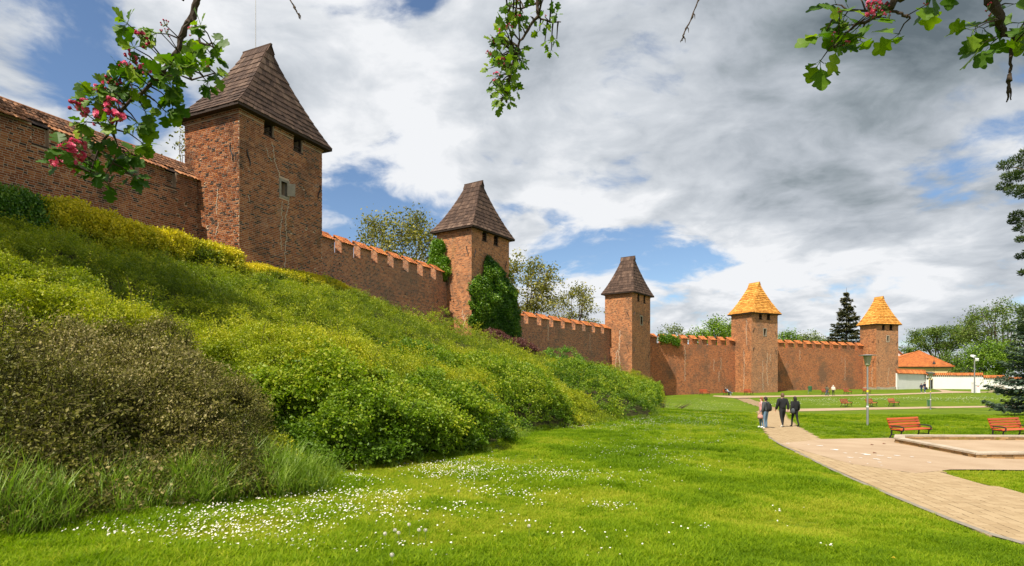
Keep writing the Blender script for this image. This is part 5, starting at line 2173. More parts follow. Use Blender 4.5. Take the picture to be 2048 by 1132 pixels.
def make_bank():
    r = np.random.default_rng(5)
    X, Y = [], []
    # candidates all over the bank, denser near the camera
    for (n, y0, y1) in ((52000, 5.5, 16), (60000, 16, 34), (46000, 34, 100)):
        x = r.uniform(-34, 30, n) if y1 > 16 else r.uniform(-18, 0, n)
        y = r.uniform(y0, y1, n)
        X.append(x)
        Y.append(y)
    x, y = np.concatenate(X), np.concatenate(Y)
    z, t = terrain(x, y)
    dw, pw, sw = poly_dist(np.stack([x, y], 1), TOPXY)
    u = x / y
    ok = (t > 0.004) & ~((sw > 0) & (dw > 2.6)) & (u > -1.12) & (u < .35)
    # keep clear of the towers
    for T in TOWERS[:4]:
        q = np.stack([x, y], 1) - T['C']
        a, v = q @ T['a'], q @ T['v']
        ok &= ~((a > -.15) & (a < T['W'] + .15) & (v > -.15) & (v < T['D'] + .2))
    for i in range(3):
        p, d, L = wall_line(i)
        q = np.stack([x, y], 1) - p
        nrm = np.array([-d[1], d[0]])
        ok &= ~((q @ d > -1) & (q @ d < L + 1) & (q @ nrm > -.2))
    T = TOWERS[0]
    q = np.stack([x, y], 1) - (T['C'] + T['v'] * T['yl'])
    ok &= ~((q @ T['a'] < 1) & (q @ T['v'] > -.2))
    x, y, z, t = x[ok], y[ok], z[ok], t[ok]
    mh = mound_h(x, y)
    best = mh.argmax(0)
    hm = mh.max(0)
    ch = cover_h(x, y, t)
    inm = hm > ch * 0.85
    # the brown shrub fills the lower left corner down to the lawn
    pxx, pyy = HX + F * x / y, HY - F * (z + 0.95) / y
    brown = in_poly(np.stack([pxx, pyy], 1), [(-260, 720), (-60, 700), (0, 690), (100, 668), (200, 655), (330, 668), (400, 690), (470, 735), (520, 795), (548, 870), (600, 930), (668, 985), (560, 1060), (0, 1180), (-260, 1200)]) & (y < 16)
    inm = np.where(brown, True, inm & (best != 0))
    best = np.where(brown, 0, best)
    hb = (0.42 + .62 * fbm(x, y, 1.5, 23) + .28 * fbm(x, y, .6, 29)) * np.clip(t * 14, .25, 1)
    hm = np.where(brown, hb, hm * (0.78 + .5 * fbm(x, y, 1.3, 83)))
    H = np.where(inm, np.maximum(hm, ch), ch)
    # normals of the vegetation surface
    e = 0.25

    def Hs(xx, yy):
        zz, tt = terrain(xx, yy)
        return zz + np.maximum(mound_h(xx, yy).max(0), cover_h(xx, yy, tt))
    gx = (Hs(x + e, y) - Hs(x - e, y)) / (2 * e)
    gy = (Hs(x, y + e) - Hs(x, y - e)) / (2 * e)
    nrm = unit(np.stack([-gx, -gy, np.ones_like(gx)], 1))
    N = len(x)
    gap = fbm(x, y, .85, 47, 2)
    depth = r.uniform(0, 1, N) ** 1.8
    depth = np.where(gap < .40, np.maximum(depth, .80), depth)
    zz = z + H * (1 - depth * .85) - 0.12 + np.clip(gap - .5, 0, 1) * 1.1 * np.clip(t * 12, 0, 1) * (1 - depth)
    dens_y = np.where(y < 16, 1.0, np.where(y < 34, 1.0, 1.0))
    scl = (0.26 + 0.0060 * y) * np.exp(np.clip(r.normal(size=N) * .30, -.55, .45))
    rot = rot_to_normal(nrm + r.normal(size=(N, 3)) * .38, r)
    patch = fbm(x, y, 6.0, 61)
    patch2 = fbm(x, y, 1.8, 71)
    tint = np.clip(.50 + (patch - .5) * 1.3 + (patch2 - .5) * 1.2 + (gap - .5) * .9 - depth * .60 + .06 + r.normal(size=N) * .17, 0, 1)  # depth term darkens the tint: shade pockets are put into the leaf colour
    P = np.stack([x, y, zz], 1)
    pk = r.integers(0, 3, N)
    pr_cover = [sprig(50, .125, s, .3, 5, 1.0) for s in (11, 12, 13)]
    pr_shrub = [sprig(44, .165, s, .35, 5, 1.0, aspect=.7) for s in (21, 22, 23)]
    pr_brown = [sprig(56, .095, s, .25, 4, 1.1, stem_mat=1, aspect=.6) for s in (31, 32, 33)]
    def shoot(seed, dead):
        q = np.random.default_rng(seed)
        L = 2.1 if not dead else 1.5
        bend = q.normal(size=2) * .35
        tt = np.linspace(0, 1, 6)
        p = np.stack([bend[0] * tt ** 2, bend[1] * tt ** 2, L * tt], 1)
        w = np.array([.016, .0, 0])
        quads = [np.stack([p[i] - w, p[i] + w, p[i + 1] + w * .7, p[i + 1] - w * .7]) for i in range(5)]
        w = np.array([0, .016, 0])
        quads += [np.stack([p[i] - w, p[i] + w, p[i + 1] + w * .7, p[i + 1] - w * .7]) for i in range(5)]
        st = proto_from_quads(np.stack(quads), [.5] * 10, 1)
        n = 7 if dead else 34
        s = q.uniform(.25, 1, n)
        cc = np.stack([np.interp(s, tt, p[:, i]) for i in range(3)], 1) + q.normal(size=(n, 3)) * .07
        return join_protos([proto_from_quads(leaf_quads(cc, .13, .2, .5, q), q.uniform(.3, 1, n), 0), st])
    pr_cover += [shoot(91, False), shoot(92, False), shoot(93, True)]
    u_ = r.uniform(size=N)
    rare = (u_ < .03) & ~inm & (depth < .5)
    pk = np.where(rare, r.integers(3, 6, N), pk)
    rot[rare] = rot_to_normal(np.stack([r.normal(size=rare.sum()) * .35, r.normal(size=rare.sum()) * .35, np.ones(rare.sum())], 1), r)
    scl[rare] = scl[rare] * .8
    pr_shrub += [shoot(94, False), shoot(95, True)]
    rare2 = (u_ < .018) & inm & (best != 0) & (depth < .5)
    pk = np.where(rare2, r.integers(3, 5, N), pk)
    scl[rare2] = scl[rare2] * .7
    # golden hedge zone is built separately
    m = ~inm
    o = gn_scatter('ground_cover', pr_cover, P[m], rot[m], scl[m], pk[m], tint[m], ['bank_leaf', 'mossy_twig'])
    props(o, 'yellow green ground cover shrubs carpeting the bank below the wall', kind='stuff')
    for k, (lb, c, rx, ry, h, mat) in enumerate(MOUNDS):
        m = inm & (best == k)
        if m.sum() < 5:
            continue
        root = empty('spreading_shrub', (c[0], c[1], tz(*c)), 0, lb, 'shrub', 'shrubs spreading on the bank')
        pr = pr_brown if mat == 'brown_leaf' else pr_shrub
        off = np.array([c[0], c[1], tz(*c)])
        s = scl[m] * (1.0 if mat != 'brown_leaf' else 1.15)
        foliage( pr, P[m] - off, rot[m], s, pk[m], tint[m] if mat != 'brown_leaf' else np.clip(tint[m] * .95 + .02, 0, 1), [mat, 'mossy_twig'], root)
        # bare stems inside, and a few long shoots over the brown shrub
        mb = MB()
        q = np.random.default_rng(k)
        for _ in range(16):
            a = q.uniform(0, 6.28)
            b0 = Vector((c[0] + math.cos(a) * rx * .3, c[1] + math.sin(a) * ry * .3, 0))
            b1 = Vector((c[0] + math.cos(a) * rx * .5, c[1] + math.sin(a) * ry * .5, 0))
            b0.z, b1.z = tz(b0.x, b0.y) - .1, tz(b1.x, b1.y) + .25 * max(h, .3)
            mb.tube([b0 - Vector(off), (b0 + b1) / 2 - Vector(off), b1 - Vector(off)], [.03, .02, .008], 5)
        mb.build('stems', ['twig_bark'], root)
        if mat == 'brown_leaf':
            lv = Leaves()
            mb = MB()
            for _ in range(34):
                a = q.uniform(0, 6.28)
                rr_ = q.uniform(.2, .8)
                x0, y0 = c[0] + math.cos(a) * rx * rr_, c[1] + math.sin(a) * ry * rr_
                hz = tz(x0, y0) + .5
                L = q.uniform(.25, .75)
                dirv = Vector((q.normal() * .5 + .2, q.normal() * .5, 1.0)).normalized()
                pts = [Vector((x0, y0, hz)) + dirv * L * s + Vector((math.cos(a), math.sin(a), -.6)) * .25 * L * s * s for s in (0, .35, .7, 1)]
                pts = [p_ - Vector(off) for p_ in pts]
                mb.tube(pts, [.006, .005, .004, .002], 4)
                cc = []
                for s in np.linspace(.1, 1, int(26 * L) + 4):
                    i = min(2, int(s * 3))
                    p_ = pts[i].lerp(pts[i + 1], s * 3 - i)
                    cc.append(np.array(p_) + q.normal(size=3) * .012)
                cc = np.array(cc)
                lv.add(leaf_quads(cc, .035, .3, .6, q), 4, q.uniform(.4, 1, len(cc)))
            mb.build('long_shoots', ['twig_bark'], root)
            lv.build('shoot_leaves', 'brown_leaf', root)


leaf_mat('brown_shoot_leaf', [(0, (.1, .08, .03)), (1, (.2, .16, .09))], instanced=False)
make_bank()


def make_hedges():
    r = np.random.default_rng(15)
    T = TOWERS[0]
    # golden hedge along the crest, from the picture's left edge past the largest tower
    runs = [('dark green clipped bush at the left edge, below the nearest wall', -15.5, -10.3, 1.5, 'ivy_leaf'),
            ('golden leaved hedge along the foot of the nearest wall, left of the largest tower', -10.2, -0.9, 1.35, 'golden_leaf'),
            ('golden leaved hedge in front of the largest tower', -0.8, 6.4, 0.6, 'golden_leaf'),
            ('golden leaved hedge running right from the largest tower along the shaded wall', 6.6, 13.8, 0.6, 'golden_leaf')]
    pr = [sprig(30, .21, s, .1, 5, 1.0, aspect=.6) for s in (41, 42, 43)]
    for (lb, s0, s1, h, mat) in runs:
        n = int((s1 - s0) * 330)
        s = r.uniform(s0, s1, n)
        w = r.normal(size=n) * .42
        off = 1.0 if s1 <= 0 else 0.75
        d = T['a']
        base = T['C']
        if s0 > 6:
            ds = s - 6.6
            c2 = TOWERS[1]['C'] - TOWERS[1]['a'] * 7
            dirv = (c2 - T['R'])
            dirv = dirv / np.linalg.norm(dirv)
            x = T['R'][0] + dirv[0] * ds - T['v'][0] * (off * .6 + w)
            y = T['R'][1] + dirv[1] * ds - T['v'][1] * (off * .6 + w)
        else:
            x = base[0] + d[0] * s - T['v'][0] * (off + w)
            y = base[1] + d[1] * s - T['v'][1] * (off + w)
        z, _ = terrain(x, y)
        lump = fbm(s * 1.0, w * 0 + 3.0, 1.1, 91)
        prof = np.sqrt(np.clip(1 - (w / .95) ** 2, 0, 1))
        fall = np.ones(n)
        if s0 > 6:
            fall = 1 - .55 * (s - s0) / (s1 - s0)
        top = h * (.55 + .75 * lump) * prof * fall
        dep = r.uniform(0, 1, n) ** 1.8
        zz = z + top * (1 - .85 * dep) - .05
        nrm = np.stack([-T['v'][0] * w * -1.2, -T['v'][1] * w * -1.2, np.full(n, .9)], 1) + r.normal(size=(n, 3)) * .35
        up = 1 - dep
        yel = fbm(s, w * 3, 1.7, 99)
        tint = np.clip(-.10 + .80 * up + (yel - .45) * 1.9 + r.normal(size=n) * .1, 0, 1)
        c = np.array([x.mean(), y.mean(), z.mean()])
        root = empty('hedge', c, 0, lb, 'hedge' if 'hedge' in lb else 'bush', 'hedge bushes along the crest of the bank')
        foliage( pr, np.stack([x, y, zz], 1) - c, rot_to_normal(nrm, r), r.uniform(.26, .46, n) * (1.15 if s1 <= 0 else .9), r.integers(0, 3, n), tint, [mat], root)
        mb = MB()
        for k in range(int((s1 - s0) * 2)):
            q = r.integers(0, n)
            b = Vector((x[q], y[q], z[q])) - Vector(c)
            mb.tube([b + Vector((0, 0, -.1)), b + Vector((.03, 0, top[q] * .6))], [.02, .01], 5)
        mb.build('stems', ['twig_bark'], root)
    # purple leaved shrubs under the ivy tower
    T = TOWERS[1]
    for (lb, s0, s1, h) in (('dark red leaved shrub at the foot of the ivy tower, left of its neighbour', -.5, 3.4, 1.25), ('dark red leaved shrub running right from the ivy to the grey brown wall', 3.3, 8.4, 1.1)):
        n = int((s1 - s0) * 260)
        s, w = r.uniform(s0, s1, n), r.normal(size=n) * .45
        x = T['C'][0] + T['a'][0] * s - T['v'][0] * (2.0 + w)
        y = T['C'][1] + T['a'][1] * s - T['v'][1] * (2.0 + w)
        z, _ = terrain(x, y)
        top = h * np.sqrt(np.clip(1 - (w / 1.3) ** 2, 0, 1)) * np.sqrt(np.clip(1 - ((s - (s0 + s1) / 2) / ((s1 - s0) / 2 + .1)) ** 2, 0, 1)) + .95
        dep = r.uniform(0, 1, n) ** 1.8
        zz = z + top * (1 - .8 * dep)
        c = np.array([x.mean(), y.mean(), z.mean()])
        root = empty('red_shrub', c, 0, lb, 'shrub', 'dark red shrubs under the ivy tower')
        nrm = np.stack([np.zeros(n), np.zeros(n), np.ones(n)], 1) + r.normal(size=(n, 3)) * .6
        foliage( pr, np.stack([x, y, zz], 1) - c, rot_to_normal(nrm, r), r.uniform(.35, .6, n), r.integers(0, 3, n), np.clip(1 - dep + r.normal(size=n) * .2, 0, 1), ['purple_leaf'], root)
        mb = MB()
        for k in range(8):
            q = r.integers(0, n)
            b = Vector((x[q], y[q], z[q])) - Vector(c)
            mb.tube([b, b + Vector((.03, 0, top[q] * .7))], [.03, .01], 5)
        mb.build('stems', ['twig_bark'], root)


make_hedges()


def make_ivy():
    r = np.random.default_rng(25)
    pr = [sprig(28, .26, s, .2, 5, 1.0, aspect=.85) for s in (51, 52, 53)]

    def ivy(lb, T, poly, n, bulge, mat, onleft=False, bright_side=None):
        # outline given in picture points, carried to the tower's own face
        P = np.array(poly, float)
        lo, hi = P.min(0), P.max(0)
        q = np.stack([r.uniform(lo[0], hi[0], n * 3), r.uniform(lo[1], hi[1], n * 3)], 1)
        q = q[in_poly(q, poly)][:n]
        dd, _, _ = poly_dist(q, np.vstack([P, P[:1]]))
        dd = dd / dd.max()
        base, dirv, out = (T['C'], T['a'], -T['v']) if not onleft else (T['C'], T['v'], -T['a'])
        s = np.array([on_line(base, dirv, a) for a, b in q])
        Yp = base[1] + s * dirv[1]
        z = (HY - q[:, 1]) / F * Yp
        lump = fbm(s, z, 1.3, 55, 2)
        b = bulge * (0.10 + .75 * np.sqrt(dd)) * (.15 + 1.6 * lump)
        keep = (dd > .16) | (fbm(s, z, .7, 57, 2) > .47)
        q, s, z, b, lump, Yp, dd = q[keep], s[keep], z[keep], b[keep], lump[keep], Yp[keep], dd[keep]
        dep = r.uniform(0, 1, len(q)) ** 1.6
        o = b * (1 - .7 * dep)
        x = base[0] + s * dirv[0] + out[0] * o
        y = base[1] + s * dirv[1] + out[1] * o
        c = np.array([x.mean(), y.mean(), z.min()])
        root = empty('ivy', c, 0, lb, 'ivy')
        nrm = np.stack([np.full(len(q), out[0]), np.full(len(q), out[1]), np.full(len(q), .15)], 1) + r.normal(size=(len(q), 3)) * .45
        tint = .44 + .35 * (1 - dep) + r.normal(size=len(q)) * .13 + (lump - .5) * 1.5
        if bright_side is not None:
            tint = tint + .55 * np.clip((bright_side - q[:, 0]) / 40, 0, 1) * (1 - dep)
        foliage( pr, np.stack([x, y, z], 1) - c, rot_to_normal(nrm, r), r.uniform(.34, .62, len(q)), r.integers(0, 3, len(q)), np.clip(tint, 0, 1), [mat], root)
        mb = MB()
        for k in range(7):
            a = r.integers(0, len(q))
            p0 = Vector((base[0] + s[a] * dirv[0] + out[0] * .08, base[1] + s[a] * dirv[1] + out[1] * .08, z.min() - .3))
            p1 = Vector((p0.x, p0.y, z[a]))
            mb.tube([p0 - Vector(c), (p0 + p1) / 2 - Vector(c) + Vector((.1, .05, 0)), p1 - Vector(c)], [.05, .035, .015], 5)
        mb.build('stems', ['bark'], root)
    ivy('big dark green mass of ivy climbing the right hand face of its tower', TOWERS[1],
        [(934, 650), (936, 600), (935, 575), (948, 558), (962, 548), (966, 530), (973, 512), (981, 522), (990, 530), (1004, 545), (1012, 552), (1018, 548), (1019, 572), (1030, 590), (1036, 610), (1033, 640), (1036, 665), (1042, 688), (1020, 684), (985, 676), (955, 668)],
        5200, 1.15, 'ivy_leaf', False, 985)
    T = TOWERS[1]
    ivy('fresh green clump of ivy in the corner where the battlemented wall meets the ivy tower', T,
        [(872, 484), (892, 486), (894, 497), (884, 512), (899, 520), (901, 545), (893, 562), (884, 568), (868, 562), (854, 556), (856, 540), (866, 525), (864, 505)],
        1500, .95, 'bright_ivy_leaf', True)
    # creeper over the first merlons of the sunlit wall
    p, d, L, z4_ = W4LINE
    n = 420
    s = np.concatenate([r.uniform(on_line(p, d, 1316), on_line(p, d, 1330), 140), r.uniform(on_line(p, d, 1328), on_line(p, d, 1356), 280)])
    z = z4_ + r.normal(size=n) * .35 - .25 - np.where(s > on_line(p, d, 1345), .5, 0)
    nn = np.array([d[1], -d[0]])
    o = r.uniform(.05, .4, n)
    x, y = p[0] + d[0] * s + nn[0] * o, p[1] + d[1] * s + nn[1] * o
    c = np.array([x.mean(), y.mean(), z.min()])
    root = empty('creeper', c, 0, 'light green creeper hanging over the battlements next to the slender tower', 'creeper')
    nrm = np.stack([np.full(n, nn[0]), np.full(n, nn[1]), np.full(n, .4)], 1) + r.normal(size=(n, 3)) * .5
    foliage( pr, np.stack([x, y, z], 1) - c, rot_to_normal(nrm, r), r.uniform(.3, .55, n), r.integers(0, 3, n), r.uniform(.4, 1, n), ['bright_ivy_leaf'], root)


make_ivy()


def make_tall_grass():
    r = np.random.default_rng(35)
    # fringe of long grass between lawn and the brown shrub, and along the foot of the bank
    pts = []
    fp = FOOT[2:]
    seg = np.hypot(*(fp[1:] - fp[:-1]).T)
    cum = np.concatenate([[0], np.cumsum(seg)])
    total = cum[-1]
    n1 = 4200
    i680 = cum[5]
    u = np.concatenate([r.uniform(0, i680 + .5, n1), r.uniform(i680, total * .6, 900)])
    x = np.interp(u, cum, fp[:, 0])
    y = np.interp(u, cum, fp[:, 1])
    dx = np.interp(u, cum[:-1], np.gradient(fp[:, 0], cum)[:-1])
    dy = np.interp(u, cum[:-1], np.gradient(fp[:, 1], cum)[:-1])
    L = np.hypot(dx, dy) + 1e-6
    nx, ny = -dy / L, dx / L
    w = np.where(u < i680 + .5, np.abs(r.normal(size=len(u))) * .75 - .15, r.normal(size=len(u)) * .12)
    clump = fbm(u, w * 0, .9, 15)
    x, y = x + nx * w, y + ny * w
    ok = (r.uniform(size=len(u)) < np.clip((clump - .36) * 2.8, .04, 1))
    x, y, w, u, clump = x[ok], y[ok], w[ok], u[ok], clump[ok]
    z, t = terrain(x, y)
    mh = mound_h(x, y)[0]
    z = z + .12 * (w > .1)
    n = len(x)
    scl = np.where(u < i680 + .5, r.uniform(.4, 1.0, n) * (.5 + .8 * clump), r.uniform(.3, .6, n))
    nrm = np.stack([r.normal(size=n) * .2 + .1, r.normal(size=n) * .2 - .1, np.ones(n)], 1)
    rot = rot_to_normal(nrm, r)
    rot[:, 2] = r.uniform(0, 6.28, n)
    pr = [tuft(61, 13, .48, .07, .0065, .9), tuft(62, 10, .58, .08, .006, 1.0), tuft(63, 15, .40, .09, .006, .8)]
    o = gn_scatter('tall_grass', pr, np.stack([x, y, z], 1), rot, scl, r.integers(0, 3, n), np.clip(r.normal(size=n) * .2 + .5, 0, 1), ['tall_grass_blade'])
    props(o, 'long arching grass along the foot of the brown shrub', kind='stuff')


make_tall_grass()

# ------------------------------------------------------------------ trees
def tree(name, label, base, height, rad, mat, nleaf, lsize, seed, trunk_r=.25, z0=.35, flat=1.0, limbs=9, tips=120, group='trees behind the town wall', clump=.13, lean=(0, 0), hollow=.45):
    r = np.random.default_rng(seed)
    root = empty(name, base, 0, label, 'tree', group)
    cz = height * (z0 + (1 - z0) * .5)
    rz = height * (1 - z0) * .5 * flat
    if flat < 1:
        cz = height - rz
    mb = MB()
    fork = Vector((lean[0] * .3, lean[1] * .3, max(height * z0 * .8, .6)))
    mb.tube([(0, 0, -.5), (0, 0, .3), fork * .6, fork], [trunk_r * 1.35, trunk_r, trunk_r * .85, trunk_r * .75], 8)
    nodes = []

    def env(fr):
        v = unit(r.normal(size=3))
        return Vector((lean[0] + v[0] * rad * fr, lean[1] + v[1] * rad * fr, cz + v[2] * rz * fr))
    for k in range(limbs):
        a = 2 * math.pi * k / limbs + r.uniform(-.3, .3)
        f = r.uniform(.5, .8)
        el = r.uniform(-.3, 1.0)
        e = Vector((lean[0] + math.cos(a) * rad * f * math.cos(el), lean[1] + math.sin(a) * rad * f * math.cos(el), cz + rz * f * math.sin(el)))
        m1 = fork.lerp(e, .35) + Vector((r.normal() * .1, r.normal() * .1, .12)) * rad * .5
        m2 = fork.lerp(e, .7) + Vector((r.normal(), r.normal(), r.normal())) * rad * .06
        pts = [fork, m1, m2, e]
        rr = [trunk_r * .55, trunk_r * .38, trunk_r * .24, trunk_r * .12]
        mb.tube(pts, rr, 6)
        for s in np.linspace(.25, 1, 9):
            i = min(2, int(s * 3))
            nodes.append(pts[i].lerp(pts[i + 1], min(1, s * 3 - i)))
    nd = np.array(nodes)
    lv = Leaves()
    per = nleaf // tips
    C, Vv = [], []
    for k in range(tips):
        e = env(hollow + (1 - hollow) * r.uniform() ** .6)
        if e.z < height * z0 * .55:
            continue
        i = np.argmin(((nd - np.array(e)) ** 2).sum(1))
        b = nodes[i]
        mid = b.lerp(e, .5) + Vector((r.normal(), r.normal(), r.normal() * .5)) * rad * .07
        mb.tube([b, mid, e], [trunk_r * .10, trunk_r * .07, trunk_r * .03], 4, cap=False)
        n = int(per * r.uniform(.4, 1.6))
        tt = r.uniform(.35, 1.1, n)
        q = np.array(b)[None] * (1 - tt)[:, None] + np.array(e)[None] * tt[:, None] + r.normal(size=(n, 3)) * rad * clump * np.array([1, 1, .7])
        C.append(q)
        Vv.append(np.clip(r.normal(.45, .16) + r.normal(size=n) * .16 + .12 * (q[:, 2] - e.z) / (rad * clump), 0, 1))
    C = np.concatenate(C)
    lv.add(leaf_quads(C, lsize, .5, .62, r), 4, np.concatenate(Vv))
    mb.build('trunk', ['bark'], root, smooth=True)
    lv.build('crown', mat, root)
    return root


def conifer(name, label, base, height, rad, mat, seed, trunk_r=.25, tiers=26, size=.34, dens=1.0, group=None, droop=.35, cat='tree'):
    r = np.random.default_rng(seed)
    root = empty(name, base, 0, label, cat, group)
    mb = MB()
    mb.tube([(0, 0, -.5), (0, 0, height * .5), (0, 0, height)], [trunk_r, trunk_r * .6, .02], 7)
    lv = Leaves()
    for k in range(tiers):
        u = (k + r.uniform(-.3, .3)) / tiers
        z = height * (.05 + .93 * u)
        L0 = rad * (1 - u) ** .82 + .12
        for j in range(7):
            a = r.uniform(0, 6.28)
            L = L0 * r.uniform(.55, 1.15)
            out = np.array([math.cos(a), math.sin(a), 0])
            s = np.linspace(.08, 1, 7)
            dz = -droop * L * (s - .45 * s ** 2) * (1.15 - u) + .16 * L * s ** 3
            p = np.array([0, 0, z])[None] + out[None] * (L * s)[:, None] + np.array([0, 0, 1])[None] * dz[:, None]
            mb.tube([tuple(q) for q in p[::3]], [.04 * (1 - u) + .012, .02, .008], 4, cap=False)
            n = int(L / size * 13 * dens) + 6
            tt = r.uniform(.12, 1.04, n) ** .8
            c = np.stack([np.interp(tt, s, p[:, i]) for i in range(3)], 1)
            side = np.cross(out, [0, 0, 1])
            wdt = L * .26 * (1.06 - tt) + .06
            c = c + side[None] * (r.normal(size=n) * wdt)[:, None] + np.array([0, 0, -1]) * (np.abs(r.normal(size=n)) * size * .42)[:, None]
            # sprays point outward and hang a little
            dirv = unit(out[None] * 1.0 + side[None] * r.normal(size=n)[:, None] * .7 + np.array([0, 0, -.35]) + r.normal(size=(n, 3)) * .2)
            b = unit(np.cross(dirv, np.array([0, 0, 1.0]) + r.normal(size=(n, 3)) * .5))
            sz = (size * r.uniform(.6, 1.3, n))[:, None]
            q = np.stack([c - dirv * sz * .5, c + b * sz * .16, c + dirv * sz * .5, c - b * sz * .16], 1)
            lv.add(q, 4, np.clip(.30 + .5 * tt + r.normal(size=n) * .2 - .1, 0, 1))
    mb.build('trunk', ['bark'], root)
    lv.build('crown', mat, root)
    return root


def P_at(px, Y, z):
    return ((px - HX) / F * Y, Y, z)


tree('broadleaf_tree', 'sparse yellowish tree peeping out between the nearest wall and the largest tower', P_at(392, 50, 7.0), 14.6, 3.1, 'olive_tree_leaf', 1700, .30, 1, .22, .3, tips=70, clump=.12)
tree('broadleaf_tree', 'wide olive green tree behind the battlemented wall, left of the ivy tower', P_at(800, 76, 5.0), 17.6, 6.4, 'olive_tree_leaf', 9500, .34, 2, .30, .32, tips=170, clump=.11)
tree('broadleaf_tree', 'tall olive tree rising behind the right side of the ivy tower', P_at(1050, 92, 3.0), 17.0, 5.7, 'olive_tree_leaf', 6500, .38, 3, .32, .32, tips=130, clump=.11, hollow=.5)
tree('broadleaf_tree', 'sparse brownish tree with bare limbs left of the slender tower', P_at(1148, 108, 1.0), 17.2, 5.6, 'olive_tree_leaf', 4200, .38, 4, .30, .34, tips=110, clump=.10, hollow=.5)
tree('broadleaf_tree', 'pale feathery young tree over the sunlit wall, right of the slender tower', P_at(1343, 124, -2.0), 14.0, 3.4, 'pale_tree_leaf', 2100, .36, 5, .18, .45, tips=80, clump=.13)
tree('broadleaf_tree', 'low light green tree over the sunlit wall, between the pale tree and the bright one', P_at(1395, 126, -2.0), 13.2, 3.2, 'spring_tree_leaf', 3000, .38, 6, .2, .4, tips=80, clump=.16)
tree('broadleaf_tree', 'dense bright green tree against the left side of the middle golden tower', P_at(1442, 130, -2.0), 16.2, 4.9, 'spring_tree_leaf', 8000, .40, 7, .28, .34, tips=150, clump=.15, hollow=.3)
tree('broadleaf_tree', 'green tree just right of the middle golden tower', P_at(1578, 146, -2.0), 14.0, 4.2, 'spring_tree_leaf', 4400, .42, 8, .24, .36, tips=100, clump=.15)
tree('broadleaf_tree', 'pale green tree between the middle golden tower and the spruce', P_at(1618, 150, -2.0), 14.0, 4.0, 'pale_tree_leaf', 4200, .42, 9, .24, .36, tips=100, clump=.15)
tree('broadleaf_tree', 'small green tree left beside the tall spruce', P_at(1650, 152, -2.0), 12.6, 3.2, 'pale_tree_leaf', 3000, .42, 10, .2, .36, tips=80, clump=.16)
conifer('spruce_tree', 'tall dark spruce rising behind the red brick wall', P_at(1693, 136, -2.5), 23.6, 6.6, 'spruce_tree_leaf', 11, .35, 34, .70, 1.5, 'conifers in the park')
tree('broadleaf_tree', 'small distant tree between the last tower and the orange roof', P_at(1813, 205, -2.0), 13.5, 4.4, 'mid_tree_leaf', 2600, .55, 12, .25, .35, tips=70, clump=.16, group='trees beyond the white wall')
tree('broadleaf_tree', 'broad flat topped tree with dark limbs above the orange roof', P_at(1882, 172, -2.0), 17.6, 9.2, 'mid_tree_leaf', 10500, .46, 13, .55, .28, .62, 11, 190, 'trees beyond the white wall', .08, hollow=.5)
tree('chestnut_tree', 'chestnut tree with white blossom candles behind the orange roofed house', P_at(1906, 158, -2.3), 9.6, 5.6, 'chestnut_tree_leaf', 6500, .40, 14, .35, .2, tips=130, group='trees beyond the white wall', clump=.15, hollow=.3)
tree('broadleaf_tree', 'large grey green tree spreading high at the right, behind the olive bush', P_at(1996, 142, -2.3), 21.5, 8.6, 'mid_tree_leaf', 9500, .42, 15, .5, .26, .85, 11, 190, 'trees beyond the white wall', .08, hollow=.5)
tree('broadleaf_tree', 'dense rounded olive green tree behind the white wall, beside the floodlight pole', P_at(1985, 128, -2.3), 10.9, 5.9, 'spring_tree_leaf', 11500, .38, 16, .35, .12, tips=190, group='trees beyond the white wall', clump=.13, hollow=.25)
tree('broadleaf_tree', 'second dense green tree behind the white wall, cut by the right edge', P_at(2075, 126, -2.3), 11.5, 5.0, 'mid_tree_leaf', 6500, .38, 17, .35, .12, tips=120, group='trees beyond the white wall', clump=.14, hollow=.25)
tree('garden_bush', 'small dark bush between the orange roofed house and the olive tree', P_at(1922, 134, -2.3), 4.6, 2.6, 'mid_tree_leaf', 2600, .34, 18, .12, .05, tips=60, group='trees beyond the white wall', clump=.18, hollow=.2)
tree('garden_bush', 'small yellow green bush showing just over the tiles of the white wall', P_at(1972, 122, -2.3), 3.9, 2.0, 'spring_tree_leaf', 1800, .30, 19, .1, .05, tips=50, group='trees beyond the white wall', clump=.2, hollow=.2)
conifer('spruce_tree', 'blue green spruce at the right edge with branches reaching over the lawn', P_at(2098, 50, -3.05), 13.6, 4.3, 'blue_spruce_tree_leaf', 21, .25, 30, .36, 1.5, 'conifers in the park', .28)
# the tree left of the picture that shades the left part of the bank
tree('broadleaf_tree', 'leafy tree standing on the bank just left of the view', (-20.5, 12.2, tz(-20.5, 12.2)), 16.5, 6.2, 'mid_tree_leaf', 13000, .40, 22, .3, .28, tips=190, group='trees on the bank', clump=.12, hollow=.2)
tree('broadleaf_tree', 'second leafy tree added on the bank left of the view to shade the hedge', (-25.5, 18.0, tz(-25.5, 18.0)), 15.0, 6.0, 'mid_tree_leaf', 12000, .40, 23, .3, .28, tips=180, group='trees on the bank', clump=.12, hollow=.2)  # unseen, added to widen the shade over bank and hedge


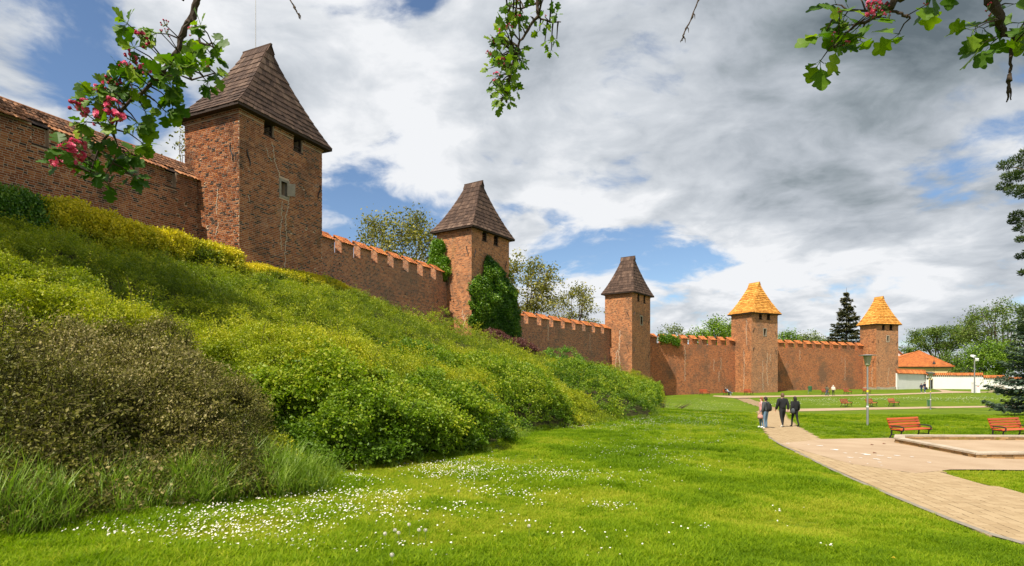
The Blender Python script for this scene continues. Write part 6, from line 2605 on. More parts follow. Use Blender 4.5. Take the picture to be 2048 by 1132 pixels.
def pine():
    r = np.random.default_rng(33)
    Y = 40.0
    b = Vector(P_at(2120, Y, -3.0))
    root = empty('pine_tree', b, 0, 'dark pine with clumped needles at the right edge, above the spruce', 'tree', 'conifers in the park')
    mb = MB()
    top = 17.5
    mb.tube([(0, 0, -.5), (.1, 0, 6), (-.1, .1, 12), (0, 0, top)], [.36, .28, .2, .05], 8)
    clumps = [(2012, 330, .55), (2034, 318, .5), (2022, 352, .6), (2008, 372, .5), (2040, 350, .7), (2030, 380, .6), (2050, 385, .7), (2036, 430, .55), (2028, 442, .4), (2046, 455, .6), (2044, 478, .4), (2044, 512, .42),
              (2060, 330, .8), (2075, 370, .8), (2068, 430, .8), (2080, 300, .8), (2070, 500, .7), (2110, 250, .9), (2140, 330, 1.0), (2150, 420, 1.0), (2120, 190, .8), (2165, 260, .9), (2090, 560, .7), (2150, 520, .9),
              (2056, 302, .5), (2048, 545, .35), (2056, 620, .6), (2050, 655, .5)]
    lv = Leaves()
    for (px, py, R) in clumps:
        c = at(px, py, Y + r.uniform(-1.2, 1.2)) - b
        h = min(max(c.z + r.uniform(-.2, 1.2), 2), top - .3)
        s = Vector((0, 0, h))
        mb.tube([s, s.lerp(c, .55) + Vector((0, 0, -.25)), c], [.09, .055, .02], 5)
        n = int(330 * R / .6)
        v = unit(r.normal(size=(n, 3)))
        p = np.array(c)[None] + v * (R * r.uniform(.15, 1, n) ** .5)[:, None] * np.array([1, 1, .62])
        dirv = unit(v + np.array([0, 0, .5]) + r.normal(size=(n, 3)) * .4)
        bb = unit(np.cross(dirv, r.normal(size=(n, 3))))
        sz = (r.uniform(.16, .30, n))[:, None]
        lv.add(np.stack([p - dirv * sz * .5, p + bb * sz * .13, p + dirv * sz * .5, p - bb * sz * .13], 1), 4, np.clip(.4 + .35 * v[:, 2] + r.normal(size=n) * .2, 0, 1))
    mb.build('trunk', ['bark'], root)
    lv.build('crown', 'pine_tree_leaf', root)


pine()


# ------------------------------------------------------------------ houses and the white wall beyond the last tower
def house():
    Y = 152.0
    zb = -2.6
    ze, za = (HY - 733.5) / F * Y, (HY - 702) / F * (Y + 7)
    xr = (1910 - HX) / F * Y
    xl = 94.5
    xa = (1838 - HX) / F * (Y + 7)
    root = empty('house', ((xl + xr) / 2, Y, zb), 0, 'yellow house with a bright orange hipped tile roof behind the white wall', 'house', 'houses beyond the last tower')
    ox = (xl + xr) / 2
    o = .55
    mb = MB()
    mb.box(xl + o - ox, xr - o - ox, o, 14, 0, ze - zb - .02)
    mb.build('wall', ['yellow_render'], root)
    mb = MB()
    A, B, C_, D_ = Vector((xl - ox, 0, ze - zb)), Vector((xr - ox, 0, ze - zb)), Vector((xr - ox, 14.5, ze - zb)), Vector((xl - ox, 14.5, ze - zb))
    R0, R1 = Vector((xa - ox, 7, za - zb)), Vector((xa - ox, 7.6, za - zb))
    for f in ((A, B, R0), (B, C_, R1, R0), (C_, D_, R1), (D_, A, R0, R1)):
        mb.add(list(f), [tuple(range(len(f)))])
    mb.quad(A - Vector((0, 0, .02)), D_ - Vector((0, 0, .02)), C_ - Vector((0, 0, .02)), B - Vector((0, 0, .02)))
    roof = mb.build('roof', ['clay_tile'], root)
    # rows of tiles on the two visible slopes
    r = np.random.default_rng(2)
    jb = MB()

    def slope(E0, E1, Q0, Q1, rows):
        n = (E1 - E0).cross(Q0 - E0).normalized()
        if n.z < 0:
            n = -n
        for k in range(rows):
            s0, s1 = k / rows, (k + 1) / rows
            a0, a1 = E0.lerp(Q0, s0), E1.lerp(Q1, s0)
            b0, b1 = E0.lerp(Q0, s1), E1.lerp(Q1, s1)
            m = max(1, int((a1 - a0).length / .42))
            for i in range(m):
                p0, p1 = a0.lerp(a1, (i + .03) / m), a0.lerp(a1, (i + .97) / m)
                q0, q1 = b0.lerp(b1, (i + .03) / m), b0.lerp(b1, (i + .97) / m)
                h = n * .07
                jb.add([p0 + h, p1 + h, q1 + n * .02, q0 + n * .02, p0, p1], [(0, 1, 2, 3), (4, 5, 1, 0)], 0, None, .35 + .45 * r.uniform())
    slope(A, B, R0, R0, 20)
    slope(B, C_, R0, R1, 20)
    jb.build('roof_tiles', ['clay_tile'], roof, kind='stuff')
    mb = MB()
    for p in (A, B):
        mb.tube([p + Vector((0, 0, .05)), R0 + Vector((0, 0, .08))], .12, 6)
    mb.build('hip_tiles', ['clay_tile'], roof)
    mb = MB()
    mb.box(xl - ox + .1, xr - ox - .1, .02, .16, ze - zb - .22, ze - zb - .03)
    mb.build('gutter', ['dark_timber'], root)
    # the pale gabled building between tower and house
    Y2 = 160.0
    x1 = (1809.5 - HX) / F * Y2
    root = empty('house', (x1 - 4, Y2, -2.5), 0, 'pale gabled house end with a brown roof edge, just behind the last tower', 'house', 'houses beyond the last tower')
    zt = (HY - 714) / F * Y2 + 2.5
    zp = (HY - 700) / F * Y2 + 2.5
    mb = MB()
    mb.add([(-4, 0, 0), (4, 0, 0), (4, 0, zt), (1.6, 0, zp), (-4, 0, zp + 1.5), (-4, 9, 0), (4, 9, 0), (4, 9, zt), (1.6, 9, zp), (-4, 9, zp + 1.5)],
           [(0, 1, 2, 3, 4), (1, 6, 7, 2), (5, 9, 8, 7, 6), (0, 4, 9, 5)])
    mb.build('wall', ['lime_render'], root)
    mb = MB()
    for (p, q) in (((4.45, zt - .35), (1.6, zp)), ((1.6, zp), (-4.2, zp + 1.55))):
        mb.add([(p[0], -.35, p[1]), (q[0], -.35, q[1]), (q[0], 9.3, q[1]), (p[0], 9.3, p[1]), (p[0], -.35, p[1] + .28), (q[0], -.35, q[1] + .28), (q[0], 9.3, q[1] + .28), (p[0], 9.3, p[1] + .28)],
               [(0, 1, 5, 4), (4, 5, 6, 7), (1, 2, 6, 5), (3, 2, 1, 0), (0, 4, 7, 3)])
    mb.build('roof', ['old_clay_tile'], root)


house()


def white_wall():
    r = np.random.default_rng(12)
    # corner points: picture column, distance, tile eave row, base row
    runs = [('whitewashed wall with sloping orange tiles between the last tower and the gate', [(1794, 119.5, 746.5, 778), (1812, 121.5, 747, 778.5), (1836, 124.5, 747.6, 778.5), (1852, 126.5, 748.3, 778.6)], .8),
            ('long sunlit whitewashed wall capped with orange tiles, with the gateway', [(1852.5, 126.0, 750.2, 778.5), (1868.5, 125.5, 750.4, 778.6), (1910, 123.5, 750.8, 780), (1966.5, 121.0, 750.8, 783.5)], .36),
            ('lower step of the whitewashed wall, right of the floodlight pole', [(1967, 120.6, 755.6, 783.8), (2009.5, 118.8, 755.8, 784.5)], .36),
            ('lowest step of the whitewashed wall, behind the spruce branches', [(2010, 118.6, 759.4, 784.5), (2062, 116.5, 759.4, 785)], .34)]
    for k, (lb, pts, rw) in enumerate(runs):
        c = Vector(at(pts[0][0], pts[0][3], pts[0][1]))
        root = empty('garden_wall', c, 0, lb, 'wall', 'whitewashed garden walls')
        th = .5
        mb = MB()
        tb = MB()
        for i in range(len(pts) - 1):
            a, b = pts[i], pts[i + 1]
            A, B = at(a[0], a[2], a[1]) - c, at(b[0], b[2], b[1]) - c
            zb = -0.7
            d = (B - A)
            d.z = 0
            d.normalize()
            n = Vector((-d.y, d.x, 0))
            L = Vector((B.x - A.x, B.y - A.y)).length
            gate = (k == 1 and i == 0)
            segs = 1
            def face(u0, u1, z0, z1a):
                p0, p1 = A.lerp(B, u0), A.lerp(B, u1)
                lo0 = zb if z0 is None else z0
                v = [Vector((p0.x, p0.y, lo0)), Vector((p1.x, p1.y, lo0)), Vector((p1.x, p1.y, p1.z if z1a is None else z1a)), Vector((p0.x, p0.y, p0.z if z1a is None else z1a))]
                w = [q + n * th for q in v]
                mb.add(v + w, [(0, 1, 2, 3), (7, 6, 5, 4), (1, 5, 6, 2), (4, 0, 3, 7), (3, 2, 6, 7), (0, 4, 5, 1)])
            if gate:
                zl = (HY - 757) / F * a[1] - c.z
                face(0, .30, None, None)
                face(.86, 1, None, None)
                face(.30, .86, zl, None)
            else:
                face(0, 1, None, None)
            # tiles: front slope and ridge
            m = max(1, int(L / .33))
            for q in range(m):
                p0, p1 = A.lerp(B, q / m), A.lerp(B, (q + 1) / m)
                mid = (p0 + p1) / 2
                for (off, z, R) in ((-.22, .0, .15),):
                    e0 = mid - n * .24 + Vector((0, 0, -.03))
                    e1 = mid + n * th * .5 + Vector((0, 0, rw))
                    tb.tube([e0, e1], [.16, .14], 6, 0, True, r.uniform(.2, .95))
            p0, p1 = A + n * th * .5 + Vector((0, 0, rw + .05)), B + n * th * .5 + Vector((0, 0, rw + .05))
            tb.tube([p0, p1], .15, 6)
            tb.add([A + n * th * .5 + Vector((0, 0, rw)), B + n * th * .5 + Vector((0, 0, rw)), B + n * (th + .25), A + n * (th + .25)], [(0, 1, 2, 3)])
        mb.build('wall', ['lime_render'], root)
        tb.build('tile_cap', ['clay_tile'], root, kind='stuff')
    # small roof over the gateway and the old lamp behind it
    c = at(1860.5, 748.5, 125.8)
    root = empty('gateway', (c.x, c.y, -2.6), 0, 'gateway in the white wall with a little dark tiled hood', 'gate')
    mb = MB()
    z = c.z + 2.6
    mb.add([(-.62, -.5, z), (.72, -.5, z), (.72, .5, z + .35), (-.62, .5, z + .35), (-.62, -.5, z + .2), (.72, -.5, z + .2), (.72, .5, z + .55), (-.62, .5, z + .55)],
           [(0, 1, 5, 4), (4, 5, 6, 7), (1, 2, 6, 5), (3, 2, 1, 0), (0, 4, 7, 3)])
    mb.build('hood', ['dark_timber'], root)
    mb = MB()
    zl = (HY - 756.7) / F * 125.6 + 2.6
    mb.box(-.75, .85, -.05, .10, zl - .02, zl + .18)
    mb.build('lintel', ['dark_timber'], root)
    mb = MB()
    mb.box(.45, .55, .15, .9, 0.05, 2.1)
    mb.box(-.35, -.28, .15, .9, 0.05, 2.1)
    mb.build('door_leaf', ['wrought_iron'], root)
    g = at(1868, 752, 131)
    root = empty('street_lamp', (g.x, g.y, -2.4), 0, 'old black lamp post behind the white wall, in front of the orange roof', 'lamp post')
    h = (HY - 722) / F * 131 + 2.4
    mb = MB()
    mb.tube([(0, 0, 0), (0, 0, h)], [.06, .035], 6)
    mb.build('pole', ['black_lamp'], root)
    mb = MB()
    mb.lathe([(.03, h - .75), (.34, h - .62), (.30, h - .52), (.08, h - .1), (.03, h + .25), (.01, h + .6)], 8)
    mb.build('lantern', ['black_lamp'], root)


white_wall()


# ------------------------------------------------------------------ street furniture
def lamp_post(label, px, pbase, ptop, hat):
    g = ground(px, pbase)
    h = (pbase - ptop) / F * g.y
    s = h / 4.25
    root = empty('street_lamp', g, 0, label, 'lamp post', 'modern lamp posts in the park')
    mb = MB()
    mb.lathe([(.09, 0), (.09, .04), (.062, .06), (.060, h * .28)], 10)
    mb.lathe([(.047, h * .28), (.045, h - .72 * s)], 10)
    mb.build('pole', ['galvanised_steel'], root)
    mb = MB()
    mb.lathe([(.05, h - .74 * s), (.06, h - .68 * s), (.13 * s, h - .60 * s), (.22 * s, h - .09 * s), (.20 * s, h - .06 * s)], 14)
    mb.build('lantern', ['lantern_glass'], root)
    mb = MB()
    mb.lathe([(hat * .5 * s, h - .07 * s), (hat * s, h - .05 * s), (hat * s, h - .025 * s), (hat * .3 * s, h + .01 * s), (.04, h + .02 * s)], 18)
    mb.build('lamp_hat', ['galvanised_steel'], root)
    mb = MB()
    mb.lathe([(.050, h * .475), (.050, h * .505)], 10)
    mb.build('collar', ['yellow_sticker'], root)
    mb = MB()
    mb.lathe([(.068, h * .265), (.068, h * .285)], 10)
    mb.build('joint_ring', ['white_paint'], root)


lamp_post('nearer grey lamp post with a flat disc hat, beside the walkers', 1735, 852.5, 709.5, .47)
lamp_post('farther grey lamp post with a flat disc hat, in front of the gateway', 1861, 819.5, 745.5, .42)


def floodlight():
    g = ground(1949, 786)
    Y = g.y
    root = empty('floodlight_pole', g, 0, 'tall thin pole with two white floodlights in front of the white wall', 'pole')
    h = (786 - 713) / F * Y
    mb = MB()
    mb.tube([(0, 0, 0), (0, 0, h)], [.12, .09], 8)
    mb.build('pole', ['galvanised_steel'], root)
    for (dx, dz, rz) in ((-.22, .05, .4), (.32, -.55, -.5)):
        mb = MB()
        M = Matrix.Translation((dx, -.1, h + dz)) @ Matrix.Rotation(rz, 4, 'Z') @ Matrix.Rotation(.35, 4, 'X')
        mb.box(-.25, .25, -.25, .22, -.18, .18, M=M)
        mb.box(-.24, .24, .25, .42, -.14, .14, M=M)
        mb.tube([(0, 0, h + dz * .8), (dx, -.1, h + dz)], .035, 5)
        mb.build('floodlight', ['white_paint'], root)
    for (px, pw, pt, lb) in ((1947, 4, 765, 'narrow white utility box at the foot of the floodlight pole'), (1955, 7, 770, 'wide white utility box with a red mark right of the floodlight pole')):
        g2 = ground(px, 785.5)
        q = empty('utility_box', g2, 0, lb, 'box', 'white boxes at the floodlight pole')
        w, hh = pw / F * g2.y / 2, (785.5 - pt) / F * g2.y
        mb = MB()
        mb.box(-w, w, -.2, .25, .06, hh - .06)
        mb.build('cabinet', ['white_paint'], q)
        mb = MB()
        mb.box(-w - .03, w + .03, -.24, .29, hh - .06, hh)
        mb.box(-w - .03, w + .03, -.24, .29, 0, .06)
        mb.build('rim', ['lime_render'], q)
        if pw > 5:
            mb = MB()
            mb.box(-.22, .12, -.207, -.19, hh * .78, hh * .86)
            mb.build('label_plate', ['red_paint'], q)


floodlight()


def picket():
    pts = [ground(px, 784.5) for px in np.linspace(1981, 2013, 15)]
    c = pts[0]
    root = empty('picket_fence', c, 0, 'short pale fence of upright wooden stakes in front of the white wall', 'fence')
    r = np.random.default_rng(4)
    for k, p in enumerate(pts):
        mb = MB()
        q = Vector((p.x, c.y + r.uniform(-.1, .1), p.z)) - c
        h = (.75 + .75 * math.sin(math.pi * (k + 1) / 16)) * r.uniform(.8, 1.1)
        mb.tube([q + Vector((0, 0, -.1)), q + Vector((r.normal() * .05, 0, h * .9)), q + Vector((r.normal() * .05, 0, h))], [.06, .055, .015], 5)
        mb.build('stake', ['dry_timber'], root)
    mb = MB()
    a, b = pts[0] - c, pts[-1] - c
    mb.tube([Vector((a.x, .06, .35)), Vector((b.x, .06, .35 + b.z))], .03, 5)
    mb.build('rail', ['dry_timber'], root)


picket()


def bin_(label, px, pb, pt, post):
    g = ground(px, pb)
    h = (pb - pt) / F * g.y
    root = empty('litter_bin', g, 0, label, 'litter bin', 'green litter bins')
    r = h * .25
    z0 = h * .34 if post else h * .06
    mb = MB()
    mb.lathe([(r * .82, z0), (r * .95, z0 + (h - z0) * .5), (r, h * .93), (r * 1.08, h * .94), (r * 1.08, h * .985), (r * .96, h), (r * .9, h * .9), (r * .8, z0 + .05)], 14)
    mb.build('bucket', ['green_plastic'], root)
    mb = MB()
    mb.tube([(-r * .9, .02, 0), (-r * .9, .02, h * .95)], .035, 6)
    if not post:
        mb.lathe([(r * .7, 0), (r * .75, z0)], 10)
    mb.build('post', ['galvanised_steel'], root)
    mb = MB()
    mb.lathe([(r * 1.0, h * .985), (r * 1.02, h * 1.03), (r * .6, h * 1.07), (.01, h * 1.08)], 14)
    mb.build('lid', ['green_plastic'], root)


bin_('green litter bin on a post before the shadowed part of the far wall', 1620, 788, 773, True)
bin_('green litter bin standing by the farther lamp post', 1857.5, 813, 800.5, False)


# ------------------------------------------------------------------ benches
def bench_proto():
    root = empty('park_bench', (0, 0, 0))
    L = 1.95
    # local: x along the bench, -y to the front
    def slat(y, z, ang, w=.085, t=.034):
        mb = MB()
        M = Matrix.Translation((0, y, z)) @ Matrix.Rotation(ang, 4, 'X')
        c = .008
        a, b = w / 2, t / 2
        prof = [(-a + c, -b), (a - c, -b), (a, -b + c), (a, b - c), (a - c, b), (-a + c, b), (-a, b - c), (-a, -b + c)]
        vs = [M @ Vector((-L / 2, p[0], p[1])) for p in prof] + [M @ Vector((L / 2, p[0], p[1])) for p in prof]
        fs = [(k, (k + 1) % 8, 8 + (k + 1) % 8, 8 + k) for k in range(8)] + [tuple(range(7, -1, -1)), tuple(range(8, 16))]
        mb.add(vs, fs)
        return mb
    for k in range(4):
        u = k
        slat(.205 + .035 * u, .50 + .105 * u, math.radians(72)).build('back_slat', ['bench_slat'], root)
    for k in range(4):
        slat(.10 - .105 * k, .425 - .006 * (k == 3), math.radians(-3 if k < 3 else 22)).build('seat_slat', ['bench_slat'], root)
    for s in (-1, 1):
        mb = MB()
        x = s * (L / 2 - .11)
        q = lambda y, z: (x, y, z)
        mb.tube([q(.36, .86), q(.345, .82), q(.235, .50), q(.19, .40), q(.20, .22), q(.30, .0)], [.034, .032, .030, .032, .028, .034], 6)
        mb.tube([q(.22, .405), q(.0, .385), q(-.26, .375), q(-.285, .40)], [.03, .028, .026, .022], 6)
        mb.tube([q(-.20, .385), q(-.17, .22), q(-.27, .0)], [.03, .026, .034], 6)
        mb.tube([q(.205, .20), q(-.175, .20)], .018, 5)
        mb.build('iron_frame', ['bench_iron'], root)
        mb = MB()
        mb.tube([q(.25, .53), q(.10, .545), q(-.12, .54), q(-.25, .515), q(-.28, .47), q(-.255, .39)], [.022, .024, .028, .03, .026, .022], 6)
        mb.build('armrest', ['bench_iron'], root)
    return root


BENCHES = [  # picture column and row of the middle of its feet, facing, label
    (1821, 878.5, 24, 'red slatted park bench in front of the sandbox, left of the other large one'),
    (2024, 878.5, 20, 'red slatted park bench cut by the right picture edge'),
    (1693, 813.6, 40, 'red bench left of the nearer lamp pole, middle row of benches'),
    (1743.5, 813.4, 40, 'red bench half hidden by the nearer lamp pole, middle row of benches'),
    (1788, 812.6, 40, 'red bench right of the nearer lamp pole, middle row of benches'),
    (1409.5, 790.3, 36, 'red bench farthest left, against the sunlit wall'),
    (1455, 790.8, 46, 'red bench on which a couple is resting'),
    (1497.5, 789.8, 40, 'red bench in front of the middle golden tower'),
    (1652, 789.6, 40, 'red bench behind the two strollers by the wall'),
    (1695.5, 788.6, 40, 'red bench by the wall between the strollers and the lamp pole'),
    (1733.5, 787.6, 40, 'red bench by the wall just behind the nearer lamp pole'),
]


def place_benches():
    proto = bench_proto()
    note_children(proto)
    out = []
    for k, (px, py, ang, lb) in enumerate(BENCHES):
        o = proto if k == 0 else copy_tree(proto)
        g = ground(px, py)
        o.location = g
        o.rotation_euler = (0, 0, math.radians(ang))
        s = 1.12 if k < 2 else 1.12
        o.scale = (s, s, s)
        props(o, lb, 'bench', 'red slatted park benches')
        out.append(o)
    return out


BENCH_OBJ = place_benches()


# ------------------------------------------------------------------ low stone sandbox
def sandbox():
    corners = [ground(1790, 887), ground(1952, 918), ground(2075, 918), ground(2140, 884), ground(1850, 881.5)]
    zg = at(1952, 905, corners[1].y).z - .215
    c0 = corners[0]
    root = empty('sandbox', (c0.x, c0.y, zg), 0, 'low sandbox edged with stone blocks under a pale concrete coping, at the right', 'sandbox')
    # outline on the ground: left tip, front corner, far right, back
    yf = corners[1]
    out = [Vector((c0.x, c0.y)), Vector((yf.x, yf.y)), Vector((yf.x + 6.5, yf.y + .15)), Vector((yf.x + 8.0, c0.y + 1.0)), Vector((c0.x + .9, c0.y + 1.3))]
    cen = sum(out, Vector((0, 0))) / len(out)
    r = np.random.default_rng(6)
    h, t = .30, .34
    ref = Vector((c0.x, c0.y))
    def inset(i, d):
        p, a, b = out[i], out[i - 1], out[(i + 1) % len(out)]
        e1, e2 = (p - a).normalized(), (b - p).normalized()
        n1, n2 = Vector((-e1.y, e1.x)), Vector((-e2.y, e2.x))
        m = (n1 + n2)
        m = m / max(m.dot(n1), .3)
        return p + m * d
    N = len(out)
    proto = {}
    for i in range(N):
        a, b = out[i], out[(i + 1) % N]
        e = (b - a).normalized()
        n = Vector((-e.y, e.x))
        L = (b - a).length
        ang = math.atan2(e.y, e.x)
        for row in range(2):
            x = 0.0 if row == 0 else -.14
            z0, z1 = (0.0, .072) if row == 0 else (.078, .150)
            while x < L - .02:
                w = r.choice([.26, .30, .34, .38])
                x0, x1 = max(x, 0), min(x + w, L)
                if x1 - x0 > .06:
                    key = (round((x1 - x0) / .02), row)
                    if key not in proto:
                        mb = MB()
                        l = key[0] * .02
                        g = .012
                        mb.box(0.006, l - .006, -.012, t * .96, z0 + .004 - (.25 if row == 0 else 0), z1 - .004)
                        proto[key] = mb.mesh('block', ['wall_block'])
                    o = bpy.data.objects.new('block', proto[key])
                    col.objects.link(o)
                    o.parent = root
                    p = a + e * x0 - ref + n * r.uniform(0, .015)
                    o.matrix_local = Matrix.Translation((p.x, p.y, 0)) @ Matrix.Rotation(ang + r.normal() * .01, 4, 'Z')
                x += w
        # inner core
        mb = MB()
        q = [a + n * .02, b + n * .02, inset((i + 1) % N, t - .03), inset(i, t - .03)]
        q = [v - ref for v in q]
        mb.add([(v.x, v.y, -.1) for v in q] + [(v.x, v.y, .148) for v in q], [(0, 1, 5, 4), (2, 3, 7, 6), (4, 5, 6, 7)])
        mb.build('mortar_core', ['mortar'], root)
        mb = MB()
        q = [inset(i, -.04), inset((i + 1) % N, -.04), inset((i + 1) % N, t), inset(i, t)]
        q = [v - ref for v in q]
        sh = (q[1] - q[0]).normalized() * .006
        q = [q[0] + sh, q[1] - sh, q[2] - sh, q[3] + sh]
        mb.add([(v.x, v.y, .153) for v in q] + [(v.x, v.y, .215) for v in q], [(3, 2, 1, 0), (0, 1, 5, 4), (1, 2, 6, 5), (2, 3, 7, 6), (3, 0, 4, 7), (4, 5, 6, 7)])
        mb.build('coping', ['concrete_cap'], root)
    q = [inset(i, t * .6) - ref for i in range(N)]
    mb = MB()
    mb.add([(v.x, v.y, .03) for v in q], [tuple(range(N))])
    s = mb.build('sand', ['sand_gravel'], root)
    s['kind'] = 'stuff'


sandbox()

# ------------------------------------------------------------------ people
BONES = [('pelvis', 'waist'), ('waist', 'chest'), ('chest', 'neck'), ('neck', 'chin'), ('chin', 'crown'),
         ('chest', 'shl'), ('shl', 'ell'), ('ell', 'wrl'), ('wrl', 'hal'), ('chest', 'shr'), ('shr', 'elr'), ('elr', 'wrr'), ('wrr', 'har'),
         ('pelvis', 'hil'), ('hil', 'knl'), ('knl', 'anl'), ('anl', 'tol'), ('pelvis', 'hir'), ('hir', 'knr'), ('knr', 'anr'), ('anr', 'tor')]
RAD = dict(pelvis=(.150, .115), waist=(.135, .105), chest=(.155, .115), neck=(.055, .058), chin=(.062, .075), crown=(.070, .085),
           shl=(.072, .070), ell=(.046, .046), wrl=(.032, .032), hal=(.036, .020), hil=(.095, .100), knl=(.060, .062), anl=(.042, .045), tol=(.042, .030))
for k in list(RAD):
    if k[-1] == 'l' and k[:-1] + 'r' not in RAD and k in ('shl', 'ell', 'wrl', 'hal', 'hil', 'knl', 'anl', 'tol'):
        RAD[k[:-1] + 'r'] = RAD[k]


def stand(stride=.0, arms=.0, stoop=0.0, wide=1.0):
    """joints of a walking or standing figure 1.75 m tall: x to its right, y forward, z up"""
    J = dict(pelvis=(0, 0, .94), waist=(0, .01, 1.12), chest=(0, .0 + stoop, 1.36), neck=(0, -.005 + stoop * 1.3, 1.505), chin=(0, .015 + stoop * 1.6, 1.585), crown=(0, .015 + stoop * 1.8, 1.685))
    for s, sd in ((-1, 'l'), (1, 'r')):
        ph = s * stride
        J['sh' + sd] = (s * .185 * wide, stoop, 1.425)
        J['el' + sd] = (s * .245 * wide, -.03 - ph * arms * .5 + stoop * .6, 1.15)
        J['wr' + sd] = (s * .255 * wide, .05 - ph * arms, .915)
        J['ha' + sd] = (s * .250 * wide, .075 - ph * arms * 1.15, .835)
        J['hi' + sd] = (s * .085 * wide, 0, .88)
        J['kn' + sd] = (s * .095 * wide, .03 + ph * .5, .49 + (.02 if ph < 0 else 0))
        J['an' + sd] = (s * .095 * wide, -.02 + ph, .085 + (.07 if ph < -.1 else 0))
        J['to' + sd] = (s * .115 * wide, .13 + ph, .035 + (.0 if ph < -.1 else 0))
    return J


def seated(lean=0.0, cross=False):
    J = dict(pelvis=(0, 0, .55), waist=(lean * .3, -.05, .72), chest=(lean * .7, -.11, .95), neck=(lean, -.12, 1.09), chin=(lean * 1.1, -.09, 1.165), crown=(lean * 1.15, -.09, 1.265))
    for s, sd in ((-1, 'l'), (1, 'r')):
        J['sh' + sd] = (s * .185 + lean * .75, -.11, 1.01)
        J['el' + sd] = (s * .25 + lean * .6, -.02, .78)
        J['wr' + sd] = (s * .12 + lean * .3, .17, .70)
        J['ha' + sd] = (s * .05 + lean * .2, .24, .68)
        J['hi' + sd] = (s * .095, .05, .53)
        J['kn' + sd] = (s * .12, .46, .52)
        J['an' + sd] = (s * .13, .44, .09)
        J['to' + sd] = (s * .15, .60, .04)
    if cross:
        J['knr'] = (.02, .48, .62)
        J['anr'] = (-.16, .72, .40)
        J['tor'] = (-.18, .84, .46)
    return J


def skin_mesh(J, bones, rads, grow=0.0, level=2):
    names = []
    for a, b in bones:
        for q in (a, b):
            if q not in names:
                names.append(q)
    import bmesh
    bm = bmesh.new()
    lay = bm.verts.layers.skin.verify()
    vs = []
    for i, n in enumerate(names):
        v = bm.verts.new(J[n])
        r = rads.get(n, (.05, .05))
        v[lay].radius = (r[0] + grow, r[1] + grow)
        v[lay].use_root = (i == 0)
        vs.append(v)
    for a, b in bones:
        bm.edges.new((vs[names.index(a)], vs[names.index(b)]))
    me = bpy.data.meshes.new('tmp')
    bm.to_mesh(me)
    bm.free()
    o = bpy.data.objects.new('tmp', me)
    col.objects.link(o)
    sk = o.modifiers.new('s', 'SKIN')
    sk.use_smooth_shade = True
    sb = o.modifiers.new('u', 'SUBSURF')
    sb.levels = sb.render_levels = level
    dg = bpy.context.evaluated_depsgraph_get()
    m2 = bpy.data.meshes.new_from_object(o.evaluated_get(dg))
    bpy.data.objects.remove(o)
    bpy.data.meshes.remove(me)
    return m2


def seg_dist(P, a, b):
    a, b = np.array(a), np.array(b)
    d = b - a
    t = np.clip(((P - a) @ d) / (d @ d), 0, 1)
    return np.linalg.norm(P - (a + t[:, None] * d), axis=1)


def append_mb(me, mb, mats):
    """adds loose shapes (fingers, nose, ears, eyes) to a body mesh"""
    import bmesh
    bm = bmesh.new()
    bm.from_mesh(me)
    vs = [bm.verts.new(v) for v in mb.v]
    for f, m in zip(mb.f, mb.m):
        try:
            ff = bm.faces.new([vs[k] for k in f])
            ff.material_index = m
            ff.smooth = True
        except ValueError:
            pass
    bm.to_mesh(me)
    bm.free()


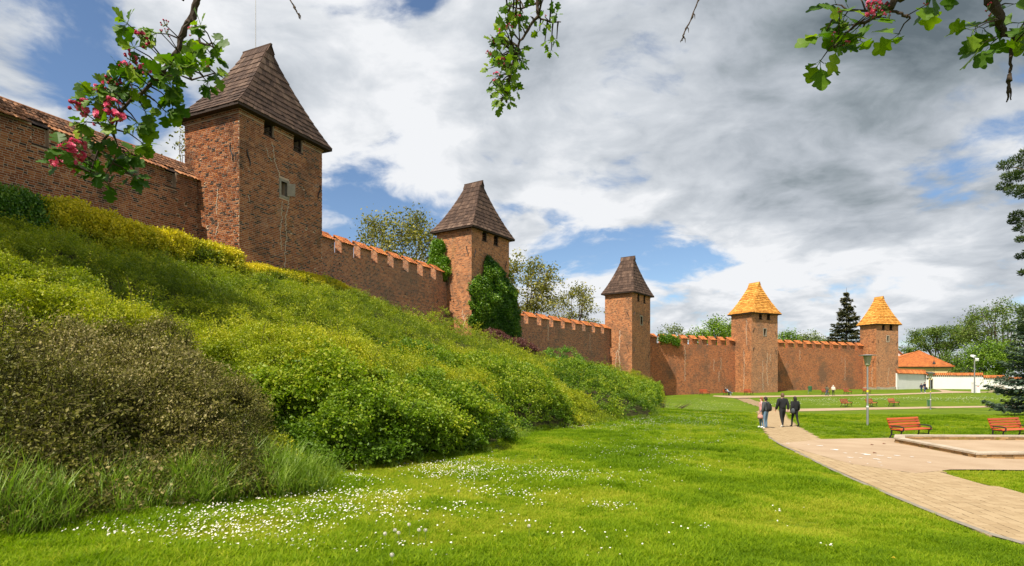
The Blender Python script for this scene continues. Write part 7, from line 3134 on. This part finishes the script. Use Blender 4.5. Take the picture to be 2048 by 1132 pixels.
def person(label, loc, yaw, height, J, cloth, group=None, hair='hair_dark', hair_len=.0, top_grow=.022, coat=0.0, fullness=1.0, sleeves='long', bald=False, z_off=0.0):
    """cloth: materials of skin, top, trousers, shoes"""
    s = height / 1.75
    root = empty('person', (loc[0], loc[1], loc[2] + z_off), yaw, label, 'person', group)
    root.scale = (s, s, s)
    rads = {k: (v[0] * (fullness if k in ('pelvis', 'waist', 'chest', 'hil', 'hir') else 1), v[1] * (fullness if k in ('pelvis', 'waist', 'chest') else 1)) for k, v in RAD.items()}
    me = skin_mesh(J, BONES, rads)
    P = np.zeros(len(me.vertices) * 3)
    me.vertices.foreach_get('co', P)
    P = P.reshape(-1, 3)
    me.materials.clear()
    for m in cloth:
        me.materials.append(MATS[m])
    me.materials.append(MATS['hair_dark'])
    cent = np.array([np.array(p.center) for p in me.polygons])
    zone = {}
    for a, b in BONES:
        key = (a, b)
        if b in ('chin', 'crown'):
            m = 0
        elif b in ('hal', 'har'):
            m = 0
        elif b in ('wrl', 'wrr') or b in ('ell', 'elr'):
            m = 1 if (sleeves == 'long' or b in ('ell', 'elr')) else 0
        elif b in ('tol', 'tor'):
            m = 3
        elif b in ('hil', 'hir', 'knl', 'knr', 'anl', 'anr'):
            m = 2
        else:
            m = 1
        zone[key] = m
    D = np.stack([seg_dist(cent, J[a], J[b]) for a, b in BONES])
    near = D.argmin(0)
    mi = np.array([zone[BONES[k]] for k in near])
    me.polygons.foreach_set('material_index', mi.astype(np.int32))
    me.polygons.foreach_set('use_smooth', [True] * len(me.polygons))
    # fingers, nose, ears, eyes
    mb = MB()
    for sd, sg in (('l', -1), ('r', 1)):
        w, h = Vector(J['wr' + sd]), Vector(J['ha' + sd])
        d = (h - w).normalized()
        side = Vector((0, 1, 0)) - d * d.y
        side.normalize()
        nrm = d.cross(side)
        for k in range(4):
            b = h + side * (.024 - .016 * k)
            L = (.070, .078, .072, .056)[k]
            mb.tube([b - d * .02, b + d * L * .45, b + d * L * .8 + nrm * .016 * sg, b + d * L * .92 + nrm * .034 * sg], [.0095, .009, .008, .006], 5, 0)
        b = w.lerp(h, .45) + side * .028
        mb.tube([b - side * .01, b + side * .022 + d * .024, b + side * .024 + d * .055], [.011, .010, .007], 5, 0)
    hd = (Vector(J['chin']) + Vector(J['crown'])) / 2
    fw = Vector((0, 1, 0))
    mb.tube([hd + Vector((0, .075, .012)), hd + Vector((0, .104, -.018)), hd + Vector((0, .085, -.026))], [.009, .014, .008], 5, 0)
    for sg in (-1, 1):
        mb.tube([hd + Vector((sg * .068, -.005, .02)), hd + Vector((sg * .082, -.012, .0)), hd + Vector((sg * .070, 0, -.03))], [.010, .017, .008], 5, 0)
        mb.tube([hd + Vector((sg * .030, .078, .020)), hd + Vector((sg * .030, .088, .020))], [.011, .007], 6, 4)
    mb.tube([hd + Vector((-.024, .082, -.050)), hd + Vector((0, .090, -.052)), hd + Vector((.024, .082, -.050))], [.004, .007, .004], 5, 0)
    append_mb(me, mb, None)
    body = bpy.data.objects.new('body', me)
    col.objects.link(body)
    body.parent = root
    # jacket or top: a looser shell that ends at neck, cuffs and hem
    Jc = dict(J)
    hem = Vector(J['waist']).lerp(Vector(J['pelvis']), .9) + (Vector(J['pelvis']) - Vector(J['waist'])) * coat
    Jc['hem'] = tuple(hem)
    cb = [('chest', 'waist'), ('waist', 'hem'), ('chest', 'collar'), ('chest', 'shl'), ('shl', 'ell'), ('chest', 'shr'), ('shr', 'elr')]
    Jc['collar'] = tuple(Vector(J['chest']).lerp(Vector(J['neck']), .72))
    if sleeves == 'long':
        for sd in 'lr':
            Jc['cu' + sd] = tuple(Vector(J['el' + sd]).lerp(Vector(J['wr' + sd]), .93))
            cb.append(('el' + sd, 'cu' + sd))
    cr = dict(rads)
    cr['hem'] = (rads['pelvis'][0] * 1.04, rads['pelvis'][1] * 1.1)
    cr['collar'] = (.070, .068)
    cr['cul'] = cr['cur'] = (.036, .038)
    m2 = skin_mesh(Jc, cb, cr, top_grow)
    m2.materials.clear()
    m2.materials.append(MATS[cloth[1]])
    m2.polygons.foreach_set('use_smooth', [True] * len(m2.polygons))
    o = bpy.data.objects.new('jacket' if sleeves == 'long' else 'shirt', m2)
    col.objects.link(o)
    o.parent = root
    if not bald:
        mb = MB()
        q = np.random.default_rng(3)
        n, mseg = 9, 14
        vs, fs = [], []
        for i in range(n + 1):
            th = math.pi * (.02 + .60 * i / n)
            for k in range(mseg):
                a = 2 * math.pi * k / mseg
                back = (math.sin(a) < .25)
                R = Vector((math.cos(a) * math.sin(th) * .092, math.sin(a) * math.sin(th) * .108, math.cos(th) * .128))
                p = hd + Vector((0, -.010, .015)) + R * (1 + q.uniform(-.03, .04))
                if not back and i > n * .52:
                    p = hd + Vector((0, -.010, .015)) + Vector((math.cos(a) * .085, math.sin(a) * .09, .045))
                elif i > n * .7:
                    drop = hair_len * (i - n * .7) / (n * .3)
                    p = p + Vector((math.cos(a) * .02 * drop * 4, -.01 * drop, -drop))
                vs.append(p)
        for i in range(n):
            for k in range(mseg):
                k2 = (k + 1) % mseg
                fs.append((i * mseg + k, i * mseg + k2, (i + 1) * mseg + k2, (i + 1) * mseg + k))
        fs.append(tuple(range(mseg)))
        mb.add(vs, fs)
        mb.build('hair', [hair], root, smooth=True)
    return root


def build_people():
    away = lambda d: math.radians(d)      # yaw 0: facing away from the camera (+y)
    g1 = ground(1565, 855.5)
    man = person('person in black with white shoes, middle of the walkers seen from behind', g1, away(8), 1.83, stand(.17, .55, wide=1.1),
                 ['skin', 'cloth_black', 'cloth_black', 'shoe_white'], 'walkers on the paved path', 'hair_brown', .02, .030, .22, 1.08)
    g2 = ground(1590, 854.5)
    woman = person('person all in black with long black hair, right of the walkers', g2, away(14), 1.66, stand(-.16, .25, wide=1.08),
                   ['skin', 'cloth_black', 'cloth_black', 'cloth_black'], 'walkers on the paved path', 'hair_dark', .15, .036, .30, 1.10)
    g3 = ground(1531.5, 857.5)
    w1 = person('person in grey jacket and light jeans wearing a backpack', g3, away(28), 1.62, stand(.03, .2),
                ['skin', 'cloth_charcoal', 'cloth_denim', 'shoe_white'], 'walkers on the paved path', 'hair_dark', .03, .032, .25, 1.06)
    g4 = ground(1526.5, 856)
    w2 = person('person with auburn hair and pink top beside the backpack wearer', g4 + Vector((-.05, .10, 0)), away(78), 1.60, stand(.05, .2),
                ['skin', 'cloth_pink', 'cloth_denim', 'shoe_white'], 'walkers on the paved path', 'hair_auburn', .05, .024, .1, 1.0)
    # backpack
    s = 1.62 / 1.75
    b = empty('backpack', g3 + Vector((0, 0, 0)), away(28), 'dark grey backpack on the back of the person in jeans', 'backpack')
    mb = MB()
    prof = [(-.15, .16), (-.17, .28), (-.165, .45), (-.13, .56), (-.06, .60)]
    n = 10
    vs, fs = [], []
    for i, (hw, z) in enumerate([(.10, 0.98), (.155, 1.02), (.165, 1.15), (.155, 1.30), (.12, 1.40), (.05, 1.43)]):
        dep = (.09, .15, .165, .14, .11, .06)[i]
        for k in range(n):
            a = 2 * math.pi * k / n
            vs.append((math.cos(a) * hw * s, (-.165 - dep * .5 + math.sin(a) * dep * .55) * s, z * s))
    for i in range(5):
        for k in range(n):
            k2 = (k + 1) % n
            fs.append((i * n + k, i * n + k2, (i + 1) * n + k2, (i + 1) * n + k))
    fs += [tuple(range(n - 1, -1, -1)), tuple(5 * n + k for k in range(n))]
    mb.add(vs, fs)
    mb.build('pack', ['cloth_black'], b, smooth=True)
    for sg in (-1, 1):
        mb = MB()
        mb.tube([(sg * .09 * s, -.16 * s, 1.40 * s), (sg * .11 * s, -.02 * s, 1.50 * s), (sg * .12 * s, .145 * s, 1.36 * s), (sg * .15 * s, .11 * s, 1.15 * s), (sg * .14 * s, -.12 * s, 1.02 * s)], .02, 5)
        mb.build('strap', ['cloth_black'], b)
    # pink bag at the left of the pair
    g = at(1520.5, 833, g4.y)
    bag = empty('handbag', (g.x, g.y - .02, g.z - .13), away(20), 'soft pink bag hanging from the arm of the person in pink', 'bag')
    mb = MB()
    mb.lathe([(.03, 0), (.13, .02), (.155, .09), (.12, .20), (.05, .25)], 10)
    mb.build('pouch', ['cloth_rose'], bag, smooth=True)
    mb = MB()
    mb.tube([(-.07, 0, .23), (-.05, 0, .40), (.05, 0, .52), (.14, 0, .50)], .012, 5)
    mb.build('strap', ['cloth_rose'], bag)
    # shoulder bag
    s = 1.66 / 1.75
    o = empty('handbag', g2, away(14), 'black shoulder bag at the left side of the person with long black hair', 'bag')
    mb = MB()
    vs, fs = [], []
    for i, (hw, dp, z) in enumerate([(.12, .05, .80), (.17, .09, .84), (.165, .09, 1.0), (.11, .05, 1.10)]):
        for k in range(10):
            a = 2 * math.pi * k / 10
            vs.append(((-.235 + math.cos(a) * dp) * s, (-.08 + math.sin(a) * hw) * s, z * s))
    for i in range(3):
        for k in range(10):
            k2 = (k + 1) % 10
            fs.append((i * 10 + k, i * 10 + k2, (i + 1) * 10 + k2, (i + 1) * 10 + k))
    fs += [tuple(range(9, -1, -1)), tuple(30 + k for k in range(10))]
    mb.add(vs, fs)
    mb.build('pouch', ['cloth_charcoal'], o, smooth=True)
    mb = MB()
    mb.tube([(-.23 * s, -.18 * s, 1.08 * s), (-.19 * s, -.10 * s, 1.36 * s), (-.15 * s, -.0, 1.50 * s), (-.18 * s, .12 * s, 1.34 * s), (-.23 * s, .04 * s, 1.08 * s)], .014, 5)
    mb.build('strap', ['cloth_black'], o)
    # strollers by the far wall
    gA, gB = ground(1654, 791.8), ground(1666.5, 791.5)
    person('dark haired person in blue jeans strolling by the red brick wall', gA, away(-58), 1.66, stand(.22, .6), ['skin', 'cloth_olive', 'cloth_blue', 'cloth_black'],
           'strollers by the far wall', 'hair_dark', .04, .03, .1, 1.08)
    person('white haired person in a cream jacket and black trousers strolling by the wall', gB, away(-35), 1.68, stand(.14, .4), ['skin', 'cloth_cream', 'cloth_black', 'cloth_black'],
           'strollers by the far wall', 'hair_white', .03, .045, .35, 1.2)
    b = empty('handbag', gA, away(-58), 'dark bag slung across the stroller in the patterned top', 'bag')
    mb = MB()
    mb.box(.16, .24, -.13, .13, .86, 1.06)
    mb.box(.15, .25, -.14, .14, 1.0, 1.07)
    mb.build('pouch', ['cloth_black'], b)
    mb = MB()
    mb.tube([(.2, 0, 1.05), (.05, .14, 1.22), (-.14, .02, 1.44), (-.02, -.15, 1.3), (.2, -.05, 1.05)], .014, 5)
    mb.build('strap', ['cloth_black'], b)
    # couple by the gateway
    gC, gD = ground(1842.8, 785.2), ground(1849.3, 785.6)
    person('person in a dark blue top and a teal skirt walking from the gateway', gC, away(170), 1.62, stand(.08, .2), ['skin', 'cloth_navy', 'cloth_teal', 'cloth_cream'], 'couple at the gateway', 'hair_brown', .08, .02, .1)
    person('tall person in a dark T-shirt and blue jeans with white shoes by the gateway', gD, away(200), 1.86, stand(.16, .3), ['skin', 'cloth_navy', 'cloth_blue', 'shoe_white'], 'couple at the gateway', 'hair_dark', .0, .025, .1, 1.08, 'short')
    o = empty('handbag', gD + Vector((.34, .05, .55)), 0, 'dark bag carried by the tall person at the gateway', 'bag')
    mb = MB()
    mb.lathe([(.10, 0), (.19, .03), (.21, .25), (.16, .42)], 10)
    mb.build('pouch', ['cloth_black'], o)
    mb = MB()
    mb.tube([(-.1, 0, .4), (-.04, 0, .52), (.1, 0, .4)], .014, 5)
    mb.build('strap', ['cloth_black'], o)
    # the couple on the bench
    bo = BENCH_OBJ[6]
    R = bo.rotation_euler.z
    s = bo.scale[0]

    def on_bench(x, y):
        return (bo.location.x + s * (x * math.cos(R) - y * math.sin(R)), bo.location.y + s * (x * math.sin(R) + y * math.cos(R)), bo.location.z)
    person('bald person in a black T-shirt sitting on the bench by the wall', on_bench(-.35, .05), R + math.pi, 1.80, seated(-.02), ['skin', 'cloth_black', 'cloth_black', 'cloth_black'], 'couple on the bench',
           'hair_dark', 0, .022, 0, 1.1, 'short', True)
    person('person in light blue with crossed legs leaning on the bald person', on_bench(.22, .05), R + math.pi - .25, 1.66, seated(.26, True), ['skin', 'cloth_lightblue', 'cloth_denim', 'shoe_white'], 'couple on the bench',
           'hair_brown', .06, .022, 0)


build_people()


# ------------------------------------------------------------------ blossoming hawthorn twigs hanging into the view
def leaf_mesh(seed, size):
    """lobed hawthorn leaf, folded along the midrib, stalk at the origin, pointing along +X"""
    r = np.random.default_rng(seed)
    half = [(0, .02), (.10, .05), (.22, .24), (.30, .40), (.40, .44), (.44, .34), (.50, .24), (.58, .36), (.70, .42), (.78, .36), (.80, .22), (.88, .20), (.97, .12), (1.0, 0)]
    half = [(x + r.uniform(-.015, .015), y * r.uniform(.88, 1.12)) for x, y in half]
    mb = MB()
    mid = [(x, 0, -.10 * x * x + .02) for x, _ in half]
    for sg in (-1, 1):
        rim = [(x, sg * y, .30 * y * (1 if seed % 2 else .6) - .10 * x * x - .16 * y * y + r.uniform(-.015, .015)) for x, y in half]
        vs = [(p[0] * size, p[1] * size, p[2] * size) for p in mid] + [(p[0] * size, p[1] * size, p[2] * size) for p in rim]
        n = len(half)
        fs = []
        for k in range(n - 1):
            fs.append((k, k + 1, n + k + 1, n + k) if sg > 0 else (k, n + k, n + k + 1, k + 1))
        mb.add(vs, fs)
    mb.tube([(-.30 * size, 0, .02 * size), (0, 0, .01 * size)], [.018 * size, .014 * size], 4, 0)
    return mb.mesh('leaf', ['hawthorn_leaf'], smooth=True)


def blossom_mesh(seed, size, open_, n):
    """a head of small double pink flowers and buds on thin stalks"""
    r = np.random.default_rng(seed)
    mb = MB()
    for k in range(n):
        v = unit(r.normal(size=3) + np.array([0, 0, .9]))
        c = Vector(v) * size * r.uniform(.45, .95)
        mb.tube([(0, 0, 0), tuple(c * .6 + Vector((0, 0, -.004))), tuple(c * .95)], [.0011, .0009, .0009], 4, 1, cap=False)
        d = (c.normalized() + Vector((0, 0, .15))).normalized()
        u = d.cross(Vector((.3, .5, .8))).normalized()
        w = d.cross(u)
        if r.uniform() < open_:
            R = size * .30
            for ring, (rr, up, m) in enumerate(((1.0, .0, 7), (.72, .35, 6), (.42, .6, 5))):
                for q in range(m):
                    a = 2 * math.pi * q / m + ring * .5 + r.uniform(-.1, .1)
                    da = math.pi / m * 1.15
                    p = lambda an, ra, h: c + (u * math.cos(an) + w * math.sin(an)) * R * ra + d * R * h
                    mb.add([p(a, .05, up * .4), p(a - da, rr * .75, up + .05), p(a - da * .4, rr, up + .22), p(a + da * .4, rr, up + .22), p(a + da, rr * .75, up + .05)], [(0, 1, 2, 3, 4)], 0, None,
                           min(1, r.uniform(.25, .8) + .12 * ring))
        else:
            R = size * .15
            vs, fs = [], []
            for i, (ra, h) in enumerate(((.35, -.9), (1, -.2), (.9, .5), (.2, 1.0))):
                for q in range(6):
                    a = 2 * math.pi * q / 6
                    vs.append(c + (u * math.cos(a) + w * math.sin(a)) * R * ra + d * R * h)
            for i in range(3):
                for q in range(6):
                    fs.append((i * 6 + q, i * 6 + (q + 1) % 6, (i + 1) * 6 + (q + 1) % 6, (i + 1) * 6 + q))
            fs.append((18, 19, 20, 21, 22, 23))
            mb.add(vs, fs, 0, None, r.uniform(0, .45))
    return mb.mesh('blossom', ['hawthorn_petal', 'flower_stalk'])


HAW = {}


def twig(name, label, Y, paths, clusters, blossoms, leaf, seed, per=(4, 7), group='hawthorn branches hanging into the view', droop=.4, shade_bough=None):
    r = np.random.default_rng(seed)
    p0 = at(paths[0][0][0], paths[0][0][1], Y)
    root = empty(name, p0, 0, label, 'branch', group)
    mb = MB()
    allp = []
    for pth in paths:
        pts, rad = [], []
        for (px, py, w) in pth:
            yy = Y * (1 + .0 * r.normal())
            pts.append(at(px, py, yy) - p0)
            rad.append(w / F * Y * .5)
        # finer, slightly crooked line
        fp, fr = [], []
        for i in range(len(pts) - 1):
            n = 4
            for k in range(n):
                u = k / n
                jit = Vector((r.normal(), r.normal(), r.normal())) * rad[i] * .35
                fp.append(pts[i].lerp(pts[i + 1], u) + jit)
                fr.append((rad[i] + (rad[i + 1] - rad[i]) * u) * (1.25 if k == 0 else 1))
        fp.append(pts[-1])
        fr.append(rad[-1])
        mb.tube(fp, fr, 7)
        allp += fp
    arr = np.array(allp)
    key = round(leaf * 1000)
    if key not in HAW:
        HAW[key] = [leaf_mesh(s + key, leaf) for s in range(6)]
    jbl = MB()
    nleaf = 0
    for (px, py) in clusters:
        c = at(px, py, Y) - p0 + Vector((0, r.normal() * .035 * Y, 0))
        q = Vector(arr[np.argmin(((arr - np.array(c)) ** 2).sum(1))])
        d = (c - q)
        if d.length > leaf * .5:
            mb.tube([q, q.lerp(c, .5) + Vector((0, 0, .1)) * d.length, c], [.0016 * Y, .0012 * Y, .0008 * Y], 4, cap=False)
        dn = d.normalized() if d.length > 1e-5 else Vector((0, 0, -1))
        for k in range(r.integers(*per)):
            v = Vector((r.normal(), r.normal() * .7, r.normal() - droop)) + dn * .9
            v.normalize()
            up = Vector((r.normal() * .5, -.7 + r.normal() * .4, .65 + r.normal() * .4))
            up = (up - v * up.dot(v)).normalized()
            side = up.cross(v)
            s = r.uniform(.6, 1.12)
            M = Matrix(((v.x, side.x, up.x, 0), (v.y, side.y, up.y, 0), (v.z, side.z, up.z, 0), (0, 0, 0, 1)))
            src = HAW[key][r.integers(0, 6)]
            ML = Matrix.Translation(c + v * leaf * .25) @ M @ Matrix.Scale(s, 4)
            nleaf += 1
            if nleaf <= 300:
                o = bpy.data.objects.new('leaf', src)
                col.objects.link(o)
                o.parent = root
                o.matrix_local = ML
            else:
                jbl.add([ML @ w.co for w in src.vertices], [tuple(f.vertices) for f in src.polygons])
    if jbl.v:
        jbl.build('leaves', ['hawthorn_leaf'], root, kind='stuff')
    for (px, py, sz, op, n) in blossoms:
        c = at(px, py, Y * .95) - p0
        q = Vector(arr[np.argmin(((arr - np.array(c)) ** 2).sum(1))])
        size = sz / F * Y
        k2 = ('b', round(size * 400), op, n)
        if k2 not in HAW:
            HAW[k2] = blossom_mesh(len(HAW), size, op, n)
        o = bpy.data.objects.new('blossom', HAW[k2])
        col.objects.link(o)
        o.parent = root
        o.matrix_local = Matrix.Translation(c) @ Matrix.Rotation(r.uniform(0, 6), 4, 'Z') @ Matrix.Rotation(r.uniform(-.4, .6), 4, 'X')
        mb.tube([q, q.lerp(c, .6), c], [.0012 * Y, .0009 * Y, .0007 * Y], 4, cap=False)
    if shade_bough:
        # unseen limb and leaves, added over the camera to shade what hangs below
        (bx, by) = shade_bough
        e0 = Vector((0, 0, 0))
        e1 = at(bx, by, Y) - p0 - Vector(LDIR) * .62
        mb.tube([e0, e0.lerp(e1, .5) + Vector((0, 0, .08)), e1], [.011, .010, .009], 6)
        jb = MB()
        for k in range(230):
            c = e1 + Vector((r.normal() * .30, r.normal() * .24, r.normal() * .07 + .03))
            src = HAW[key][r.integers(0, 6)]
            v = Vector((r.normal(), r.normal(), r.normal() * .5)).normalized()
            up = Vector((r.normal() * .5, r.normal() * .5, 1))
            up = (up - v * up.dot(v)).normalized()
            sd = up.cross(v)
            M = Matrix.Translation(c) @ Matrix(((v.x, sd.x, up.x, 0), (v.y, sd.y, up.y, 0), (v.z, sd.z, up.z, 0), (0, 0, 0, 1)))
            jb.add([M @ w.co for w in src.vertices], [tuple(f.vertices) for f in src.polygons])
        jb.build('shade_leaves', ['hawthorn_leaf'], root, kind='stuff')
    mb.build('stem', ['twig_bark'], root)
    return root


def hawthorn():
    # left branch with the pink flower heads
    cl = [(440, 95), (422, 80), (398, 84), (362, 78), (342, 84), (322, 74), (388, 108), (352, 108), (303, 92), (402, 148), (428, 146), (384, 160), (366, 182), (332, 132), (298, 122), (342, 168), (312, 165), (284, 152), (258, 170),
          (244, 148), (306, 204), (292, 190), (278, 214), (252, 205), (224, 190), (258, 236), (232, 226), (204, 214), (270, 242), (244, 260), (262, 272), (212, 268), (238, 292), (202, 282), (174, 276), (188, 300), (164, 306),
          (222, 322), (192, 332), (164, 338), (182, 352), (206, 352), (236, 338), (154, 342), (300, 150), (270, 185), (235, 205), (330, 105), (380, 130), (318, 185), (216, 300), (250, 310)]
    bl = [(163, 222, 20, .35, 16), (212, 236, 20, .95, 14), (228, 214, 15, .7, 10), (236, 240, 17, .95, 12), (146, 312, 22, 1.0, 15), (129, 326, 20, 1.0, 14), (156, 298, 15, .8, 10), (162, 262, 13, .4, 9),
          (283, 78, 15, .1, 12), (262, 120, 15, .15, 12), (254, 134, 12, .1, 8), (230, 168, 15, .15, 12), (209, 186, 14, .3, 10), (331, 50, 9, .0, 7), (334, 66, 7, .0, 5), (386, 62, 9, .1, 8), (296, 138, 10, .6, 6),
          (118, 322, 14, .9, 9), (322, 66, 8, .2, 5), (197, 240, 12, .8, 8), (412, 130, 6, 0, 5)]
    twig('hawthorn_branch', 'leafy branch with clusters of pink blossom hanging in front of the nearest wall', 1.55,
         [[(470, -190, 15), (420, -70, 14), (398, -5, 13), (384, 32, 12), (366, 66, 11), (350, 110, 9), (322, 150, 8), (272, 192, 6.5), (246, 215, 6), (218, 258, 5), (198, 300, 4), (180, 345, 3)],
          [(386, 36, 6), (394, 58, 5), (400, 84, 4), (428, 96, 3)], [(356, 100, 5), (378, 138, 4), (384, 160, 3), (430, 146, 2.5)], [(366, 0, 4), (384, -40, 4)], [(240, 222, 4), (226, 270, 3), (240, 300, 3), (210, 350, 2)]],
         cl, [(x_, y_, s_ * 1.25, o_, n_) for x_, y_, s_, o_, n_ in bl], .038, 1, (8, 11))
    # centre
    r = np.random.default_rng(70)
    cl = []
    for (cx, cy, hx, hy, n) in ((1055, 18, 38, 22, 22), (1095, 48, 26, 14, 11), (1020, 12, 16, 16, 6), (1015, 78, 28, 18, 14), (1005, 108, 26, 20, 15), (1022, 130, 24, 20, 14), (1012, 165, 22, 18, 14), (1008, 192, 12, 12, 8), (1050, 100, 16, 10, 4)):
        for _ in range(n):
            cl.append((cx + r.uniform(-1, 1) * hx, cy + r.uniform(-1, 1) * hy))
    bl = [(1016, 56, 9, .4, 9), (1000, 64, 9, .3, 9), (984, 84, 8, .3, 9), (978, 106, 8, .3, 8), (1036, 34, 7, .5, 6), (1004, 124, 9, .6, 8), (994, 150, 8, .5, 8), (990, 164, 7, .3, 7), (1036, 2, 6, .4, 5), (1090, 34, 5, .2, 5)]
    twig('hawthorn_branch', 'short leafy branch hanging from the top edge near the middle of the sky', 2.9,
         [[(1110, -160, 9), (1082, -60, 8), (1075, 0, 7), (1076, 34, 6), (1055, 60, 5), (1036, 92, 4.5), (1024, 130, 4), (1018, 168, 3), (1013, 205, 2)], [(1076, 34, 4), (1100, 44, 3), (1122, 44, 2)], [(1072, 6, 4), (1040, 18, 3), (1014, 10, 2)]],
         cl, bl, .043, 2, (3, 5))
    # upper right
    cl = [(1662, 104), (1672, 92), (1678, 84), (1694, 62), (1672, 46), (1686, 30), (1704, 16), (1724, 10), (1744, 58), (1716, 66), (1730, 40), (1700, 40), (1836, 34), (1842, 10), (1862, 2), (1690, -12), (1730, -20), (1770, -25), (1830, -25), (1880, -15)]
    bl = [(1742, 20, 17, .8, 10), (1758, 24, 13, .6, 8), (1779, 34, 14, .1, 7), (1738, 30, 14, .4, 8), (1668, 76, 10, .1, 4), (1692, 88, 10, .2, 4), (1680, 24, 9, .0, 4), (1855, 8, 9, 0, 4), (1766, 14, 12, .5, 7)]
    twig('hawthorn_branch', 'dark branch with large backlit leaves and one red flower head at the upper right', 1.2,
         [[(1900, -170, 20), (1830, -50, 18), (1800, -6, 16), (1774, 16, 14), (1752, 34, 8), (1712, 50, 5), (1684, 74, 4), (1668, 96, 3)], [(1774, 17, 6), (1798, 26, 5), (1814, 32, 6), (1822, 36, 3)], [(1764, 20, 5), (1700, 20, 4), (1676, 22, 3)],
          [(1812, -20, 7), (1860, -5, 5), (1880, -2, 3)]],
         cl, bl, .047, 3, (3, 5), shade_bough=(1740, 50))
    # right corner
    cl = [(1962, 48), (1966, 40), (1986, 72), (2002, 30), (2008, 92), (2020, 62), (2034, 40), (2042, 76), (2046, 54), (2024, 84), (2060, 30), (2070, 60), (2012, -10), (2040, 0), (2060, -20)]
    bl = [(1976, 18, 10, .1, 4), (1980, 36, 10, .1, 3)]
    twig('hawthorn_branch', 'dark branch with a dangling twisted dry twig in the upper right corner', 1.2,
         [[(1960, -160, 20), (1976, -60, 20), (1988, 0, 18), (2000, 40, 14), (2012, 68, 10), (2026, 74, 6), (2040, 60, 4), (2080, 40, 3)],
          [(2026, 72, 6), (2023, 110, 6), (2020, 140, 5), (2019, 158, 9), (2017, 166, 5), (2016, 184, 5), (2013, 204, 2.5)], [(2018, 165, 3), (2021, 185, 3), (2022, 200, 2)]],
         cl, bl, .047, 4, (3, 5), shade_bough=(2020, 50))
    # two bare twigs
    r = np.random.default_rng(8)
    for (lb, Y, pth) in (('thin dry twig hanging from the top edge right of the lightning rod', 2.2, [(566, -60), (578, -6), (590, 16), (596, 28), (599, 38)]),
                         ('thin dry knobbly twig hanging from the top edge right of the middle', 2.2, [(1412, -60), (1398, -2), (1384, 34), (1372, 58), (1366, 74), (1361, 85)])):
        p0 = at(pth[0][0], pth[0][1], Y)
        root = empty('dry_twig', p0, 0, lb, 'twig', 'dry twigs hanging from the top edge')
        mb = MB()
        pts = [at(x, y, Y) - p0 for x, y in pth]
        fp, fr = [], []
        for i in range(len(pts) - 1):
            for k in range(5):
                fp.append(pts[i].lerp(pts[i + 1], k / 5) + Vector((r.normal(), r.normal(), r.normal())) * .0012)
                fr.append(.0028 * (1.5 if k == 0 else r.uniform(.7, 1.2)))
        fp.append(pts[-1])
        fr.append(.0008)
        mb.tube(fp, fr, 6)
        mb.build('stem', ['twig_bark'], root)
        mb = MB()
        for k in (len(fp) - 6, len(fp) - 12, len(fp) - 17):
            if k > 2:
                mb.tube([fp[k], fp[k] + Vector((.006, 0, -.006)), fp[k] + Vector((.007, 0, -.022))], [.0025, .002, .0006], 5)
        mb.build('side_shoot', ['twig_bark'], root)


hawthorn()
